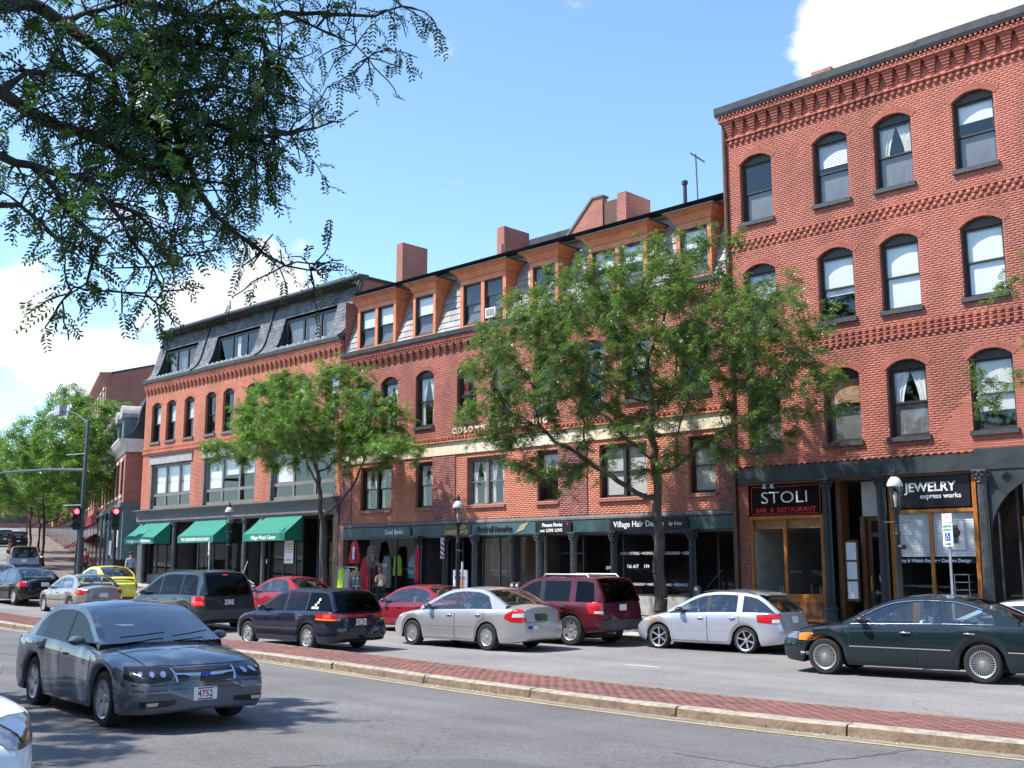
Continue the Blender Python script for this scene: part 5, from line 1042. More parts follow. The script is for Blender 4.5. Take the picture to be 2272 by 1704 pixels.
class Car:
    def __init__(s, name, label, cat, loc, head, S, group=None, z=None):
        s.S = S; s.root = empty(name, loc, head, label, cat, group); s.pm = S['paint']; s.W2 = S['W'] / 2
        s.ax = (S['wb'] / 2, -S['wb'] / 2); s.R = S['R']; s.ra = s.R + S.get('gap', .055); s.zsill = S.get('sill', .20)
        s.body(); s.cabin(); s.wheels(); s.inside()
    def plan(s, x):
        S = s.S; f = 1.
        for d, e, dr in ((S['xf'] - x, S.get('fe', .70), S.get('fdr', .75)), (x - S['xr'], S.get('re', .78), S.get('rdr', .6))):
            if d < dr: f *= 1 - (1 - e) * (1 - max(d, 0) / dr) ** 2.4
        return f
    def zbot(s, x):
        S = s.S; z = s.zsill + .06 * max(0, 1 - (x - S['xr']) / .5) + .03 * max(0, 1 - (S['xf'] - x) / .5)
        for a in s.ax:
            d = abs(x - a)
            if d < s.ra: z = max(z, s.R + math.sqrt(s.ra ** 2 - d * d))
        return z
    def zs(s, x): return sp1(s.S['sh'], x)
    def wmax(s, x):
        w = s.W2 * s.plan(x)
        for a in s.ax: w += .012 * math.exp(-((x - a) / .42) ** 2)
        return w
    def yb(s, x): return s.wmax(x) - .085
    def push(s, x, z, zt):
        S = s.S; o = 0
        for e, sg, pf in ((S['xf'], 1, S.get('pf', [(.2, .07), (.38, .0), (.55, 0), (.68, .07), (.9, .2)])), (S['xr'], -1, S.get('pr', [(.2, .10), (.36, 0), (.60, 0), (.75, .05), (1.1, .10)]))):
            d = (e - x) * sg
            if d < .6: o -= sg * sp1(pf, z) * (1 - max(d, 0) / .6) ** 1.3
        return o
    def body(s):
        S = s.S; st = set(np.round(np.linspace(S['xr'], S['xf'], 26), 4))
        for e, sg in ((S['xf'], -1), (S['xr'], 1)): st |= {round(e + sg * d, 4) for d in (.03, .09, .3, .42)}
        for a in s.ax:
            st = {x for x in st if abs(x - a) > s.ra + .03}
            t0 = math.asin((s.zsill - s.R) / s.ra)
            for i in range(15): st.add(round(a + s.ra * math.cos(t0 + (math.pi - 2 * t0) * i / 14), 4))
            st |= {round(a + s.ra + .06, 4), round(a - s.ra - .06, 4)}
        st |= {S['sil'][0][0], S['sil'][-1][0], S['sil'][0][0] + .012, S['sil'][-1][0] - .012}; st = sorted(st); cow, rb_ = S['sil'][0][0], S['sil'][-1][0]; rows = []
        def sect(x):
            w, zb, zt = s.wmax(x), s.zbot(x), s.zs(x); h = zt - zb; inr = rb_ <= x <= cow
            p = [(0, zb + .02), (w - .14, zb), (w - .045, zb), (w - .03, zb + .02), (w - .008, zb + .22 * h), (w, zb + .48 * h), (w - .008, zb + .74 * h), (w - .030, zt - .045), (w - .05, zt - .012), (w - .075, zt)]
            if inr: p += [(w - .105, zt - .002), (w - .11, .62), (w - .3, .46), (.3, .46), (0, .46)]
            else:
                zc = sp1(S['hood'], x) if x > cow else sp1(S['deck'], x); zc = max(zc, zt)
                p += [((w - .075) * f, zt + (zc - zt) * (1 - f ** 2.6)) for f in (.93, .78, .52, .26, 0)]
            return [(x + s.push(x, z, zt), y, z) for y, z in p]
        for x in st: rows.append(sect(x))
        full = [[(p[0], -p[1], p[2]) for p in r[:0:-1]][::1] + r for r in rows]        # right side .. bottom centre .. left side
        full = [[(p[0], -p[1], p[2]) for p in reversed(r)] + r[1:] for r in rows]
        m = MB(); m.grid(full)
        for r, sg in ((full[0], -1), (full[-1], 1)):
            zc = .5 * (r[0][2] + r[len(r) // 2][2]); a = [(p[0] + sg * .035, p[1] * .62, zc + (p[2] - zc) * .86) for p in r]; m.grid([r, a] if sg > 0 else [a, r]); m.add(a, [tuple(range(len(a)))])
        n = len(full[0]) - 1; lowmi = S.get('two_tone')
        s.bv = BVHTree.FromPolygons([Vector(v) for v in m.v], m.f)
        ng = (len(full) - 1) * n
        for i in range(ng):
            k = i % n; xm = (st[i // n] + st[i // n + 1]) / 2
            if 12 <= k <= 15 or (rb_ <= xm <= cow and (k <= 3 or k >= n - 4)): m.m[i] = 1
        m.build('body', [s.pm, 'trim_black'], s.root, smooth=38, normals=True).matrix_parent_inverse = Matrix()
        b = MB(); b.box(S['xr'] + .5, S['xf'] - .5, -s.W2 * .62, s.W2 * .62, .19, .5); b.build('underbody', 'trim_black', s.root).matrix_parent_inverse = Matrix()
    def up(s, x, z):
        zb = s.zs(x); d = max(0, z - zb); return s.yb(x) - s.S.get('tum', .30) * d - .10 * d * d
    def cabin(s):
        S = s.S; sil = S['sil']; xa, xb = sil[0][0], sil[-1][0]; pil = S['pil']; t = S.get('rail', .075)
        xs = {round(x, 4) for x in np.linspace(xb, xa, 30)} | {S['hf'], S['hr']} | {p for q in pil for p in q}
        fine = np.linspace(xb, xa, 240); zf = spline(sil, fine); dz = np.gradient(zf, fine); nrm = np.sqrt(1 + dz * dz); ox, oz = fine + dz / nrm * t, zf - t / nrm
        od = np.argsort(ox); ox, oz = ox[od], oz[od]
        def zg(x):
            z = float(np.interp(x, ox, oz, left=-9, right=-9))
            if 'cl' in S: xc, mm = S['cl']; z = min(z, s.zs(x) + (x - xc) * mm)
            return max(z, s.zs(x))
        g = [x for x in np.linspace(xb, xa, 600) if zg(x) > s.zs(x) + .012]; gx0, gx1 = round(min(g), 4), round(max(g), 4)
        xs = sorted({x for x in xs if all(abs(x - q) > .02 or x == q for q in (gx0, gx1, S['hf'], S['hr'], *[p for q in pil for p in q]))} | {gx0, gx1})
        q = [-1, -.9, -.6, -.3, 0, .3, .6, .9, 1]; cr = S.get('crown', .045); shell = MB(); wind, rear = MB(), MB(); sides = {}
        def bow(x):
            if x > S['hf']: return S.get('bf', .16) * ((x - S['hf']) / (xa - S['hf'])) ** 1.0
            if x < S['hr']: return -S.get('br', .12) * ((S['hr'] - x) / (S['hr'] - xb))
            return 0
        top = []
        for x in xs:
            z = max(sp1(sil, x), s.zs(x) + .002); y = s.up(x, z); k = cr * min(1, (z - s.zs(x)) / .25); top.append([(x + bow(x) * (1 - f * f), f * y, z + k * (1 - f * f)) for f in q])
        for i in range(len(xs) - 1):
            a, b = top[i], top[i + 1]; xm = (xs[i] + xs[i + 1]) / 2; zm = sp1(sil, xm)
            for k in range(8):
                v = [a[k], a[k + 1], b[k + 1], b[k]]; mid = 1 <= k <= 6
                if mid and xm > S['hf']: wind.add(v, [(0, 1, 2, 3)])
                elif mid and xm < S['hr'] and zm > S.get('rgl', 0): rear.add(v, [(0, 1, 2, 3)])
                else: shell.add(v, [(0, 1, 2, 3)])
            for sg in (1, -1):
                P = lambda x, z: (x, sg * s.up(x, z), z)
                x0, x1 = xs[i], xs[i + 1]; g0, g1 = zg(x0), zg(x1); r0, r1 = max(sp1(sil, x0), s.zs(x0) + .002), max(sp1(sil, x1), s.zs(x1) + .002)
                isg = gx0 - 1e-6 <= x0 and x1 <= gx1 + 1e-6; pl = next((n for n, (p0, p1) in enumerate(pil) if p0 - 1e-6 <= x0 and x1 <= p1 + 1e-6), None)
                if not isg: g0, g1 = s.zs(x0), s.zs(x1)
                if r0 > g0 + 1e-4 or r1 > g1 + 1e-4: shell.add([P(x0, g0), P(x1, g1), P(x1, r1), P(x0, r0)], [(0, 1, 2, 3)])
                if isg:
                    v = [P(x0, s.zs(x0)), P(x1, s.zs(x1)), P(x1, g1), P(x0, g0)]
                    if pl is not None: shell.add(v, [(0, 1, 2, 3)], 1 if S.get('bblack', 1) and pl in S.get('black', (0,)) else 0)
                    else: sides.setdefault((sg, sum(1 for p0, p1 in pil if xm > p1)), MB()).add(v, [(0, 1, 2, 3)])
        kw = dict(smooth=40, merge=True); I = Matrix()
        shell.build('roof', [S.get('roofm', s.pm), 'trim_black'], s.root, **kw).matrix_parent_inverse = I
        gm = S.get('glass', 'car_glass'); gd = S.get('glass_r', gm)
        wind.build('windshield', S.get('glass_f', 'car_glass'), s.root, **kw).matrix_parent_inverse = I
        if rear.v: rear.build('rear_window', gd, s.root, **kw).matrix_parent_inverse = I
        for (sg, n), g in sides.items(): g.build('side_window', gd if n < len(pil) - S.get('ft', 0) + 0 and gd != gm and n == 0 else gm, s.root, **kw).matrix_parent_inverse = I
    def wheels(s):
        S = s.S; n, sw, dish, cap = S.get('wheel', (5, .09, .04, False)); rr = S.get('rr', .64) * s.R; tw = S.get('tw', .205)
        t, d, r = wheel_meshes(s.R, tw, rr, n, sw, dish, cap); rs = random.Random(int(S['W'] * 1000))
        for a in s.ax:
            for sg in (1, -1):
                w = empty('wheel', (a, sg * (s.W2 - tw / 2 - .025), s.R), 0 if sg > 0 else math.pi, parent=s.root)
                w.rotation_euler = (0, rs.uniform(0, 1.2), 0 if sg > 0 else math.pi)
                for nm, me in (('tyre', t), ('brake_disc', d), ('rim', r)): link(nm, me, w, local=True)
    def ray(s, view, u, v):
        if view == 'T': o, d = Vector((u, v, 5)), Vector((0, 0, -1))
        else:
            if view == 'L': d, U = Vector((0, -1, 0)), Vector((1, 0, 0))
            elif view == 'R': d, U = Vector((0, 1, 0)), Vector((1, 0, 0))
            elif view == 'F': d, U = Vector((-1, 0, 0)), Vector((0, 1, 0))
            elif view == 'B': d, U = Vector((1, 0, 0)), Vector((0, 1, 0))
            else:
                f = R(view); d, U = Vector((-math.cos(f), -math.sin(f), 0)), Vector((-math.sin(f), math.cos(f), 0))
                if abs(view) > 90: U = -U
            o = U * u + Vector((0, 0, v)) - d * 8
            if isinstance(view, (int, float)): o.x += s.S['xf'] if abs(view) < 90 else s.S['xr']
        h, n, _, _ = s.bv.ray_cast(o, d)
        if h is None: return None
        if n.dot(d) > 0: n = -n
        return h, n
    def patch(s, name, top, bot, view, m, off=.005, nu=8, nv=4, parent=None, smooth=50):
        def lerp(P, t):
            k = min(int(t * (len(P) - 1)), len(P) - 2); f = t * (len(P) - 1) - k; return P[k][0] + (P[k + 1][0] - P[k][0]) * f, P[k][1] + (P[k + 1][1] - P[k][1]) * f
        g = MB(); pts = {}
        for j in range(nv + 1):
            for i in range(nu + 1):
                a, b = lerp(top, i / nu), lerp(bot, i / nu); t = j / nv; h = s.ray(view, a[0] + (b[0] - a[0]) * t, a[1] + (b[1] - a[1]) * t)
                if h: pts[i, j] = len(g.v); g.v.append(tuple(h[0] + h[1] * off))
        for j in range(nv):
            for i in range(nu):
                f = [(i, j), (i, j + 1), (i + 1, j + 1), (i + 1, j)]
                if all(q in pts for q in f): g.f.append(tuple(pts[q] for q in f)); g.m.append(0); g.t.append(.5)
        if not g.f: return None
        o = g.build(name, m, parent or s.root, smooth=smooth); o.matrix_parent_inverse = Matrix(); return o
    def both(s, name, top, bot, view, m, **k):
        a = s.patch(name, top, bot, view, m, **k); mir = lambda P: [(-u, v) for u, v in P]
        if view in ('L',): b = s.patch(name, top, bot, 'R', m, **k)
        else: b = s.patch(name, mir(top), mir(bot), -view if isinstance(view, (int, float)) else view, m, **k)
        return a, b
    def door(s, x0, x1, arch=None, handle=True, zlo=None, hm=None):
        """panel on both sides between x0 (front) and x1 (rear)"""
        zl = zlo or s.zsill + .06; xs = [x0 + (x1 - x0) * i / 8 for i in range(9)]
        def lo(x): return max(zl, s.zbot(x) + .05 if s.zbot(x) > zl else zl)
        if arch is not None:
            lo = lambda x: max(zl, s.R + math.sqrt(max(0, (s.ra + .07) ** 2 - (x - arch) ** 2)) if abs(x - arch) < s.ra + .07 else zl)
        for v in ('L', 'R'):
            e = .009; X0, X1 = (x0 + e, x1 - e)
            gp = s.patch('door_gap', [(X0 + (X1 - X0) * i / 8, s.zs(X0 + (X1 - X0) * i / 8) - .022) for i in range(9)], [(X0 + (X1 - X0) * i / 8, lo(X0 + (X1 - X0) * i / 8) - e) for i in range(9)], v, 'trim_black', off=.0025, nu=16, nv=6)
            d = s.patch('door', [(x, s.zs(x) - .024) for x in xs], [(x, lo(x)) for x in xs], v, s.pm, off=.0055, nu=16, nv=8)
            if gp and d: gp.parent = d
            if handle and d:
                hx, hz = x1 + .19, s.zs(x1) - .14; h = s.ray(v, hx, hz)
                if h:
                    sg = 1 if v == 'L' else -1; y = h[0].y; m = MB(); m.tube([(hx - .085, y + sg * .004, hz), (hx - .07, y + sg * .03, hz), (hx + .07, y + sg * .03, hz), (hx + .085, y + sg * .004, hz)], .014, 8)
                    m.build('handle', hm or s.pm, d, smooth=50).matrix_parent_inverse = Matrix()
    def mirrors(s, x, z=None, m=None):
        z = z or s.zs(x) + .03
        for sg in (1, -1):
            y = s.yb(x) + .02; g = MB(); rows = []
            for t, k in ((-.065, .35), (-.055, .8), (-.01, 1), (.05, .85), (.085, .5), (.095, .1)):
                rows.append([(x + t, sg * (y + .13 + .105 * k * math.cos(a)), z + .065 + .065 * k * math.sin(a)) for a in [6.28319 * i / 12 for i in range(13)]])
            g.grid(rows); g.tube([(x + .02, sg * (y - .05), z + .01), (x + .01, sg * (y + .1), z + .05)], .025, 8); o = g.build('mirror', m or s.pm, s.root, smooth=50); o.matrix_parent_inverse = Matrix()
            q = MB(); q.add([(x - .066, sg * (y + .13 + .09 * math.cos(a)), z + .065 + .052 * math.sin(a)) for a in [6.28319 * i / 12 for i in range(12)]], [tuple(range(12))]); q.build('mirror_glass', 'chrome', o).matrix_parent_inverse = Matrix()
    def plate(s, view, z, text, tm='plate_red', pm='plate_white', y=0., sub=True, ts=.115):
        h = s.ray(view, y, z); sg = 1 if view == 'F' else -1
        if not h: return
        x = h[0].x + sg * .012; g = MB(); g.box(x - .006, x + .006, y - .153, y + .153, z - .078, z + .078); p = g.build('license_plate', pm, s.root); p.matrix_parent_inverse = Matrix()
        rot = (R(90), 0, R(90) if sg > 0 else R(-90))
        lettering(text, ts, (x + sg * .008, y, z - .005), p, tm, rot, bold=.002, ext=.001, sx=.86, local=True)
        if sub:
            for zz in (.062, -.064): q = MB(); q.box(x + sg * .0065 - .0006, x + sg * .0065 + .0006, y - .1, y + .1, z + zz - .008, z + zz + .008); q.build('plate_strip', 'letter_blue', p).matrix_parent_inverse = Matrix()
    def strip(s, x0, x1, z0, z1, m, w=.03, name='side_moulding', off=.009):
        for v in ('L', 'R'): s.patch(name, [(x0, z0 + w / 2), ((x0 + x1) / 2, (z0 + z1) / 2 + w / 2), (x1, z1 + w / 2)], [(x0, z0 - w / 2), ((x0 + x1) / 2, (z0 + z1) / 2 - w / 2), (x1, z1 - w / 2)], v, m, off=off, nu=14, nv=1)
    def inside(s):
        S = s.S; I = Matrix(); c = S['sil'][0][0]; m = MB(); m.box(c - .42, c - .02, -s.W2 * .78, s.W2 * .78, .5, s.zs(c) - .03); m.build('dashboard', 'trim_black', s.root).matrix_parent_inverse = I
        sm = S.get('seat', 'seat_grey'); sx = c - 1.25
        def seat(x, y, w):
            g = MB(); g.box(x - .25, x + .25, y - w, y + w, .46, .62)
            g.prism([(x - .25, .58), (x - .13, .6), (x - .26, 1.08), (x - .36, 1.06)], 'y', y - w * .95, y + w * .95)
            for yy in ([y] if w < .4 else [y - w * .55, y + w * .55]): g.prism([(x - .37, 1.12), (x - .29, 1.12), (x - .32, 1.28), (x - .38, 1.28)], 'y', yy - .13, yy + .13)
            g.build('seat', sm, s.root).matrix_parent_inverse = I
        seat(sx, .37, .24); seat(sx, -.37, .24)
        if c - 2.15 > S['xr'] + .6: seat(sx - .88, 0, s.W2 * .72)
        g = MB(); cx, cz = c - .62, s.zs(c) - .03
        g.tube([(cx - .17 * math.cos(a) * .45, .37 + .18 * math.sin(a), cz + .17 * math.cos(a)) for a in [6.28319 * i / 16 for i in range(17)]], .014, 6); g.tube([(c - .4, .37, cz - .1), (cx, .37, cz)], .03, 6); g.build('steering_wheel', 'trim_black', s.root).matrix_parent_inverse = I
    def wiper(s, x, y0, y1, rear=False):
        S = s.S; pts = []
        for t in (0, .5, 1):
            y = y0 + (y1 - y0) * t; xx = x + (S.get('bf', .16) * (1 - (y / s.yb(x)) ** 2) if not rear else 0); pts.append((xx - .10 * t, y, sp1(S['sil'], x - .10 * t) + .05 + .012))
        MB().tube(pts, .009, 5).build('wiper', 'trim_black', s.root).matrix_parent_inverse = Matrix()
    def hoodlid(s, x0, x1, yf=.86):
        P = []
        for e, nm, m, off in ((.010, 'hood_gap', 'trim_black', .0022), (0, 'hood', s.pm, .005)):
            o = s.patch(nm, [(x1 - e, (s.yb(x1) * yf + e) * f) for f in (-1, -.5, 0, .5, 1)], [(x0 + e - .10 * abs(f) ** 3, (s.yb(x0) * yf * .97 + e) * f) for f in (-1, -.5, 0, .5, 1)], 'T', m, off=off, nu=16, nv=10); P.append(o)
        if P[0] and P[1]: P[0].parent = P[1]
def driver(c, label, shirt='cloth_white', arm=True, side=1):
    """seated figure behind the wheel"""
    S = c.S; x = S['sil'][0][0] - 1.28; y = .37 * side; mw = c.root.matrix_basis
    m = MB(); m.lathe([(.12, .58), (.19, .7), (.215, .9), (.20, 1.02), (.10, 1.09), (.055, 1.12), (.05, 1.16)], 14)
    for v in range(len(m.v)): a = m.v[v]; m.v[v] = (a[0] * .62 + x - .08 - .25 * (a[2] - .6) * .45, a[1] + y, a[2])
    if arm:
        for sg in (1, -1): m.tube([(x - .18, y + sg * .19, 1.0), (x + .02, y + sg * .25, .80), (x + .30, y + sg * .14, .92)], [.06, .05, .035], 8)
    h = MB(); h.lathe([(0, -.13), (.05, -.125), (.072, -.07), (.08, 0), (.078, .06), (.05, .105), (0, .12)], 14)
    for v in range(len(h.v)): a = h.v[v]; h.v[v] = (a[0] * 1.18 + x - .19, a[1] + y, a[2] + 1.26)
    h.tube([(x - .2, y, 1.08), (x - .19, y, 1.2)], .05, 8)
    h.lathe([(0, -.02), (.012, -.01), (.014, .01), (0, .03)], 6, (x - .095, y, 1.25))
    hr = MB(); hr.lathe([(.086, -.02), (.09, .03), (.083, .075), (.055, .115), (0, .132)], 14)
    for v in range(len(hr.v)): a = hr.v[v]; hr.v[v] = (a[0] * 1.2 + x - .205, a[1] + y, a[2] + 1.262)
    p = empty('person', mw @ Vector((x, y, .5)), c.root.rotation_euler.z, label, 'person')
    for nm, g, mt in (('body', h, 'skin'), ('shirt', m, shirt), ('hair', hr, 'hair_dark')):
        o = g.build(nm, mt, p, smooth=50); o.matrix_parent_inverse = Matrix.Translation((-x, -y, -.5))
def cpos(xw, yw, near=False): return (xw, yw, near_z(xw, yw) if near else far_z(xw))
PI = math.pi
# ---- blue-grey sedan driving towards the viewer
S = dict(paint='paint_bluegrey', W=1.86, wb=2.81, xf=2.44, xr=-2.64, R=.345, fe=.80, fdr=.62, re=.76, tw=.22, rr=.67,
         sh=[(-2.64, .90), (-2.2, .97), (-1.4, .985), (0, .95), (1.0, .905), (1.7, .82), (2.2, .73), (2.44, .66)],
         hood=[(2.44, .70), (2.2, .80), (1.8, .885), (1.4, .945), (1.0, .985)], deck=[(-2.64, 1.00), (-2.3, 1.075), (-1.8, 1.095)],
         sil=[(1.02, .985), (.62, 1.17), (.22, 1.35), (-.05, 1.42), (-.45, 1.455), (-.9, 1.44), (-1.2, 1.385), (-1.55, 1.23), (-1.9, 1.06)], hf=.16, hr=-1.12, pil=[(-.30, -.20)], cl=(-1.62, 1.5), wheel=(5, .115, .035, False), bf=.22, crown=.055,
         pf=[(.2, .10), (.36, .02), (.52, 0), (.62, .05), (.72, .10), (.95, .22)], glass='car_glass_black', glass_f='windshield_glass')
c = Car('sedan', 'blue-grey sedan with plate 4752 driving along the near lane', 'car', (-13.95, 7.16, near_z(-13.95, 7.16)), R(-6), S); impala = c
c.root.scale = (.94,) * 3
c.door(.92, -.25); c.door(-.27, -1.28, arch=-1.405); c.mirrors(.62); c.hoodlid(2.2, 1.16, .84)
c.both('headlamp', [(.40, .735), (.60, .755), (.78, .765), (.96, .765)], [(.43, .62), (.60, .605), (.80, .60), (.97, .635)], 16, 'lamp_dark', off=.008, nu=12, nv=5)
for u, z, rr_ in ((.53, .68, .034), (.66, .684, .030), (.79, .69, .026), (.88, .70, .02)): c.both('lamp_lens', [(u + rr_ * math.cos(R(180 - 45 * k)), z + rr_ * math.sin(R(180 - 45 * k))) for k in range(5)], [(u + rr_ * math.cos(R(180 + 45 * k)), z + rr_ * math.sin(R(180 + 45 * k))) for k in range(5)], 16, 'lamp_lens', off=.014, nu=8, nv=3)
c.both('headlamp_rim', [(.39, .745), (.60, .766), (.78, .776), (.97, .775)], [(.40, .735), (.60, .755), (.78, .765), (.96, .765)], 16, 'trim_black', off=.006, nu=12, nv=1)
c.patch('chin_spoiler', [(-.62, .235), (0, .24), (.62, .235)], [(-.5, .17), (0, .16), (.5, .17)], 'F', 'bumper_grey', off=.02, nu=12, nv=2)
gr = c.patch('grille', [(-.40, .735), (0, .745), (.40, .735)], [(-.36, .60), (0, .585), (.36, .60)], 'F', 'trim_black', off=.008, nu=14, nv=4)
for sg in (1, -1): c.patch('grille_bar', [(sg * .385, .735), (sg * .405, .735)], [(sg * .36, .60), (sg * .385, .60)], 'F', 'chrome', off=.016, nu=2, nv=4, parent=gr)
c.patch('grille_bar', [(-.39, .685), (0, .672), (.39, .685)], [(-.385, .667), (0, .652), (.385, .667)], 'F', 'chrome', off=.02, nu=14, nv=1, parent=gr)
for z in (.62, .715): c.patch('grille_bar', [(-.37, z + .006), (0, z + .002), (.37, z + .006)], [(-.37, z - .004), (0, z - .008), (.37, z - .004)], 'F', 'bumper_grey', off=.014, nu=12, nv=1, parent=gr)
c.patch('emblem', [(-.06, .672), (-.022, .672), (-.022, .685), (.022, .685), (.022, .672), (.06, .672)], [(-.06, .650), (-.022, .650), (-.022, .637), (.022, .637), (.022, .650), (.06, .650)], 'F', 'letter_blue', off=.03, nu=15, nv=2, parent=gr)
for z, h in ((.565, .012), (.505, .008)): c.patch('bumper_line', [(-.98, z + h), (-.5, z + h), (0, z + h), (.5, z + h), (.98, z + h)], [(-.98, z), (-.5, z), (0, z), (.5, z), (.98, z)], 'F', 'trim_black', off=.004, nu=28, nv=1)
c.both('fog_recess', [(.36, .385), (.56, .39), (.80, .385)], [(.38, .33), (.56, .315), (.78, .315)], 0, 'trim_black', off=.006, nu=8, nv=2); c.both('fog_lamp', [(.60, .375), (.74, .37)], [(.61, .335), (.73, .33)], 0, 'lamp_lens', off=.012, nu=4, nv=2)
c.plate('F', .44, '4752'); c.strip(1.0, -1.9, .50, .52, 'paint_bluegrey', .05); c.wiper(.98, .05, .62); c.wiper(.98, -.60, -.02)
c.both('tail_lamp', [(-.95, .93), (-.5, .93)], [(-.95, .70), (-.5, .72)], 165, 'tail_red', off=.008)
driver(c, 'driver in a dark shirt behind the windshield of the blue-grey sedan', 'trim_black')
# ---- white car whose front corner enters at the lower left
S = dict(paint='paint_white', W=1.80, wb=2.70, xf=2.30, xr=-2.4, R=.33, fe=.62, fdr=1.0,
         sh=[(-2.4, .92), (-1.6, .98), (0, .95), (1.0, .90), (1.7, .83), (2.1, .74), (2.3, .68)], hood=[(2.3, .70), (2.0, .82), (1.5, .92), (1.0, .98)], deck=[(-2.4, 1.0), (-1.8, 1.06)],
         sil=[(1.0, .98), (.3, 1.34), (-.1, 1.44), (-.5, 1.47), (-1.0, 1.43), (-1.9, 1.06)], hf=.2, hr=-1.15, pil=[(-.3, -.2)], cl=(-1.6, 1.5))
c = Car('white_sedan', 'white car at the near kerb with only its front corner in view', 'car', (-9.72, 2.52, near_z(-9.7, 2.5)), R(0), S)
c.both('headlamp', [(.40, .77), (.56, .80), (.80, .82), (.98, .82)], [(.44, .66), (.58, .64), (.85, .65), (1.0, .71)], 32, 'lamp_clear', off=.008, nu=12, nv=5); c.both('lamp_lens', [(.62, .79), (.79, .79)], [(.62, .67), (.79, .67)], 32, 'lamp_lens', off=.016, nu=5, nv=5)
c.door(.92, -.25); c.mirrors(.6); c.hoodlid(2.1, 1.1); c.patch('grille', [(-.4, .68), (.4, .68)], [(-.36, .58), (.36, .58)], 'F', 'trim_black', off=.006); c.plate('F', .42, '27')
# ---- dark navy wagon
S = dict(paint='paint_navy', W=1.72, wb=2.63, xf=2.18, xr=-2.42, R=.315, re=.86, rdr=.35, fe=.68,
         sh=[(-2.42, .93), (-2.1, .96), (-1.0, .95), (0, .925), (1.0, .885), (1.6, .80), (2.18, .66)], hood=[(2.18, .68), (1.8, .82), (1.4, .90), (1.0, .955)], deck=[(-2.42, .96), (-2.25, .97)],
         sil=[(1.02, .955), (.62, 1.14), (.22, 1.33), (-.05, 1.41), (-.5, 1.455), (-1.2, 1.455), (-1.8, 1.44), (-2.02, 1.36), (-2.19, 1.14), (-2.31, .965)], hf=.18, hr=-1.93, rgl=1.0, pil=[(-1.20, -1.14), (-.30, -.22)], black=(0, 1), rail=.06, wheel=(7, .085, .012, True), br=.05, glass='car_glass_dark', glass_r='car_glass_black', glass_f='car_glass',
         pr=[(.2, .10), (.36, 0), (.55, 0), (.66, .07), (1.0, .11)])
c = Car('wagon', 'dark navy station wagon with plate 765 DR1 beside the median', 'car', cpos(-24.05, 17.0), PI, S)
c.door(.85, -.26); c.door(-.28, -1.18, arch=-1.315); c.mirrors(.58, m='trim_black'); c.strip(.95, -.95, .50, .52, 'bumper_grey', .045)
c.both('tail_lamp', [(.58, .90), (.80, .91), (.95, .90), (1.05, .88)], [(.58, .74), (.80, .73), (.95, .735), (1.05, .75)], 160, 'tail_red', off=.01, nu=10); c.both('turn_lamp', [(.6, .775), (1.05, .785)], [(.6, .735), (1.05, .75)], 160, 'tail_amber', off=.014, nu=10, nv=1)
c.both('brake_lamp', [(.82, .885), (.93, .885)], [(.82, .80), (.93, .80)], 160, 'tail_lit', off=.016, nu=4, nv=3)
c.patch('tail_panel', [(-.58, .885), (.58, .885)], [(-.58, .82), (.58, .82)], 'B', 'tail_red', off=.008, nu=10, nv=1); c.plate('B', .70, '765 DR1'); c.wiper(-2.2, .1, -.35, True)
c.patch('bumper', [(-.80, .56), (0, .565), (.80, .56)], [(-.80, .40), (0, .39), (.80, .40)], 'B', 'paint_navy', off=.03, nu=14, nv=3); c.patch('bumper_line', [(-.78, .585), (.78, .585)], [(-.78, .567), (.78, .567)], 'B', 'trim_black', off=.012, nu=14, nv=1)
# stickers in the rear side window
for i, (a, z) in enumerate(((.0, 1.03), (.1, 1.03), (.2, 1.03), (.1, 1.10), (.17, 1.16), (.21, 1.23))):
    x = -1.45 - a; y = c.up(x, z) + .006; q = MB(); q.add([(x + .04, y + .012, z - .025), (x - .04, y + .012, z - .025), (x - .04, y - .004, z + .03), (x + .04, y - .004, z + .03)], [(0, 1, 2, 3)]); q.build('sticker', 'letter_white', c.root).matrix_parent_inverse = Matrix()
# ---- silver sedan
S = dict(paint='paint_silver', W=1.80, wb=2.72, xf=2.32, xr=-2.49, R=.325, fe=.68, re=.76, rdr=.75, fdr=.85,
         sh=[(-2.49, .97), (-2.1, 1.01), (-1.2, 1.0), (0, .965), (1.0, .925), (1.6, .85), (2.1, .74), (2.32, .68)], hood=[(2.32, .70), (2.0, .84), (1.5, .95), (1.05, 1.02)], deck=[(-2.49, 1.06), (-2.2, 1.115), (-1.85, 1.13)],
         sil=[(1.08, 1.01), (.66, 1.20), (.25, 1.38), (-.05, 1.455), (-.5, 1.49), (-.95, 1.475), (-1.25, 1.41), (-1.6, 1.26), (-1.95, 1.09)], hf=.2, hr=-1.18, pil=[(-.30, -.19)], cl=(-1.52, 1.7), wheel=(7, .105, .02, False), rr=.62, seat='seat_tan')
c = Car('silver_sedan', 'silver sedan with bumper stickers stopped behind the dark green minivan', 'car', cpos(-21.1, 20.2), PI + R(1.5), S)
c.door(.95, -.24); c.door(-.26, -1.28, arch=-1.36); c.mirrors(.66, m='trim_black'); c.strip(1.0, -.95, .56, .58, 'paint_silver', .04); c.hoodlid(2.1, 1.15)
c.both('tail_lamp', [(.62, 1.0), (.76, 1.02), (.88, .98), (1.0, .88)], [(.55, .72), (.72, .70), (.9, .71), (1.02, .80)], 155, 'tail_red', off=.009, nu=10, nv=6); c.both('reverse_lamp', [(.62, .92), (.86, .90)], [(.60, .82), (.88, .82)], 155, 'tail_clear', off=.014, nu=6, nv=2); c.both('headlamp', [(.72, .80), (1.02, .84)], [(.74, .68), (1.04, .74)], 30, 'tail_clear', off=.008); c.both('side_marker', [(1.0, .80), (1.12, .82)], [(1.0, .76), (1.12, .77)], 45, 'tail_amber', off=.012)
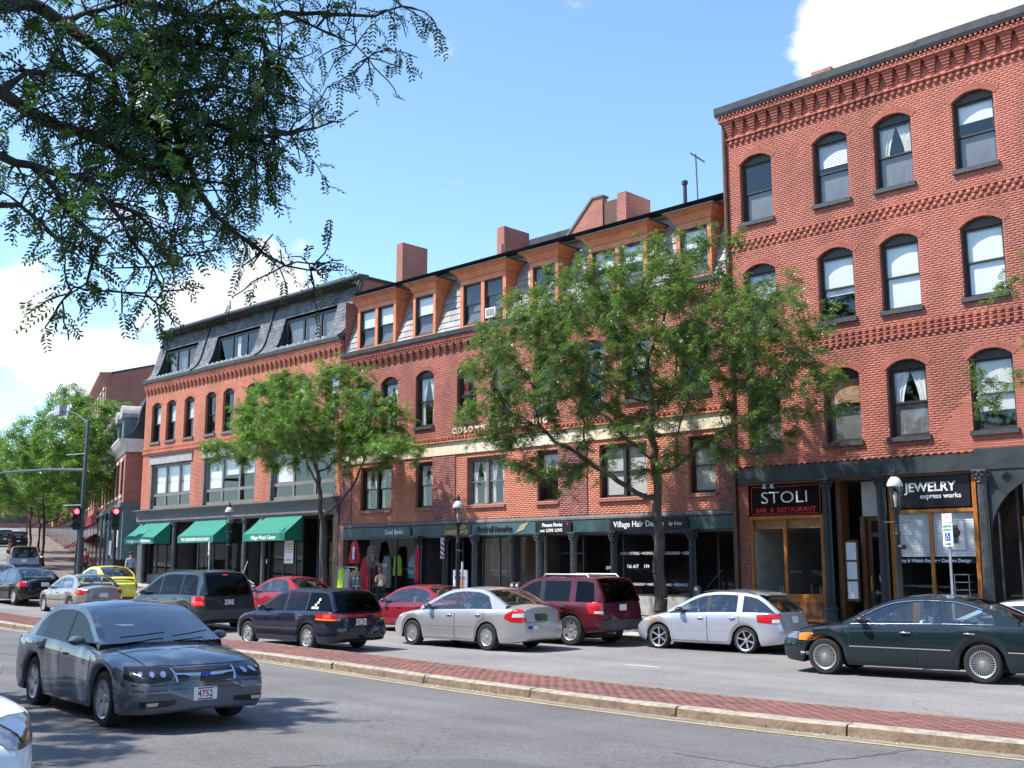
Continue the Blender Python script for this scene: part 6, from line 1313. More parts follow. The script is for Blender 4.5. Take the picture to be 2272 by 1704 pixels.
c.patch('plate_recess', [(-.30, .90), (.30, .90)], [(-.27, .73), (.27, .73)], 'B', 'bumper_grey', off=.004, nu=8, nv=2); c.plate('B', .80, '', pm='plate_green', sub=False); c.patch('trunk_line', [(-.72, .70), (.72, .70)], [(-.72, .688), (.72, .688)], 'B', 'trim_black', off=.004, nu=16, nv=1)
for y, m, w in ((.52, 'letter_blue', .07), (.34, 'plate_white', .10)): c.patch('bumper_sticker', [(y - w, .62), (y + w, .62)], [(y - w, .54), (y + w, .54)], 'B', m, off=.006, nu=3, nv=2)
c.strip(-1.72, -1.95, .86, .86, 'trim_black', .004, 'fuel_flap', .006)
# ---- maroon SUV
S = dict(paint='paint_maroon', W=1.97, wb=2.70, xf=2.20, xr=-2.42, R=.385, sill=.34, gap=.07, re=.88, rdr=.35, fe=.78, tw=.245,
         sh=[(-2.42, 1.12), (-1.0, 1.13), (0, 1.11), (1.0, 1.08), (1.7, 1.02), (2.2, .92)], hood=[(2.2, .95), (1.9, 1.06), (1.3, 1.13), (.95, 1.16)], deck=[(-2.42, 1.13), (-2.3, 1.14)],
         sil=[(.98, 1.16), (.62, 1.38), (.25, 1.60), (0, 1.70), (-.4, 1.75), (-1.4, 1.75), (-2.0, 1.72), (-2.16, 1.60), (-2.28, 1.36), (-2.36, 1.15)], hf=.22, hr=-2.05, rgl=1.16, pil=[(-1.50, -1.30), (-.42, -.26)], black=(1,), bblack=1, rail=.09, cl=(-2.12, 9), wheel=(5, .14, .04, False), rr=.62, br=.04, tum=.16, glass='car_glass_dark', glass_r='car_glass_black',
         pr=[(.2, .14), (.45, 0), (.62, 0), (.75, .06), (1.2, .10)])
c = Car('suv', 'maroon SUV with a roof rack parked by the tree trunk', 'suv', cpos(-20.75, 22.95), PI + R(3), S)
c.door(.85, -.33); c.door(-.35, -1.32, arch=-1.35, hm='trim_black'); c.mirrors(.6); c.both('tail_lamp', [(.78, 1.12), (.94, 1.12), (1.08, 1.1)], [(.78, .80), (.94, .80), (1.08, .84)], 155, 'tail_red', off=.012, nu=6, nv=6); c.both('reverse_lamp', [(.8, .90), (.98, .90)], [(.8, .83), (.98, .84)], 155, 'tail_clear', off=.018, nu=4, nv=2)
c.plate('B', .98, '', y=.0, sub=False); c.patch('bumper', [(-.9, .66), (0, .66), (.9, .66)], [(-.88, .44), (0, .44), (.88, .44)], 'B', 'bumper_grey', off=.04, nu=14, nv=3); c.strip(.9, -.7, .62, .62, 'bumper_grey', .05); c.patch('plate_light', [(-.26, 1.10), (.26, 1.10)], [(-.26, 1.07), (.26, 1.07)], 'B', 'chrome', off=.02, nu=6, nv=1)
for sg in (1, -1): MB().tube([(-.25, sg * .66, 1.76), (-.3, sg * .66, 1.825), (-1.7, sg * .66, 1.825), (-1.78, sg * .66, 1.75)], .024, 8).build('roof_rail', 'metal_light', c.root, smooth=50).matrix_parent_inverse = Matrix()
q = MB(); q.box(-2.12, -2.06, -.15, .15, 1.665, 1.70); q.build('brake_lamp', 'tail_red', c.root).matrix_parent_inverse = Matrix(); MB().tube([(-2.3, .55, .36), (-2.5, .55, .35)], .035, 10).build('exhaust', 'chrome', c.root).matrix_parent_inverse = Matrix()
# ---- silver-blue sport wagon
S = dict(paint='paint_silverblue', W=1.70, wb=2.525, xf=2.06, xr=-2.25, R=.315, re=.84, rdr=.4, fe=.66, fdr=.8, tw=.205,
         sh=[(-2.25, .96), (-1.8, 1.0), (-.8, .99), (0, .96), (1.0, .91), (1.5, .83), (2.06, .68)], hood=[(2.06, .70), (1.8, .82), (1.4, .92), (.95, 1.0)], deck=[(-2.25, 1.0), (-2.1, 1.01)],
         sil=[(.98, .99), (.6, 1.17), (.2, 1.36), (-.1, 1.44), (-.55, 1.475), (-1.1, 1.46), (-1.5, 1.41), (-1.75, 1.30), (-2.0, 1.12), (-2.14, 1.0)], hf=.16, hr=-1.55, rgl=1.02, pil=[(-1.18, -1.02), (-.25, -.16)], black=(1,), rail=.06, wheel=(6, .032, .05, False), rr=.76, glass='car_glass', pr=[(.2, .10), (.36, 0), (.58, 0), (.70, .06), (1.0, .10)])
c = Car('sport_wagon', 'silver-blue sport wagon with slim six-spoke wheels parked outside the restaurant', 'car', cpos(-16.0, 23.85), PI + R(4), S)
c.root.scale = (.97,) * 3
c.door(.82, -.2); c.door(-.22, -1.12, arch=-1.2625); c.mirrors(.56, m='trim_black'); c.both('tail_lamp', [(.62, .96), (.85, .97), (1.05, .94)], [(.66, .76), (.85, .745), (1.05, .77)], 150, 'tail_red', off=.01, nu=8, nv=5); c.both('reverse_lamp', [(.66, .84), (.82, .84)], [(.67, .76), (.83, .755)], 150, 'tail_clear', off=.015, nu=4, nv=2); c.both('side_marker', [(1.0, .74), (1.12, .80)], [(1.0, .69), (1.12, .72)], 45, 'tail_amber', off=.012)
c.both('headlamp', [(.6, .80), (.95, .84)], [(.62, .68), (.97, .72)], 30, 'tail_clear', off=.008); c.plate('B', .82, '', sub=False); c.strip(.9, -.85, .52, .54, 'paint_silverblue', .04); q = MB(); q.prism([(-1.45, 1.44), (-1.78, 1.40), (-1.80, 1.42), (-1.5, 1.475)], 'y', -.5, .5); q.build('spoiler', 'paint_silverblue', c.root).matrix_parent_inverse = Matrix()
for sg in (1, -1): MB().tube([(.0, sg * .58, 1.47), (-.3, sg * .58, 1.515), (-1.2, sg * .57, 1.505), (-1.45, sg * .56, 1.44)], .014, 6).build('roof_rail', 'trim_black', c.root).matrix_parent_inverse = Matrix()
# ---- dark green sedan, arm of the driver in the window
S = dict(paint='paint_darkgreen', W=1.77, wb=2.83, xf=2.30, xr=-2.56, R=.325, fe=.72, re=.80, tw=.21, sh=[(-2.56, .93), (-2.1, .96), (-1.2, .955), (0, .93), (1.0, .90), (1.7, .83), (2.3, .72)], hood=[(2.3, .74), (1.9, .84), (1.4, .91), (1.02, .95)], deck=[(-2.56, 1.01), (-2.2, 1.06), (-1.95, 1.07)],
         sil=[(1.05, .945), (.68, 1.12), (.28, 1.30), (-.02, 1.375), (-.45, 1.405), (-.9, 1.395), (-1.25, 1.33), (-1.65, 1.19), (-2.02, 1.04)], hf=.24, hr=-1.15, pil=[(-.36, -.24)], cl=(-1.68, 2.2), wheel=(28, .011, .012, False), rr=.66, seat='seat_tan', glass='car_glass')
c = Car('green_sedan', 'dark green sedan with multi-spoke wheels, driver in a white shirt', 'car', cpos(-9.6, 21.05), PI + R(8), S)
c.root.scale = (1.03, 1.03, 1.07)
c.door(.92, -.30, hm='chrome'); c.door(-.32, -1.42, arch=-1.415, hm='chrome'); c.mirrors(.66, m='trim_black'); c.strip(.92, -.9, .53, .53, 'chrome', .018); c.strip(-1.85, -2.4, .53, .53, 'chrome', .018); c.both('turn_lamp', [(.86, .72), (1.0, .74), (1.12, .75)], [(.86, .60), (1.0, .60), (1.12, .62)], 45, 'tail_amber', off=.01, nu=6, nv=3); c.both('fog_lamp', [(.92, .40), (1.08, .40)], [(.92, .33), (1.08, .33)], 40, 'tail_clear', off=.01, nu=4, nv=2)
c.both('headlamp', [(.5, .73), (.9, .75)], [(.5, .62), (.9, .62)], 20, 'lamp_clear', off=.008); c.both('tail_lamp', [(.4, .92), (.9, .92)], [(.4, .76), (.9, .76)], 170, 'tail_red', off=.008); c.hoodlid(2.1, 1.1); c.strip(2.1, 1.75, .56, .56, 'trim_black', .02)
xs = np.linspace(.9, -1.62, 26)
def chrome_line(c, xs, zf, r=.010, dy=.012):
    for sg in (1, -1): MB().tube([(x, sg * (c.up(x, zf(x)) + dy), zf(x)) for x in xs], r, 6).build('window_trim', 'chrome', c.root, smooth=60).matrix_parent_inverse = Matrix()
chrome_line(c, xs, lambda x: c.zs(x) + .012); chrome_line(c, np.linspace(.86, -1.45, 30), lambda x: sp1(S['sil'], x) - .055, .008)
driver(c, 'driver in a white shirt with an arm raised at the wheel')
# ---- dark green minivan
S = dict(paint='paint_van', W=1.98, wb=3.03, xf=2.38, xr=-2.55, R=.335, sill=.25, re=.88, rdr=.35, fe=.70, fdr=.9, tw=.215,
         sh=[(-2.55, 1.03), (-1.0, 1.06), (0, 1.04), (1.2, 1.0), (1.8, .92), (2.38, .76)], hood=[(2.38, .78), (2.0, .95), (1.6, 1.07), (1.3, 1.13)], deck=[(-2.55, 1.04), (-2.42, 1.05)],
         sil=[(1.42, 1.10), (1.0, 1.33), (.55, 1.57), (.25, 1.68), (-.3, 1.745), (-1.3, 1.745), (-1.95, 1.71), (-2.2, 1.58), (-2.38, 1.28), (-2.48, 1.06)], hf=.5, hr=-2.02, rgl=1.09, pil=[(-1.15, -1.08), (.12, .22)], black=(0, 1), rail=.085, cl=(-2.1, 4), wheel=(5, .11, .03, False), br=.05, tum=.2, glass='car_glass_black', glass_r='car_glass_black', pr=[(.2, .12), (.40, 0), (.60, 0), (.75, .06), (1.1, .10)])
c = Car('minivan', 'dark green minivan with glowing brake lights beside the median', 'minivan', cpos(-32.4, 18.4), PI, S)
c.door(1.25, .18); c.door(.16, -1.05); c.mirrors(1.0, m='trim_black'); c.both('tail_lamp', [(.80, 1.02), (.92, 1.05), (1.06, 1.03), (1.14, .98)], [(.80, .74), (.92, .72), (1.06, .72), (1.14, .76)], 155, 'tail_red', off=.012, nu=8, nv=6); c.both('brake_lamp', [(.86, .87), (1.04, .87)], [(.86, .77), (1.04, .77)], 155, 'tail_lit', off=.02, nu=4, nv=3)
c.plate('B', .84, '200 1PT', y=.03); c.patch('bumper', [(-.92, .62), (0, .63), (.92, .62)], [(-.9, .36), (0, .35), (.9, .36)], 'B', 'bumper_grey', off=.03, nu=14, nv=3); q = MB(); q.box(-2.18, -2.12, -.08, .08, 1.63, 1.66); q.build('brake_lamp', 'tail_lit', c.root).matrix_parent_inverse = Matrix()
c.strip(1.2, -1.0, .58, .58, 'bumper_grey', .05); c.wiper(-2.3, -.1, -.55, True)
for sg in (1, -1): MB().tube([(.1, sg * .6, 1.76), (.0, sg * .6, 1.79), (-1.7, sg * .58, 1.79), (-1.8, sg * .58, 1.755)], .016, 6).build('roof_rail', 'trim_black', c.root).matrix_parent_inverse = Matrix()
# ---- small sedans: one template, own paint and details
def sedan_spec(p, **k):
    S = dict(paint=p, W=1.70, wb=2.50, xf=2.10, xr=-2.22, R=.30, fe=.66, fdr=.8, re=.74, rdr=.7, tw=.19, sh=[(-2.22, .88), (-1.8, .92), (-1.0, .92), (0, .89), (1.0, .85), (1.5, .79), (2.1, .64)], hood=[(2.1, .66), (1.8, .78), (1.4, .87), (.95, .93)], deck=[(-2.22, .97), (-1.9, 1.02), (-1.65, 1.03)],
             sil=[(.98, .92), (.58, 1.10), (.2, 1.27), (-.1, 1.345), (-.5, 1.38), (-.9, 1.365), (-1.15, 1.31), (-1.45, 1.17), (-1.72, 1.01)], hf=.18, hr=-1.08, pil=[(-.30, -.21)], cl=(-1.32, 2.2), wheel=(6, .09, .02, True), rr=.62, seat='seat_tan')
    S.update(k); return S
def small(name, label, loc, head, S, tails='oval', hand=None, cat='car'):
    c = Car(name, label, cat, loc, head, S); a = S['wb'] / 2; c.door(.85, -.25, hm='trim_black'); c.door(-.27, -1.12, arch=-a, hm='trim_black'); c.mirrors(.58, m='trim_black' if S['paint'] in ('paint_tan', 'paint_black', 'paint_maroon_lit', 'paint_red') else None)
    if tails == 'oval': c.both('tail_lamp', [(.50, .84), (.75, .87), (1.0, .83)], [(.50, .76), (.75, .715), (1.0, .74)], 158, 'tail_red', off=.01, nu=8, nv=4); c.both('turn_lamp', [(.82, .83), (1.0, .82)], [(.82, .75), (1.0, .75)], 158, 'tail_amber', off=.014, nu=4, nv=2)
    elif tails == 'wedge': c.both('tail_lamp', [(.80, .93), (.9, .93), (.98, .92)], [(.62, .70), (.85, .70), (1.06, .72)], 155, 'tail_red', off=.01, nu=8, nv=5)
    else: c.both('tail_lamp', [(.45, .86), (.98, .86)], [(.45, .72), (.98, .72)], 160, 'tail_red', off=.01, nu=8, nv=3)
    c.both('headlamp', [(.5, .72), (.95, .76)], [(.52, .60), (.98, .64)], 28, 'tail_clear', off=.008); c.plate('B', .68 if tails != 'wedge' else .78, '', sub=False); c.patch('bumper_line', [(-.7, .60), (.7, .60)], [(-.7, .588), (.7, .588)], 'B', 'trim_black', off=.004, nu=12, nv=1); c.hoodlid(1.95, 1.05)
    return c
c = small('tan_sedan', 'tan sedan waiting beside the brick median behind the black sedan', cpos(-40.0, 18.3), PI - R(3), sedan_spec('paint_tan')); c.strip(.9, -1.6, .50, .50, 'trim_black', .03); driver(c, 'person at the wheel of the tan sedan', 'trim_black')
c.both('brake_lamp', [(.88, .80), (.97, .80)], [(.88, .75), (.97, .75)], 158, 'tail_lit', off=.02, nu=3, nv=2)
c = small('black_sedan', 'black sedan with triangular tail lights beside the median', cpos(-46.0, 18.6), PI, sedan_spec('paint_black', W=1.73, wb=2.72, xf=2.22, xr=-2.30, R=.315, sil=[(1.0, .93), (.6, 1.12), (.2, 1.30), (-.1, 1.39), (-.5, 1.42), (-.9, 1.405), (-1.2, 1.34), (-1.5, 1.20), (-1.85, 1.02)], wheel=(7, .07, .02, False)), 'wedge'); c.strip(-2.0, -2.2, .60, .60, 'chrome', .02)
c = small('red_sedan', 'bright red sedan parked at the kerb below the third awning', cpos(-34.9, 23.75), PI + R(3), sedan_spec('paint_red', W=1.74, wb=2.58, xf=2.14, xr=-2.24, R=.315, sil=[(1.0, .92), (.6, 1.12), (.2, 1.31), (-.1, 1.40), (-.5, 1.44), (-.9, 1.42), (-1.2, 1.34), (-1.5, 1.19), (-1.78, 1.03)], wheel=(6, .1, .03, False), seat='seat_grey'), 'bar'); c.strip(.9, -1.5, .50, .50, 'paint_red', .03)
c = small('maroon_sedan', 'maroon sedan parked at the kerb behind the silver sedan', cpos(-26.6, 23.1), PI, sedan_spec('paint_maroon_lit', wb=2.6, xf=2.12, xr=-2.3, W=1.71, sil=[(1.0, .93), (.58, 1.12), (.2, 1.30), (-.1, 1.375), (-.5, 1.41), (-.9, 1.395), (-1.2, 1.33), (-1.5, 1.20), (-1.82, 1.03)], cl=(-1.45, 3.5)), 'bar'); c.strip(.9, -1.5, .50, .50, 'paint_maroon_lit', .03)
c = small('silver_hatchback', 'pale hatchback parked beyond the red sedan, mostly hidden by the minivan', cpos(-40.3, 24.0), PI, sedan_spec('paint_white', hr=-1.0, sil=[(.98, .92), (.58, 1.10), (.2, 1.27), (-.1, 1.345), (-.5, 1.37), (-.9, 1.34), (-1.3, 1.21), (-1.7, 1.05), (-1.95, .98)], deck=[(-2.22, .93), (-1.9, .98)]), 'bar')
c = small('parked_sedan', 'pale silver sedan parked behind the dark green sedan at the frame edge', cpos(-8.7, 23.65), PI, sedan_spec('paint_silverblue', W=1.74, wb=2.6, xf=2.15, xr=-2.3), 'bar')
c = small('pale_sedan', 'pale grey sedan ahead of the black sedan, only roof and rear glass showing', cpos(-51.5, 19.4), PI - R(6), sedan_spec('paint_silverblue'), 'bar'); q = MB(); q.box(-2.0, -1.95, -.5, .5, 1.04, 1.08); q.build('spoiler', 'paint_silverblue', c.root).matrix_parent_inverse = Matrix()
# yellow round car
S = dict(paint='paint_yellow', W=1.72, wb=2.51, xf=2.02, xr=-2.05, R=.315, fe=.60, fdr=1.0, re=.62, rdr=.9, sh=[(-2.05, .80), (-1.6, .93), (-1.0, .95), (0, .93), (1.0, .90), (1.5, .82), (2.02, .58)], hood=[(2.02, .6), (1.8, .76), (1.4, .90), (1.1, .97)], deck=[(-2.05, .82), (-1.85, .93), (-1.7, 1.0)],
         sil=[(1.12, .97), (.75, 1.16), (.4, 1.34), (.05, 1.46), (-.35, 1.50), (-.75, 1.47), (-1.15, 1.36), (-1.5, 1.18), (-1.76, 1.0)], hf=.32, hr=-.85, pil=[(-.30, -.20)], cl=(-1.2, 2.0), rail=.10, rgl=1.06)
c = Car('yellow_car', 'bright yellow rounded car near the teal shopfront', 'car', cpos(-45.0, 21.6), PI - R(4), S); c.door(.9, -.5); c.mirrors(.7); c.both('tail_lamp', [(.60, .78), (.78, .78)], [(.60, .62), (.78, .62)], 170, 'tail_red', off=.012, nu=5, nv=4)
# grey minivan climbing the hill and the cars parked along it
S = dict(S0) if False else dict(paint='paint_grey', W=1.90, wb=2.9, xf=2.3, xr=-2.4, R=.33, sill=.25, re=.88, rdr=.35, fe=.72, sh=[(-2.4, 1.0), (0, 1.0), (1.2, .97), (2.3, .75)], hood=[(2.3, .77), (1.8, .98), (1.3, 1.08)], deck=[(-2.4, 1.02), (-2.28, 1.03)],
         sil=[(1.35, 1.05), (.6, 1.45), (.2, 1.6), (-.3, 1.67), (-1.3, 1.67), (-1.9, 1.63), (-2.15, 1.45), (-2.32, 1.04)], hf=.4, hr=-1.95, rgl=1.05, pil=[(-1.15, -1.05), (.1, .2)], rail=.085, cl=(-2.05, 4), tum=.2, glass='car_glass_dark')
HA = math.atan2(EV.y, EV.x)
def hill_car(name, label, s, d, S, cat='car'):
    p = fs(s, d, 0); return Car(name, label, cat, p, HA, S, group='vehicles on the far street')
c = hill_car('grey_minivan', 'grey minivan driving up the far street past the traffic lights', 11, 4.7, S, 'minivan'); c.mirrors(1.0, m='trim_black'); c.both('tail_lamp', [(.85, .98), (1.08, .96)], [(.85, .70), (1.08, .72)], 160, 'tail_red', off=.012, nu=4, nv=4); c.patch('bumper', [(-.85, .6), (.85, .6)], [(-.85, .36), (.85, .36)], 'B', 'bumper_grey', off=.03, nu=10, nv=2); c.plate('B', .82, '', sub=False)
suv = dict(S, paint='paint_black', W=1.85, sil=[(1.2, 1.08), (.6, 1.5), (.2, 1.68), (-.3, 1.74), (-1.6, 1.74), (-2.05, 1.70), (-2.2, 1.5), (-2.34, 1.1)], hr=-2.0, sh=[(-2.4, 1.08), (0, 1.08), (1.2, 1.04), (2.3, .85)], hood=[(2.3, .87), (1.8, 1.05), (1.2, 1.1)], deck=[(-2.4, 1.09), (-2.3, 1.1)], R=.36)
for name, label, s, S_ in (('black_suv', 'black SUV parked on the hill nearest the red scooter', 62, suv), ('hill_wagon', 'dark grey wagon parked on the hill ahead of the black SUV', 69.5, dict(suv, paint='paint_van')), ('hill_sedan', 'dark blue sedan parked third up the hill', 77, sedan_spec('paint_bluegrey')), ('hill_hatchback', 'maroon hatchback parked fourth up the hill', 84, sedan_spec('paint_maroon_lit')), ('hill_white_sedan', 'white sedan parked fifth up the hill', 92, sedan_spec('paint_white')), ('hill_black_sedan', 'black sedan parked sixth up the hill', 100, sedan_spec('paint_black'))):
    c = hill_car(name, label, s, 4.7 + max(0, s - 62) * .17, S_, 'suv' if 'SUV' in label else 'car'); c.both('tail_lamp', [(.6, .93), (.9, .92)], [(.6, .75), (.9, .76)], 165, 'tail_red', off=.012, nu=4, nv=2); c.plate('B', .75, '', sub=False)
c = hill_car('far_pale_sedan', 'pale sedan at the top of the far street', 118, 15.5, sedan_spec('paint_white')); c.both('tail_lamp', [(.6, .86), (.9, .86)], [(.6, .75), (.9, .76)], 165, 'tail_red', off=.012, nu=4, nv=2)
# ------------------------------------------------------------------ trees
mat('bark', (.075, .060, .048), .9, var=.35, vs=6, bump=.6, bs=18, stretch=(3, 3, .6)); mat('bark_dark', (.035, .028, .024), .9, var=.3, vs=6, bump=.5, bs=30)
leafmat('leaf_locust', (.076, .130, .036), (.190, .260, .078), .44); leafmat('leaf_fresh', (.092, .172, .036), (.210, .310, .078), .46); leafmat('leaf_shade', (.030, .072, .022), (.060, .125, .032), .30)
def grow(base, trunk, attr, step=.34, kill=.5, infl=2.6, seed=0, maxn=2600):
    """space colonisation: nodes grow from the trunk towards attractor points"""
    rs = np.random.RandomState(seed); nodes = [np.array(p, float) for p in trunk]; par = [-1] + list(range(len(trunk) - 1)); A = np.array(attr, float); alive = np.ones(len(A), bool)
    near = np.full(len(A), -1); nd = np.full(len(A), 1e9)
    def upd(k0):
        for k in range(k0, len(nodes)):
            d = np.linalg.norm(A - nodes[k], axis=1); b = d < nd; nd[b] = d[b]; near[b] = k
    upd(max(0, len(trunk) - 6))
    for it in range(160):
        act = alive & (nd < (infl if it > 8 else 9)); k0 = len(nodes)
        if not act.any() or k0 > maxn: break
        for k in np.unique(near[act]):
            sel = act & (near == k); v = A[sel] - nodes[k]; v /= np.linalg.norm(v, axis=1)[:, None]; d = v.mean(0) + rs.randn(3) * .12; L = np.linalg.norm(d)
            if L < .05: continue
            nodes.append(nodes[k] + d / L * step); par.append(int(k))
        if len(nodes) == k0: break
        upd(k0); alive &= nd > kill
    return np.array(nodes), np.array(par)
def radii(par, tip=.008, e=2.75, ntr=0, rmax=None):
    n = len(par); acc = np.zeros(n); r = np.zeros(n)
    for i in range(n - 1, -1, -1):
        r[i] = max(tip, acc[i] ** (1 / e))
        if par[i] >= 0: acc[par[i]] += r[i] ** e
    if rmax: r *= (rmax / r[0]) if r[0] > rmax else 1
    return r
def branch_mesh(nodes, par, r, m='bark', sides=6, name='trunk'):
    V, F = [], []; n = len(nodes); ring = {}
    def frame(d):
        a = np.cross(d, (.1, .2, .97)); 
        if np.linalg.norm(a) < .1: a = np.cross(d, (1, 0, 0))
        a /= np.linalg.norm(a); return a, np.cross(d, a)
    for i in range(1, n):
        p = par[i]; d = nodes[i] - nodes[p]; L = np.linalg.norm(d)
        if L < 1e-6: continue
        a, b = frame(d / L); s = sides if r[i] > .02 else 4 if r[i] > .011 else 3; o = len(V); rp = min(r[p], r[i] * 1.7)
        for c, rr in ((nodes[p], rp), (nodes[i], r[i])):
            for k in range(s): t = 6.28319 * k / s; V.append(tuple(c + (a * math.cos(t) + b * math.sin(t)) * rr))
        F += [(o + k, o + (k + 1) % s, o + s + (k + 1) % s, o + s + k) for k in range(s)]
    me = bpy.data.meshes.new(name); me.from_pydata(V, [], F); me.materials.append(MATS[m]); me.polygons.foreach_set('use_smooth', [True] * len(F)); return me
def leaf_mesh(base, dirs, L, pairs, ll, lw, tint, m, rs, droop=.35, name='crown', seg=1):
    """compound leaves: two rows of leaflets on a drooping rachis. base, dirs: n x 3"""
    n = len(base); d = dirs / np.linalg.norm(dirs, axis=1)[:, None]; up = np.array([0, 0, 1.]) + rs.randn(n, 3) * .45; nrm = up - d * (up * d).sum(1)[:, None]; nrm /= np.linalg.norm(nrm, axis=1)[:, None]; side = np.cross(d, nrm)
    Vs, T = [], []
    for j in range(pairs):
        t = (j + .6) / pairs; pos = base + d * (L * t)[:, None]; pos[:, 2] -= droop * L * t * t
        for sg in (1, -1):
            sz = (.75 + .35 * math.sin(3.1 * (t * .8 + .1))) * (ll * (1 + rs.randn(n) * .12)); v = side * sg * .86 + d * .5 + nrm * rs.randn(n)[:, None] * .28 - np.array([0, 0, 1.]) * .22; v /= np.linalg.norm(v, axis=1)[:, None]; w = np.cross(v, nrm); w /= np.linalg.norm(w, axis=1)[:, None]
            v = v * sz[:, None]; w = w * (lw * sz / ll)[:, None]
            if seg == 1: q = [pos, pos + v * .5 + w * .5, pos + v, pos + v * .5 - w * .5]
            else: q = [pos, pos + v * .28 + w * .42, pos + v * .68 + w * .44, pos + v, pos + v * .68 - w * .44, pos + v * .28 - w * .42]
            Vs.append(np.stack(q, 1)); T.append(np.clip(tint + rs.randn(n) * .12, 0, 1))
    k = Vs[0].shape[1]; V = np.concatenate(Vs).reshape(-1, 3); nf = len(V) // k; me = bpy.data.meshes.new(name)
    me.vertices.add(len(V)); me.vertices.foreach_set('co', V.reshape(-1)); me.loops.add(nf * k); me.loops.foreach_set('vertex_index', np.arange(nf * k, dtype=np.int32)); me.polygons.add(nf); me.polygons.foreach_set('loop_start', np.arange(0, nf * k, k, dtype=np.int32)); me.update(calc_edges=True)
    at = me.attributes.new('tint', 'FLOAT', 'FACE'); at.data.foreach_set('value', np.concatenate(T).astype(np.float32)); me.materials.append(MATS[m]); return me
def crown_points(c, rx, ry, rz, n, rs, lumps=9, hollow=.35):
    """attractors inside an uneven crown made of lobes"""
    out = []; lob = []
    for i in range(lumps):
        u = rs.randn(3); u /= np.linalg.norm(u); u[2] = abs(u[2]) * .9 - .25; lob.append((np.array(c) + u * (rx, ry, rz) * np.array(rs.uniform(.45, .72)), rs.uniform(.36, .56)))
    while len(out) < n:
        p = rs.uniform(-1, 1, 3); q = np.array(c) + p * (rx, ry, rz)
        if np.linalg.norm(p) > 1: continue
        if any(np.linalg.norm((q - lc) / (rx, ry, rz)) < lr for lc, lr in lob) or np.linalg.norm(p) < hollow: out.append(q)
    return out
def tree(name, label, base, fork, attr, rmax, lm, seed, nleaf, L=.2, pairs=5, ll=.06, lw=.026, step=.34, group=None, lean=(0, 0), tip=.007, kill=.5, leafr=.035, ntw=2, tl=.5):
    rs = np.random.RandomState(seed); b = np.array(base, float); n = max(4, int(fork / step)); tr = [b + np.array([lean[0] * (i / n) ** 1.5 + .03 * math.sin(i * 1.3 + seed), lean[1] * (i / n) ** 1.5 + .03 * math.cos(i * 1.7), fork * i / n - .05]) for i in range(n + 1)]
    nodes, par = grow(b, tr, attr, step, kill, seed=seed); r = radii(par, tip); k = rmax * .72 / r[n]; r = np.where(r > .012, .012 + (r - .012) * k, r)
    r[:n] = np.linspace(rmax, r[n], n); r[0] *= 1.25
    N, P, Rr = list(nodes), list(par), list(r); tw = []
    for i in np.where((r < leafr) & (np.arange(len(par)) > n))[0]:              # fine twigs carry the leaves
        for _ in range(rs.poisson(ntw)):
            v = rs.randn(3); v[2] = v[2] * .7 + .05; v += (nodes[i] - nodes[par[i]]) / step * .6; v /= np.linalg.norm(v); ln = tl * rs.uniform(.5, 1.3); p = i; m = 3
            for q in range(m):
                v = v + rs.randn(3) * .28; v[2] -= .06; v /= np.linalg.norm(v); N.append(N[p] + v * ln / m); P.append(int(p)); p = len(N) - 1; Rr.append(tip * (.75 - .18 * q)); tw.append(p)
    nodes, par, r = np.array(N), np.array(P), np.array(Rr)
    root = empty(name, base, 0, label, 'tree', group); o = link('trunk', branch_mesh(nodes, par, r, sides=8), root)
    k = rs.choice(np.array(tw), nleaf); t = rs.rand(nleaf)[:, None]; pos = nodes[k] * (1 - t) + nodes[par[k]] * t; seg = nodes[k] - nodes[par[k]]; seg /= np.linalg.norm(seg, axis=1)[:, None] + 1e-6
    dirs = seg * .5 + rs.randn(nleaf, 3) * .7; dirs[:, 2] = dirs[:, 2] * .5 - .16
    cl = rs.rand(len(nodes)); pk = par[par[k]]; tint = np.clip(.15 + .55 * cl[pk] + rs.randn(nleaf) * .12, 0, 1)
    link('crown', leaf_mesh(pos, dirs, L * rs.uniform(.6, 1.3, nleaf), pairs, ll, lw, tint, lm, rs), root); return root
rs = np.random.RandomState(8)
# street tree in front of the middle of the row (its crown spans the frame's centre right)
A = crown_points((-19.1, 24.6, 8.3), 6.1, 3.5, 3.7, 980, rs, 20, .5); A += crown_points((-14.3, 24.4, 6.3), 2.0, 1.6, 1.9, 120, rs, 4, .6); A += crown_points((-23.8, 24.0, 6.2), 1.8, 1.5, 1.6, 100, rs, 3, .6); A += crown_points((-21.6, 24.0, 5.0), 2.2, 1.2, 1.1, 110, rs, 3, .7); A += crown_points((-18.4, 23.8, 5.2), 1.6, 1.2, 1.0, 50, rs, 3, .7); A += crown_points((-15.6, 24.2, 5.2), 1.5, 1.0, 1.0, 60, rs, 3, .7); A += crown_points((-17.2, 24.6, 10.8), 2.0, 1.4, 1.4, 70, rs, 3, .6); A += crown_points((-21.6, 24.6, 10.2), 1.8, 1.4, 1.2, 60, rs, 3, .6)
tree('honey_locust', 'large leafy street tree with forked trunk in front of the hair salon', (-18.62, 25.05, walk_z(-18.6, 25.05)), 4.2, A, .20, 'leaf_locust', 4, 38000, lean=(.05, -.1), ntw=3, L=.21, pairs=4, ll=.068, lw=.028)
A = crown_points((-36.3, 25.6, 7.4), 5.2, 3.0, 2.8, 720, rs, 16, .5); A += crown_points((-42.6, 25.3, 6.9), 1.9, 1.5, 1.0, 90, rs, 3, .6); A += crown_points((-29.9, 25.3, 6.3), 2.0, 1.4, .9, 90, rs, 3, .6); A += crown_points((-34.4, 25.8, 9.5), 1.7, 1.4, 1.0, 60, rs, 2, .6); A += crown_points((-38.8, 25.8, 9.4), 1.5, 1.4, 1.0, 60, rs, 2, .6)
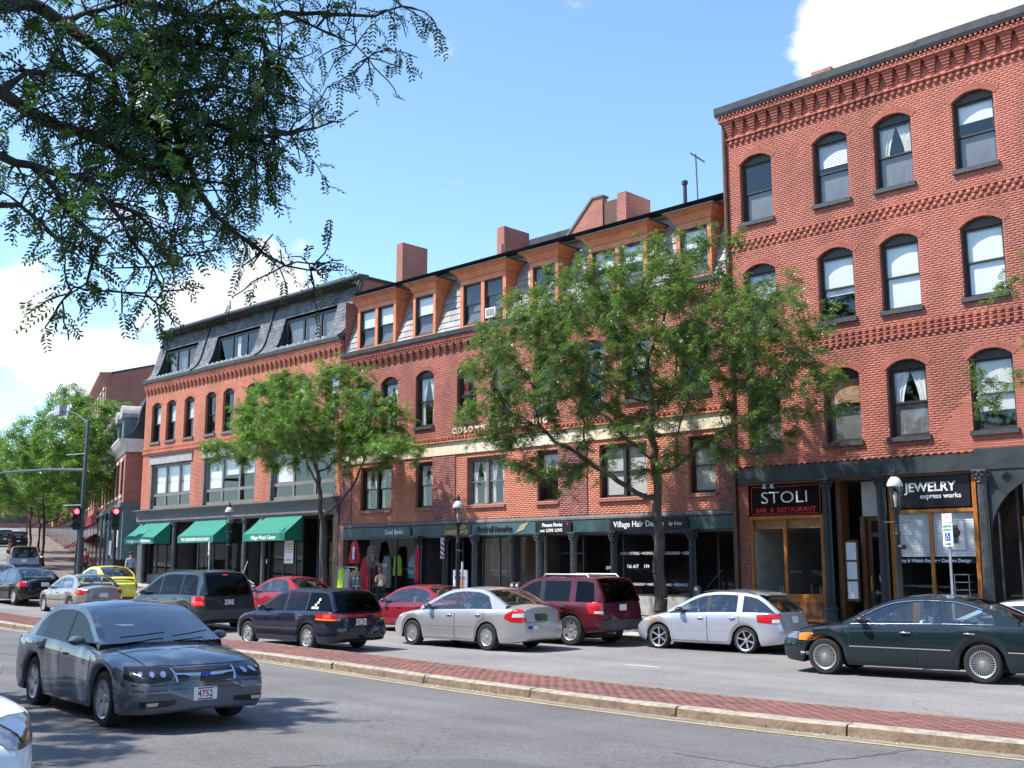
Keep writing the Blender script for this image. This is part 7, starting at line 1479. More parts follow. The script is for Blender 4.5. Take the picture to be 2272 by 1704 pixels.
tree('honey_locust', 'smaller bright green street tree beside the third green awning', (-35.6, 26.05, walk_z(-35.5, 26)), 2.9, A, .16, 'leaf_fresh', 9, 28000, lean=(.1, -.1), ntw=3, L=.22, pairs=4, ll=.070, lw=.029)
A = crown_points((-5.2, 24.9, 7.6), 4.6, 3.0, 3.2, 260, rs, 8, .3); A += crown_points((-9.3, 24.9, 6.0), 1.2, 1.0, 1.2, 34, rs, 2, .5); A += crown_points((-8.6, 24.9, 8.2), 1.2, 1.0, .9, 30, rs, 2, .5)
tree('honey_locust', 'sparse tree reaching in from the frame edge over the jewelry shop', (-4.6, 25.1, walk_z(-4.6, 25)), 3.6, A, .18, 'leaf_locust', 12, 6500, tip=.006)
for i, (s, d, h, rr, rz, n, lab) in enumerate(((9, 1.7, 9.4, 4.8, 5.4, 16000, 'bright green tree behind the traffic signals on the far street'), (20, 3.4, 8.4, 5.6, 5.4, 15000, 'broad green tree up the far street beyond the signals'), (34, 4.0, 8.4, 5.8, 5.4, 14000, 'green tree midway up the far street'), (50, 3.0, 9.4, 5.4, 5.4, 8000, 'distant green tree near the parked cars on the hill'), (34, 17.6, 9.6, 5.2, 4.6, 7000, 'green tree across the far street at the frame edge'), (130, 3, 13, 6, 5, 3000, 'farthest green tree up the hill'))):
    p = fs(s, d, .1); A = crown_points((p.x, p.y, h), rr, rr, rz, 520, rs, 14, .5)
    tree('street_tree', lab, tuple(p), max(1.6, h - p.z - rz * .92), A, .16, 'leaf_fresh', 20 + i, n, L=.32, pairs=2, ll=.15, lw=.06, step=.5, kill=.75, tl=.7, group='trees along the far street')
# ---- near tree whose limbs hang into the upper left of the frame
def pix(px, py, f):
    d = wray(px, py); c, s = math.cos(TH), math.sin(TH); fw = -d.x * c + d.y * s; return np.array(d / fw * f) + np.array([0, 0, CAM_H])
TRK = np.array([-4.3, -1.2, near_z(-4.3, .5) + .14])
limbs = [  # pixel polylines with distance from the lens; the first point hangs on an earlier limb or on the trunk
    (.060, [(-900, 260, 4.2), (-300, 190, 5.2), (0, 203, 6.0), (67, 250, 6.2), (134, 281, 6.3), (210, 303, 6.5), (300, 270, 6.7), (393, 285, 6.8), (419, 366, 6.8), (442, 424, 6.8), (473, 473, 6.8), (535, 526, 6.9), (580, 558, 6.9), (633, 589, 7.0), (690, 600, 7.0)]),
    (.075, [(-900, -50, 4.2), (-300, 0, 5.4), (-40, 15, 6.2), (60, 5, 6.5), (134, 49, 6.6), (192, 89, 6.6), (250, 138, 6.7), (312, 187, 6.8), (379, 223, 6.8), (440, 262, 6.9), (508, 285, 7.0), (526, 312, 7.0), (642, 294, 7.1), (696, 285, 7.2), (738, 270, 7.2)]),
    (.05, [(-300, -120, 6.2), (100, -60, 7.0), (300, 10, 7.2), (464, 36, 7.4), (602, 38, 7.5), (669, 31, 7.6), (776, 33, 7.7), (830, 36, 7.8), (892, 13, 7.8), (940, 25, 7.9)]),
    (.02, [(640, 38, 7.5), (669, 45, 7.5), (736, 76, 7.5), (790, 100, 7.5), (816, 128, 7.5)]),
    (.045, [(-400, 420, 4.8), (-150, 350, 5.3), (0, 345, 5.8), (71, 366, 6.0), (134, 388, 6.1), (192, 393, 6.2), (241, 450, 6.2), (290, 535, 6.2), (339, 593, 6.2), (361, 647, 6.2)]),
    (.028, [(90, 372, 6.0), (120, 415, 6.0), (147, 464, 6.0), (196, 513, 6.0), (223, 535, 6.0), (201, 598, 6.0), (192, 630, 6.0), (160, 650, 6.0), (138, 668, 6.0)]), (.012, [(192, 632, 6.0), (223, 645, 6.0), (270, 648, 6.0), (321, 650, 6.0)]),
    (.022, [(393, 285, 6.8), (424, 303, 6.8), (513, 321, 6.9), (567, 357, 6.9), (593, 379, 6.9)]), (.035, [(-300, 500, 5.2), (-60, 470, 5.6), (0, 455, 5.7), (45, 455, 5.8), (89, 491, 5.9), (125, 526, 5.9), (178, 549, 5.9)]),
    (.03, [(312, 187, 6.8), (360, 130, 7.0), (430, 90, 7.2), (500, 110, 7.3), (560, 150, 7.4), (610, 170, 7.4)]), (.03, [(250, 138, 6.7), (330, 80, 6.9), (420, 40, 7.2), (520, 0, 7.4), (600, -20, 7.5)]), (.025, [(134, 49, 6.6), (230, 20, 6.8), (330, -20, 7.0), (430, -60, 7.2)]),
    (.03, [(210, 303, 6.5), (270, 340, 6.6), (330, 370, 6.7), (400, 395, 6.8), (460, 400, 6.9), (520, 410, 6.9)]), (.022, [(300, 270, 6.7), (350, 320, 6.7), (380, 400, 6.7), (400, 450, 6.7), (380, 520, 6.7)]), (.03, [(379, 223, 6.8), (440, 200, 7.0), (500, 190, 7.1), (560, 210, 7.2), (600, 240, 7.2)]),
    (.02, [(241, 450, 6.2), (300, 470, 6.3), (340, 510, 6.3), (370, 555, 6.3), (425, 568, 6.3)]), (.03, [(0, 203, 6.0), (60, 160, 6.2), (120, 150, 6.4), (200, 170, 6.6), (260, 220, 6.7), (320, 300, 6.7)]), (.02, [(508, 285, 7.0), (560, 250, 7.1), (590, 200, 7.2), (620, 120, 7.2)]), (.02, [(464, 36, 7.4), (520, 80, 7.3), (580, 90, 7.3), (630, 110, 7.3)])]
rs = np.random.RandomState(31); nodes, par, rad, leafy = [TRK], [-1], [.20], []
for k in range(1, 9): nodes.append(TRK + np.array([.02 * k, .015 * k, .52 * k])); par.append(len(nodes) - 2); rad.append(.20 - .008 * k)
top = len(nodes) - 1
for li, (r0, pts) in enumerate(limbs):
    P = [pix(*p) for p in pts]
    if pts[0][0] < -50: start = top - (0 if pts[0][1] < 100 else 1 if pts[0][1] < 300 else 2)
    else: start = int(np.argmin([np.linalg.norm(q - P[0]) for q in nodes]))
    prev = start; Q = [nodes[start]] + P[1 if pts[0][0] >= -50 else 0:]; tot = len(Q) - 1
    for i in range(tot):
        L = np.linalg.norm(Q[i + 1] - Q[i]); n = max(1, int(L / .11)); vis = (pts[min(i, len(pts) - 1)][0] > -260)
        for q in range(1, n + 1):
            t = q / n; f = (i + t) / tot; p = Q[i] * (1 - t) + Q[i + 1] * t + (rs.randn(3) * .012 if q < n else 0)
            nodes.append(p); par.append(prev); prev = len(nodes) - 1; rad.append(max(.006, r0 * (1 - .88 * f) * .8)); 
            if vis and f > .12: leafy.append((prev, 1.0 if f < .8 else 1.4))
# twigs
twig = []
dn = lambda q: math.exp(-(((q[0] - 360) / 260) ** 2 + ((q[1] - 190) / 210) ** 2))
def topix(p):
    c, s = math.cos(TH), math.sin(TH); a = p[0] * s + p[1] * c; b = -p[0] * c + p[1] * s; z = p[2] - CAM_H; yc = b * math.cos(PITCH) + z * math.sin(PITCH); zc = -b * math.sin(PITCH) + z * math.cos(PITCH); return 1136 + FPX * a / yc, 852 - FPX * zc / yc
for k, w in leafy:
    q = topix(nodes[k]); d0 = dn(q); nt = rs.poisson(w * (2.1 + 5.0 * d0))
    for _ in range(nt):
        v = rs.randn(3); v /= np.linalg.norm(v); v[2] -= .12; ln = rs.uniform(.10, .42) * (1 + .9 * d0); prev = k; m = max(2, int(ln / .07))
        for i in range(m):
            v = v + rs.randn(3) * .22; v[2] -= .03; v /= np.linalg.norm(v); nodes.append(nodes[prev] + v * ln / m); par.append(prev); prev = len(nodes) - 1; rad.append(.0065 - .003 * i / m); twig.append(prev)
nodes = np.array(nodes); par = np.array(par); rad = np.array(rad)
ft = empty('honey_locust', tuple(TRK), 0, 'near tree with dark branches and small leaflets hanging into the sky at upper left', 'tree')
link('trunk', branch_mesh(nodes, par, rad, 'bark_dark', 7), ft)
tw = np.array(twig); kk = tw[rs.rand(len(tw)) < .8]; seg = nodes[kk] - nodes[par[kk]]; seg /= np.linalg.norm(seg, axis=1)[:, None] + 1e-9
dirs = seg * .5 + rs.randn(len(kk), 3) * .6; dirs[:, 2] -= .30
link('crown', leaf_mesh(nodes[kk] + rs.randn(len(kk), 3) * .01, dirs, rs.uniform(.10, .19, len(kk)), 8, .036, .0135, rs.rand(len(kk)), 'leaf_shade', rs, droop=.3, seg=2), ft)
print('near tree nodes', len(nodes), 'leaves', len(kk))
# crown parts above and behind the frame of the same tree, and its neighbour down the sidewalk: both shade the near lane
A = crown_points((-6.8, 2.0, 8.8), 3.6, 2.8, 1.5, 300, rs, 8, .5); n2, p2 = grow(TRK, [nodes[i] for i in range(9)], A, .3, .45, seed=3); r2 = np.maximum(radii(p2, .006), .006); r2 *= min(1, .12 / r2[8]); r2[:9] = .13
link('upper_limbs', branch_mesh(n2, p2, r2, 'bark_dark', 6, 'upper_limbs'), ft)
cand = np.where((r2 < .03) & (np.arange(len(p2)) > 9))[0]; k = rs.choice(cand, 5000); t = rs.rand(5000)[:, None]; pos = n2[k] * (1 - t) + n2[p2[k]] * t
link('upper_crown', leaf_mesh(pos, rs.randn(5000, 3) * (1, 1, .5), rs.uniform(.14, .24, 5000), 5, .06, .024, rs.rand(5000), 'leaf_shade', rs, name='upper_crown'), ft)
A = crown_points((-17.2, 2.0, 8.0), 4.6, 3.4, 2.6, 420, rs, 10, .4)
tree('honey_locust', 'neighbouring street tree on the near sidewalk, outside the frame', (-17.2, -.4, near_z(-17, .8) + .16), 3.6, A, .19, 'leaf_locust', 15, 9000, L=.24, pairs=4, ll=.08, lw=.035)
# ------------------------------------------------------------------ street furniture
mat('lamp_cap', (.62, .62, .62), .35, var=.05); mat('post_black', (.012, .013, .014), .4, var=.1); mat('pole_green', (.055, .07, .078), .45, var=.1); mat('signal_red', (1.0, .03, .04), .3, var=0, emit=9); mat('signal_off', (.06, .04, .02), .2, var=0); mat('signal_green_off', (.02, .05, .04), .2, var=0)
mat('galvanised', (.42, .44, .45), .4, metal=.5, var=.15); mat('sign_blue', (.02, .10, .42), .4, var=0); mat('sign_green', (.02, .30, .16), .4, var=0); mat('orange_plastic', (.85, .25, .04), .5, var=0); mat('meter_grey', (.10, .11, .12), .4, metal=.3, var=.1)
def gas_lamp(x, y, label):
    z = walk_z(x, y); r = empty('street_lamp', (x, y, z), 0, label, 'street lamp', 'gas lamp style street lamps')
    L_ = lambda nm, m, mt, **k: setattr(m.build(nm, mt, r, **k), 'matrix_parent_inverse', Matrix())
    m = MB(); m.lathe([(.16, 0), (.16, .12), (.13, .16), (.13, .5), (.15, .54), (.10, .62), (.085, .9), (.095, .94), (.075, 1.0), (.06, 2.6), (.08, 2.64), (.055, 2.70), (.05, 3.1), (.10, 3.2), (.12, 3.28)], 16); L_('post', m, 'post_black', smooth=40)
    m = MB(); m.tube([(-.27, 0, 2.93), (.27, 0, 2.93)], .016, 6)
    for s in (1, -1): m.lathe([(0, -.03), (.03, 0), (0, .03)], 6, (.28 * s, 0, 2.93))
    L_('ladder_bar', m, 'post_black')
    m = MB(); m.lathe([(.10, 3.28), (.15, 3.36), (.165, 3.6), (.17, 3.78)], 16, cap=False); L_('lantern_glass', m, 'lamp_glass', smooth=50)
    m = MB(); m.lathe([(.025, 3.28), (.03, 3.4), (.05, 3.48), (.05, 3.58), (.02, 3.64)], 10); L_('mantle', m, 'offwhite', smooth=50)
    for k in range(4): a = R(45 + 90 * k); MB().tube([(.11 * math.cos(a), .11 * math.sin(a), 3.28), (.175 * math.cos(a), .175 * math.sin(a), 3.79)], .008, 5).build('lantern_rib', 'post_black', r).matrix_parent_inverse = Matrix()
    m = MB(); m.lathe([(.18, 3.77), (.185, 3.80), (.165, 3.87), (.12, 3.95), (.07, 4.0)], 20); L_('lamp_cap', m, 'lamp_cap', smooth=50)
    m = MB(); m.lathe([(.08, 4.0), (.09, 4.04), (.05, 4.07), (.06, 4.11), (.03, 4.14), (.035, 4.17), (0, 4.24)], 12); L_('finial', m, 'post_black', smooth=50)
    m = MB(); m.lathe([(.09, -.05), (.11, 0), (.09, .05)], 10, (.09, 0, 2.35)); L_('sensor_box', m, 'post_black')
gas_lamp(-11.62, 24.95, 'black street lamp with white cap in front of the jewelry shop'); gas_lamp(-26.75, 24.95, "black street lamp with white cap in front of the barber shop"); gas_lamp(-42.5, 25.95, 'black street lamp with white cap between the green awnings')
# ---- traffic signals
def signal_head(root, x, y, z, face, n=3, lit=True):
    """face: unit direction the lenses look to"""
    f = Vector(face).normalized(); sd = Vector((-f.y, f.x, 0)); h = MB(); c = Vector((x, y, z))
    def bx(m, a, b, s0, s1, z0, z1):
        v = [c + f * p + sd * q + Vector((0, 0, w)) for w in (z0, z1) for p, q in ((a, s0), (b, s0), (b, s1), (a, s1))]; m.add([tuple(t) for t in v], [(0, 3, 2, 1), (4, 5, 6, 7), (0, 1, 5, 4), (1, 2, 6, 5), (2, 3, 7, 6), (3, 0, 4, 7)])
    bx(h, -.10, .10, -.17, .17, -.55, .55); hd = h.build('signal_head', 'post_black', root)
    for k, mt in enumerate(('signal_red' if lit else 'signal_off', 'signal_off', 'signal_green_off')):
        zc = .36 - .36 * k; v = [c + f * .105 + sd * .12 * math.cos(a) + Vector((0, 0, zc + .12 * math.sin(a))) for a in [6.28319 * i / 20 for i in range(20)]]; MB().add([tuple(t) for t in v], [tuple(range(20))]).build('lens', mt, hd)
        m = MB(); rows = [[tuple(c + f * p + sd * .135 * math.cos(a) + Vector((0, 0, zc + .135 * math.sin(a)))) for a in [R(-20 + 220 * i / 12) for i in range(13)]] for p in (.10, .30)]; m.grid(rows); m.build('visor', 'post_black', hd)
cz = walk_z(-54, 25.2)
mp = empty('signal_mast', (-54.0, 24.6, cz), 0, 'tall green signal mast with long arm and cobra-head street light', 'traffic light')
MB().lathe([(.18, cz - .2), (.18, cz + .15), (.12, cz + .2), (.10, 5.5), (.075, 9.25), (.04, 9.3)], 12, (-54, 24.6, 0)).build('pole', 'pole_green', mp, smooth=40)
MB().tube([(-54, 24.6, 6.75), (-58, 24.4, 7.0), (-62, 24.2, 7.1), (-68, 23.9, 7.2)], [.085, .07, .06, .05], 10).build('mast_arm', 'pole_green', mp, smooth=50)
MB().tube([(-54, 24.6, 9.15), (-55.4, 24.6, 9.75), (-56.6, 24.6, 10.0), (-57.2, 24.6, 10.02)], [.05, .045, .04, .04], 8).build('light_arm', 'pole_green', mp, smooth=50)
m = MB(); m.tube([(-57.7, 24.6, 10.0), (-58.0, 24.6, 10.02), (-58.5, 24.6, 9.98), (-59.0, 24.6, 9.93)], [.10, .16, .19, .07], 12); m.build('luminaire', 'galvanised', mp, smooth=60); MB().box(-57.7, -57.05, 24.4, 24.8, 9.85, 10.35).build('control_box', 'galvanised', mp); MB().tube([(-57.3, 24.6, 10.3), (-57.3, 24.6, 11.5)], .02, 5).build('antenna', 'galvanised', mp)
for z in (7.6, 5.0): MB().tube([(-54, 24.6, z), (-56, 24.5, z + .05)], .025, 5).build('wire', 'galvanised', mp)
signal_head(mp, -54.0, 24.35, 4.3, (.80, -.60, 0)); signal_head(mp, -54.45, 24.6, 4.3, (-.4, -.9, 0), lit=False)
MB().tube([(-54.4, 24.9, cz), (-54.4, 24.9, 3.4)], .09, 10).build('support_post', 'pole_green', mp)
cz2 = walk_z(-51.6, 25.6)
sp = empty('traffic_light', (-51.55, 25.2, cz2), 0, 'red traffic light on a short black post by the teal shop', 'traffic light')
MB().lathe([(.14, cz2 - .1), (.14, cz2 + .3), (.09, cz2 + .4), (.075, 3.7)], 12, (-51.55, 25.2, 0)).build('post', 'post_black', sp, smooth=40); signal_head(sp, -51.55, 25.2, 4.25, (.85, -.53, 0)); MB().box(-51.95, -51.7, 25.1, 25.3, 2.5, 3.2).build('walk_signal', 'letter_grey', sp)
cab = empty('control_cabinet', (-53.2, 26.2, walk_z(-53.2, 26.2)), 0, 'black traffic control cabinet beside the signal mast', 'cabinet'); zc = walk_z(-53.2, 26.2)
MB().box(-53.7, -52.8, 25.9, 26.5, zc, zc + 1.35).build('box', 'post_black', cab); MB().box(-53.75, -52.75, 25.85, 26.55, zc + 1.352, zc + 1.40).build('lid', 'post_black', cab); MB().box(-52.798, -52.78, 26.05, 26.35, zc + .6, zc + .7).build('latch', 'galvanised', cab)
def post_sign(name, label, x, y, boards, h, cat='sign', pm='galvanised', off=0.):
    z = walk_z(x, y); r = empty(name, (x, y, z), 0, label, cat); MB().box(x - .025, x + .025, y - .02, y + .02, z - .1, z + h).build('post', pm, r); return r, z
def facing(parent, x, y, z, w, h, m, name='sign_plate', d=.02, rz=R(-26)):
    """thin plate turned towards the driver; returns it with local axes"""
    o = link(name, MB().box(-w / 2, w / 2, -d, d * .0, -h / 2, h / 2).mesh(name, m), parent, loc=Vector((x, y, z)) - wloc(parent)); o.rotation_euler = (0, 0, rz); return o
r, z = post_sign('parking_sign', 'reserved wheelchair parking sign on a metal post', -10.4, 24.95, None, 2.75)
a = facing(r, -10.4, 24.92, 3.12, .31, .20, 'white_paint'); lettering('P', .12, (0, -.024, 0), a, 'red_sign', ext=.001, local=True)
b = facing(r, -10.4, 24.92, 2.74, .31, .52, 'white_paint'); lettering('RESERVED', .062, (0, -.024, .19), b, 'sign_green', ext=.001, local=True, bold=.002); lettering('PARKING', .062, (0, -.024, .11), b, 'sign_green', ext=.001, local=True, bold=.002)
sq = link('symbol_panel', MB().box(-.085, .085, -.026, -.021, -.13, .05).mesh('symbol_panel', 'sign_blue'), b, local=True)
m = MB(); m.lathe([(.014, -.0285), (.014, -.0265)], 10, (-.012, 0, .028), 'y'); m.tube([(-.010, -.028, .012), (-.004, -.028, -.035), (.028, -.028, -.037), (.042, -.028, -.085)], .007, 5); m.tube([(-.006, -.028, -.012), (.022, -.028, -.012)], .006, 5); m.tube([(-.012 + .042 * math.cos(t), -.028, -.062 + .042 * math.sin(t)) for t in [R(120 + 220 * i / 10) for i in range(11)]], .006, 5); link('wheelchair_symbol', m.mesh('wheelchair_symbol', 'letter_white'), b, local=True)
m = MB(); m.prism([(-.09, -.195), (.04, -.195), (.04, -.17), (.10, -.205), (.04, -.24), (.04, -.215), (-.09, -.215)], 'y', -.026, -.021); link('arrow', m.mesh('arrow', 'letter_dark'), b, local=True)
r, z = post_sign('parking_sign', 'small white parking sign in front of the book shop', -44.0, 25.95, None, 2.6); a = facing(r, -44.0, 25.92, 2.75, .42, .58, 'white_paint'); lettering('2 HOUR', .09, (0, -.024, -.1), a, 'red_sign', ext=.001, local=True)
r, z = post_sign('one_way_sign', 'one way sign and street name blade on a pole at the junction', -56.5, 27.2, None, 3.8); a = facing(r, -56.5, 27.17, 4.55, .95, .32, 'black_sign', rz=R(-40)); m = MB(); m.prism([(-.42, 0), (-.26, .12), (-.26, .06), (.40, .06), (.40, -.06), (-.26, -.06), (-.26, -.12)], 'y', -.026, -.021); link('arrow', m.mesh('arrow', 'letter_white'), a, local=True); lettering('ONE WAY', .1, (.08, -.03, 0), a, 'letter_dark', ext=.001, local=True); a = facing(r, -56.5, 27.17, 4.2, .8, .2, 'letter_grey', rz=R(-40))
MB().box(-56.53, -56.47, 27.18, 27.22, z, 4.8).build('post_top', 'galvanised', r)
def meter(x, y, label, n=1):
    z = walk_z(x, y); r = empty('parking_meter', (x, y, z), 0, label, 'parking meter', 'parking meters along the kerb'); MB().tube([(x, y, z - .05), (x, y, z + 1.0)], .03, 10).build('post', 'galvanised', r)
    for k in range(n):
        dx = (k - (n - 1) / 2) * .22; m = MB(); m.prism([(-.075 + dx, 1.0), (.075 + dx, 1.0), (.09 + dx, 1.1), (.09 + dx, 1.25), (.065 + dx, 1.33), (0 + dx, 1.365), (-.065 + dx, 1.33), (-.09 + dx, 1.25), (-.09 + dx, 1.1)], 'y', -.06, .06); h = m.build('meter_head', 'meter_grey', r); h.matrix_parent_inverse = Matrix()
        q = MB(); q.lathe([(.05, -.068), (.05, -.061)], 12, (dx, 0, 1.27), 'y'); q.build('display', 'tail_clear', h).matrix_parent_inverse = Matrix()
    if n > 1: MB().box(-.2, .2, -.02, .02, .95, 1.0).build('yoke', 'galvanised', r).matrix_parent_inverse = Matrix()
meter(-17.45, 25.15, 'single parking meter beside the silver-blue sport wagon'); meter(-24.3, 25.15, 'twin parking meter in front of the bank shopfront', 2); meter(-33.4, 25.95, 'twin parking meter behind the red sedan', 2)
# ---- boards, garments and pole outside the shops
z = walk_z(-29, 27.2); r = empty('sidewalk_board', (-29.0, 27.2, z), 0, "white barber shop board standing on the sidewalk", 'sign')
MB().box(-29.38, -28.66, 27.18, 27.22, z + .15, z + 1.55).build('board', 'white_paint', r); MB().box(-29.36, -28.68, 27.165, 27.178, z + .17, z + .5).build('lower_panel', 'letter_blue', r)
for x in (-29.36, -28.72): MB().box(x, x + .04, 27.1, 27.3, z, z + .16).build('foot', 'iron', r)
for t, zz, sz, mt in (("MIKE'S", 1.45, .15, 'plate_red'), ('BARBER', 1.27, .17, 'letter_blue'), ('SHOP', 1.09, .17, 'letter_blue'), ('617-566', .68, .12, 'red_sign'), ("WALK INS", .41, .13, 'letter_white'), ('WELCOME', .27, .13, 'letter_white')): lettering(t, sz, (-29.02, 27.155, z + zz), r, mt, bold=.003, ext=.002, sx=.9)
m = MB(); m.prism([(-29.3, z + .86), (-28.9, z + .86), (-28.9, z + .83), (-28.75, z + .9), (-28.9, z + .97), (-28.9, z + .94), (-29.3, z + .94)], 'y', 27.16, 27.178); m.build('arrow', 'red_sign', r)
z = walk_z(-28.2, 26.5); MB_ = MB(); p = empty('marker_pole', (-28.18, 26.5, z), 0, 'thin orange and white marker pole in front of the barber board', 'pole'); MB().tube([(-28.18, 26.5, z), (-28.18, 26.5, z + 1.35)], .04, 8).build('lower_pole', 'orange_plastic', p); MB().tube([(-28.18, 26.5, z + 1.352), (-28.18, 26.5, z + 1.9)], .04, 8).build('upper_pole', 'offwhite', p); MB().lathe([(.16, z), (.16, z + .04), (.05, z + .06)], 12, (-28.18, 26.5, 0)).build('base', 'tyre', p)
z = walk_z(-28, 27); c = empty('traffic_cone', (-27.95, 26.9, z), 0, 'orange and white traffic cone by the bank column', 'cone'); MB().lathe([(.14, .03), (.03, .95), (0, .96)], 14).build('cone', 'orange_plastic', c).matrix_parent_inverse = Matrix(); MB().lathe([(.095, .42), (.068, .68)], 14, cap=False).build('stripe', 'white_paint', c).matrix_parent_inverse = Matrix(); MB().box(-.2, .2, -.2, .2, 0, .03).build('base', 'orange_plastic', c).matrix_parent_inverse = Matrix()
mat('cloth_red', (.42, .02, .03), .9, var=.25, vs=6, stretch=(6, 6, .6)); mat('cloth_lilac', (.55, .52, .72), .9, var=.1); mat('cloth_neon', (.42, .62, .05), .9, var=.25, vs=6, stretch=(6, 6, .6)); mat('cloth_pattern', (.02, .016, .02), .9, col2=(.55, .30, .22), vs=26, c2lo=.53, c2hi=.56); mat('cloth_grey', (.30, .30, .30), .9, var=.25, vs=6); mat('cloth_teal', (.08, .26, .30), .9, var=.2); mat('cloth_blue', (.30, .36, .52), .9, var=.1); mat('cloth_dark', (.02, .02, .025), .9, var=.1); mat('cloth_orange', (.6, .2, .04), .9, var=.2)
def garment(name, label, x, y, z0, z1, w0, w1, m, straps=.3, hanger=True, rz=0., group='garments hung outside the clothes shop', stripe=None):
    """hanging garment: gathered, folded cloth with a front and a back on a hanger"""
    r = empty(name, (x, y, z1), rz, label, 'clothing', group); h = z1 - z0; g = MB(); rows = []; n = 24
    for i in range(9):
        t = i / 8; wd = (w0 + (w1 - w0) * min(1, t * 1.3)) / 2 * (1 if t > .15 else straps + (1 - straps) * t / .15); dp = .045 + .05 * t
        rows.append([(wd * math.cos(a) * (1 + .04 * math.sin(5 * a + 3 * t)), dp * math.sin(a) + .018 * math.sin(6 * a + 2 * t) * t, -h * t) for a in [6.28319 * k / n for k in range(n + 1)]])
    g.grid(rows); o = g.build('cloth', m, r, smooth=60); o.matrix_parent_inverse = Matrix()
    if stripe: q = MB(); q.grid([[(wf * w0 / 2, -.075 - .05 * t, -h * t) for wf in (-.1, .25, .6)] for t in (.25, .5, .82)]); q.build('panel', stripe, r).matrix_parent_inverse = Matrix()
    if hanger: MB().tube([(-w0 * .42, 0, -.03), (0, 0, .05), (w0 * .42, 0, -.03)], .008, 5).tube([(0, 0, .05), (0, 0, .11), (.025, 0, .135)], .006, 5).build('hanger', 'galvanised', r).matrix_parent_inverse = Matrix()
    return r
garment('hanging_blouse', 'red top with a white front hung by the clothes shop door', -36.65, 28.35, 2.1, 3.0, .42, .72, 'cloth_red', .7, stripe='cloth_lilac'); garment('hanging_dress', 'black and beige patterned dress on a hanger by the shop door', -35.5, 28.3, 1.9, 2.78, .55, .52, 'cloth_pattern', .8); garment('hanging_dress', 'long red dress hung below the patterned dress', -36.1, 28.45, .95, 2.3, .5, .62, 'cloth_red', .6); garment('hanging_shirt', 'neon yellow-green shirt on the outdoor rack', -36.6, 27.65, 1.05, 1.9, .5, .42, 'cloth_neon', .6); garment('hanging_shirt', 'grey striped shirt beside the neon shirt on the rack', -36.3, 27.7, 1.1, 1.86, .42, .40, 'cloth_grey', .6); garment('hanging_shirt', 'dark patterned shirt at the end of the rack', -35.95, 27.75, .95, 1.75, .45, .42, 'cloth_pattern', .6); garment('hanging_scarf', 'long red scarf hung on the shopfront column', -32.82, 28.45, 1.4, 2.72, .20, .22, 'cloth_red', .8)
for i, (x, m, w, h) in enumerate(((-36.2, 'cloth_grey', .5, 1.3), (-35.5, 'cloth_neon', .45, .8), (-34.5, 'cloth_teal', .5, .9), (-33.8, 'cloth_teal', .45, 1.0))): garment('shop_window_dress', ('grey dress in the clothes shop window', 'olive top in the clothes shop window', 'teal dress in the clothes shop window beside the mullion', 'teal dress in the clothes shop window nearest the door')[i], x, 29.7, 2.4 - h, 2.4, w, w * 1.2, m, .7, group='dresses in the shop window')
zr = walk_z(-36.3, 27.7); r = empty('clothes_rack', (-36.3, 27.7, zr), 0, 'metal clothes rail on the sidewalk', 'rack')
for x in (-37.0, -35.6): MB().tube([(x, 27.45, zr), (x, 27.7, zr + .05), (x, 27.7, 1.95)], .016, 6).tube([(x, 27.7, zr + .05), (x, 27.95, zr)], .016, 6).build('upright', 'galvanised', r)
MB().tube([(-37.0, 27.7, 1.95), (-35.6, 27.7, 1.95)], .016, 6).build('rail', 'galvanised', r)
# ---- restaurant table behind the glass
for i, (x, y) in enumerate(((-17.5, 29.9), (-16.4, 30.3))):
    t = empty('dining_table', (x, y, .45), 0, ('dining table with bottles behind the restaurant window post', 'dining table deeper inside the restaurant window')[i], 'table'); MB().box(x - .38, x + .38, y - .38, y + .38, 1.17, 1.21).build('table_top', 'wood_brown', t); MB().tube([(x, y, .45), (x, y, 1.17)], .04, 8).build('pedestal', 'iron', t); MB().lathe([(.25, .45), (.25, .48), (.05, .52)], 12, (x, y, 0)).build('foot', 'iron', t)
    for k in (0, 1): MB().lathe([(.03, 1.21), (.03, 1.36), (.012, 1.4), (.012, 1.46)], 10, (x - .15 + .09 * k, y - .1, 0)).build('bottle', 'tail_clear', t)
    c = empty('dining_chair', (x + .7, y + .1, .45), 0, ('dark wooden chair at the front restaurant table', 'dark wooden chair at the rear restaurant table')[i], 'chair'); cx, cy_ = x + .7, y + .1
    MB().box(cx - .2, cx + .2, cy_ - .2, cy_ + .2, .88, .92).build('seat', 'wood_brown', c)
    for dx in (-.18, .18):
        for dy in (-.18, .18): MB().tube([(cx + dx, cy_ + dy, .45), (cx + dx, cy_ + dy, .88 if dx < 0 else 1.42)], .018, 6).build('leg', 'wood_brown', c)
    for dy in (-.12, -.04, .04, .12): MB().tube([(cx + .18, cy_ + dy, .92), (cx + .18, cy_ + dy, 1.4)], .012, 5).build('back_slat', 'wood_brown', c)
    MB().box(cx + .16, cx + .2, cy_ - .2, cy_ + .2, 1.4, 1.47).build('top_rail', 'wood_brown', c)
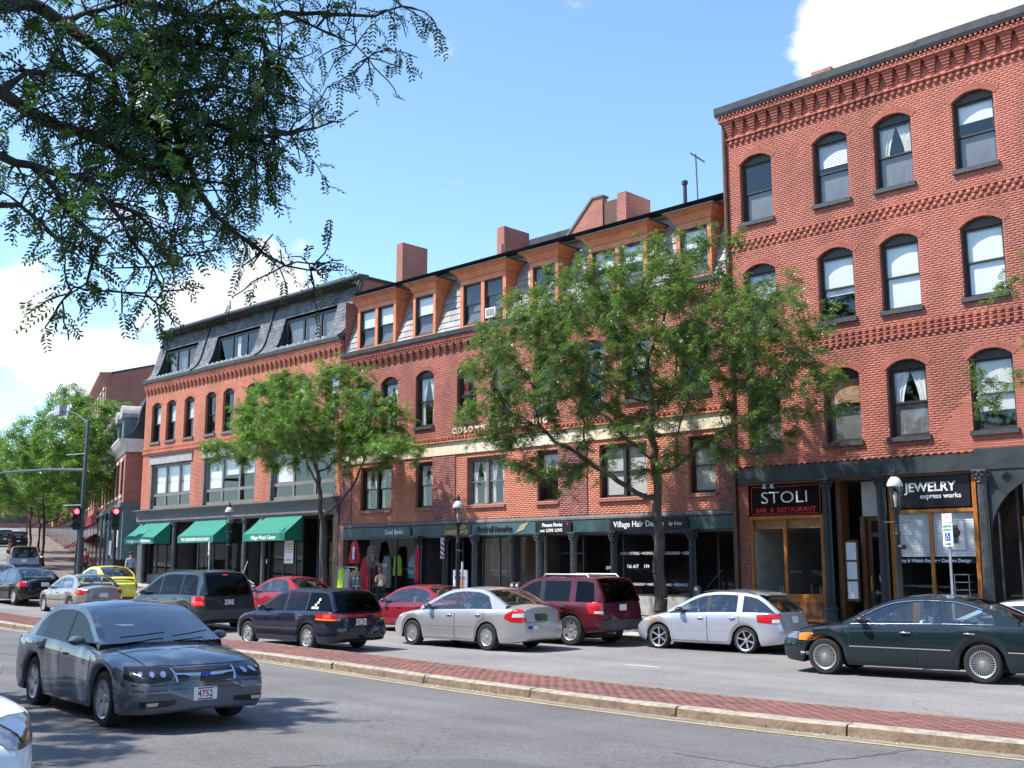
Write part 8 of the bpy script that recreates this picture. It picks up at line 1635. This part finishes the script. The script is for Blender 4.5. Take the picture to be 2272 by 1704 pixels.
# ---- bicycle, scooter
def bicycle(x, y, z, rz, label):
    r = empty('bicycle', (x, y, z), rz, label, 'bicycle'); I = Matrix()
    for cx in (-.52, .52): 
        w = MB(); w.tube([(cx + .33 * math.cos(a), 0, .34 + .33 * math.sin(a)) for a in [6.28319 * i / 24 for i in range(25)]], .018, 6); o = w.build('wheel', 'tyre', r, smooth=60); o.matrix_parent_inverse = I; q = MB()
        for k in range(8): a = 3.14159 * k / 8; q.tube([(cx - .32 * math.cos(a), 0, .34 - .32 * math.sin(a)), (cx + .32 * math.cos(a), 0, .34 + .32 * math.sin(a))], .003, 3)
        q.build('spokes', 'galvanised', o).matrix_parent_inverse = I
    m = MB()
    for a, b in (((-.52, .34), (-.15, .78)), ((-.52, .34), (-.08, .32)), ((-.08, .32), (-.17, .86)), ((-.08, .32), (.36, .78)), ((-.15, .78), (.36, .80)), ((.36, .88), (.52, .34))): m.tube([(a[0], 0, a[1]), (b[0], 0, b[1])], .017, 6)
    m.build('frame', 'sign_blue', r).matrix_parent_inverse = I; MB().tube([(.36, 0, .88), (.37, 0, .98)], .014, 6).tube([(.42, -.27, 1.0), (.36, -.1, .98), (.36, .1, .98), (.42, .27, 1.0)], .013, 6).build('handlebar', 'iron', r).matrix_parent_inverse = I; m = MB(); m.prism([(-.32, .88), (-.05, .90), (-.05, .92), (-.28, .94)], 'y', -.06, .06); m.build('saddle', 'tyre', r).matrix_parent_inverse = I
bicycle(-48.9, 15.2, base_z(-48.9) + .28, R(150), 'bicycle at the frame edge behind the black sedan'); bicycle(-17.0, 25.6, walk_z(-17, 25.6), R(15), 'bicycle leaning by the hair salon near the parking meter')
p = fs(46, 5.0); r = empty('scooter', tuple(p), HAF + R(60), 'bright red motor scooter parked on the hill', 'scooter'); I = Matrix()
for cx in (-.6, .6): MB().lathe([(.12, -.05), (.22, -.06), (.24, 0), (.22, .06), (.12, .05)], 20, (cx, 0, .24), 'y').build('wheel', 'tyre', r, smooth=50).matrix_parent_inverse = I
m = MB(); m.prism([(-.75, .45), (-.2, .35), (-.15, .3), (.3, .28), (.42, .9), (.5, .95), (.62, .4), (.3, .2), (-.3, .2), (-.85, .5), (-.8, .72), (-.2, .75), (-.15, .6), (-.2, .4)], 'y', -.17, .17); m.build('body', 'paint_red', r, smooth=30).matrix_parent_inverse = I; m = MB(); m.prism([(-.85, .73), (-.15, .76), (-.1, .82), (-.8, .84)], 'y', -.15, .15); m.build('seat', 'tyre', r).matrix_parent_inverse = I; MB().tube([(.44, -.3, 1.05), (.46, 0, 1.0), (.44, .3, 1.05)], .02, 6).build('handlebar', 'iron', r).matrix_parent_inverse = I
# ------------------------------------------------------------------ people on the sidewalk
def person(label, loc, rz, h, shirt, legs, hair, pose, bare=False, hair_long=False, skirt=False):
    """one continuous skin surface over a jointed skeleton, with clothes grown over the same joints"""
    k = h / 1.7; r = empty('person', loc, rz, label, 'person'); r.scale = (k,) * 3
    J = dict(pel=(0, 0, .95), waist=(0, 0, 1.10), chest=(.01, 0, 1.28), neck=(0, 0, 1.44), head0=(.015, 0, 1.53), head1=(.02, 0, 1.64),
             shl=(0, .16, 1.38), shr=(0, -.16, 1.38), ell=(-.02, .22, 1.12), elr=(-.02, -.22, 1.12), hal=(.04, .23, .88), har=(.04, -.23, .88), hil=(0, .09, .90), hir=(0, -.09, .90), knl=(.02, .10, .5), knr=(.02, -.10, .5), anl=(0, .10, .08), anr=(0, -.10, .08), tol=(.14, .11, .03), tor=(.14, -.11, .03)); J.update(pose)
    E = [('pel', 'waist'), ('waist', 'chest'), ('chest', 'neck'), ('neck', 'head0'), ('head0', 'head1'), ('chest', 'shl'), ('chest', 'shr'), ('shl', 'ell'), ('shr', 'elr'), ('ell', 'hal'), ('elr', 'har'), ('pel', 'hil'), ('pel', 'hir'), ('hil', 'knl'), ('hir', 'knr'), ('knl', 'anl'), ('knr', 'anr'), ('anl', 'tol'), ('anr', 'tor')]
    Rd = dict(pel=(.14, .10), waist=(.115, .085), chest=(.135, .095), neck=(.05, .05), head0=(.065, .075), head1=(.075, .085), shl=(.055, .055), shr=(.055, .055), ell=(.04, .04), elr=(.04, .04), hal=(.033, .022), har=(.033, .022), hil=(.085, .085), hir=(.085, .085), knl=(.055, .055), knr=(.055, .055), anl=(.038, .04), anr=(.038, .04), tol=(.04, .025), tor=(.04, .025))
    def grow_(name, keys, m, add=0., sub=2):
        ks = [q for q in Rd if q in keys]; me = bpy.data.meshes.new(name); me.from_pydata([J[q] for q in ks], [(ks.index(a), ks.index(b)) for a, b in E if a in keys and b in keys], []); me.materials.append(MATS[m]); o = link(name, me, r, local=True)
        md = o.modifiers.new('skin', 'SKIN'); md.use_smooth_shade = True; sv = me.skin_vertices[0].data
        for i, q in enumerate(ks): sv[i].radius = (Rd[q][0] + add, Rd[q][1] + add); sv[i].use_root = (i == 0)
        o.modifiers.new('sub', 'SUBSURF').levels = sub; o.modifiers['sub'].render_levels = sub; return o
    grow_('body', set(Rd), 'skin'); grow_('shirt', {'pel', 'waist', 'chest'} | (set() if bare else {'shl', 'shr', 'ell', 'elr'}), shirt, .014); grow_('trousers', {'pel', 'hil', 'hir', 'knl', 'knr', 'anl', 'anr'}, legs, .012)
    hx, hy, hz = J['head1']; m = MB(); m.lathe([(.085, -.03), (.094, .02), (.085, .06), (.05, .095), (0, .105)], 14)
    if hair_long: m.lathe([(.06, -.24), (.085, -.12), (.088, 0)], 14)
    for i, v in enumerate(m.v): m.v[i] = (v[0] * 1.08 + hx - .022, v[1] + hy, v[2] + hz)
    m.build('hair', hair, r, smooth=60).matrix_parent_inverse = Matrix()
    nb = MB(); nb.lathe([(0, -.02), (.012, -.008), (.008, .015), (0, .03)], 6, (hx + .085, hy, hz - .03)); nb.build('nose', 'skin', r).matrix_parent_inverse = Matrix()
    return r
mat('hair_auburn', (.16, .05, .025), .7, var=.2)
walk = dict(knl=(.14, .10, .52), anl=(.10, .10, .10), tol=(.24, .11, .04), knr=(-.02, -.10, .5), anr=(-.20, -.10, .12), tor=(-.08, -.11, .03), hal=(-.12, .24, .9), har=(.16, -.24, .92))
person('woman in a dark sleeveless top walking past the shop doors', (-35.0, 27.2, walk_z(-35, 27.2)), R(200), 1.66, 'cloth_dark', 'cloth_dark', 'hair_dark', walk, bare=True)
person('auburn-haired woman with bare shoulders looking down at her phone by the rack', (-32.9, 26.7, walk_z(-33, 26.7)), R(160), 1.62, 'cloth_white', 'cloth_dark', 'hair_auburn', dict(ell=(.02, .21, 1.13), elr=(.02, -.21, 1.13), hal=(.22, .06, 1.16), har=(.22, -.05, 1.17), head0=(.03, 0, 1.52), head1=(.055, 0, 1.62)), bare=True, hair_long=True)
person('pedestrian in a pale blue shirt walking away beside the control cabinet', (-52.2, 26.4, walk_z(-52, 26.4)), R(165), 1.78, 'cloth_blue', 'cloth_dark', 'hair_dark', walk)
p = fs(3.5, 1.6, .1); person('pedestrian in a red top further along the far sidewalk', tuple(p), HAF, 1.72, 'cloth_red', 'cloth_dark', 'hair_dark', walk)
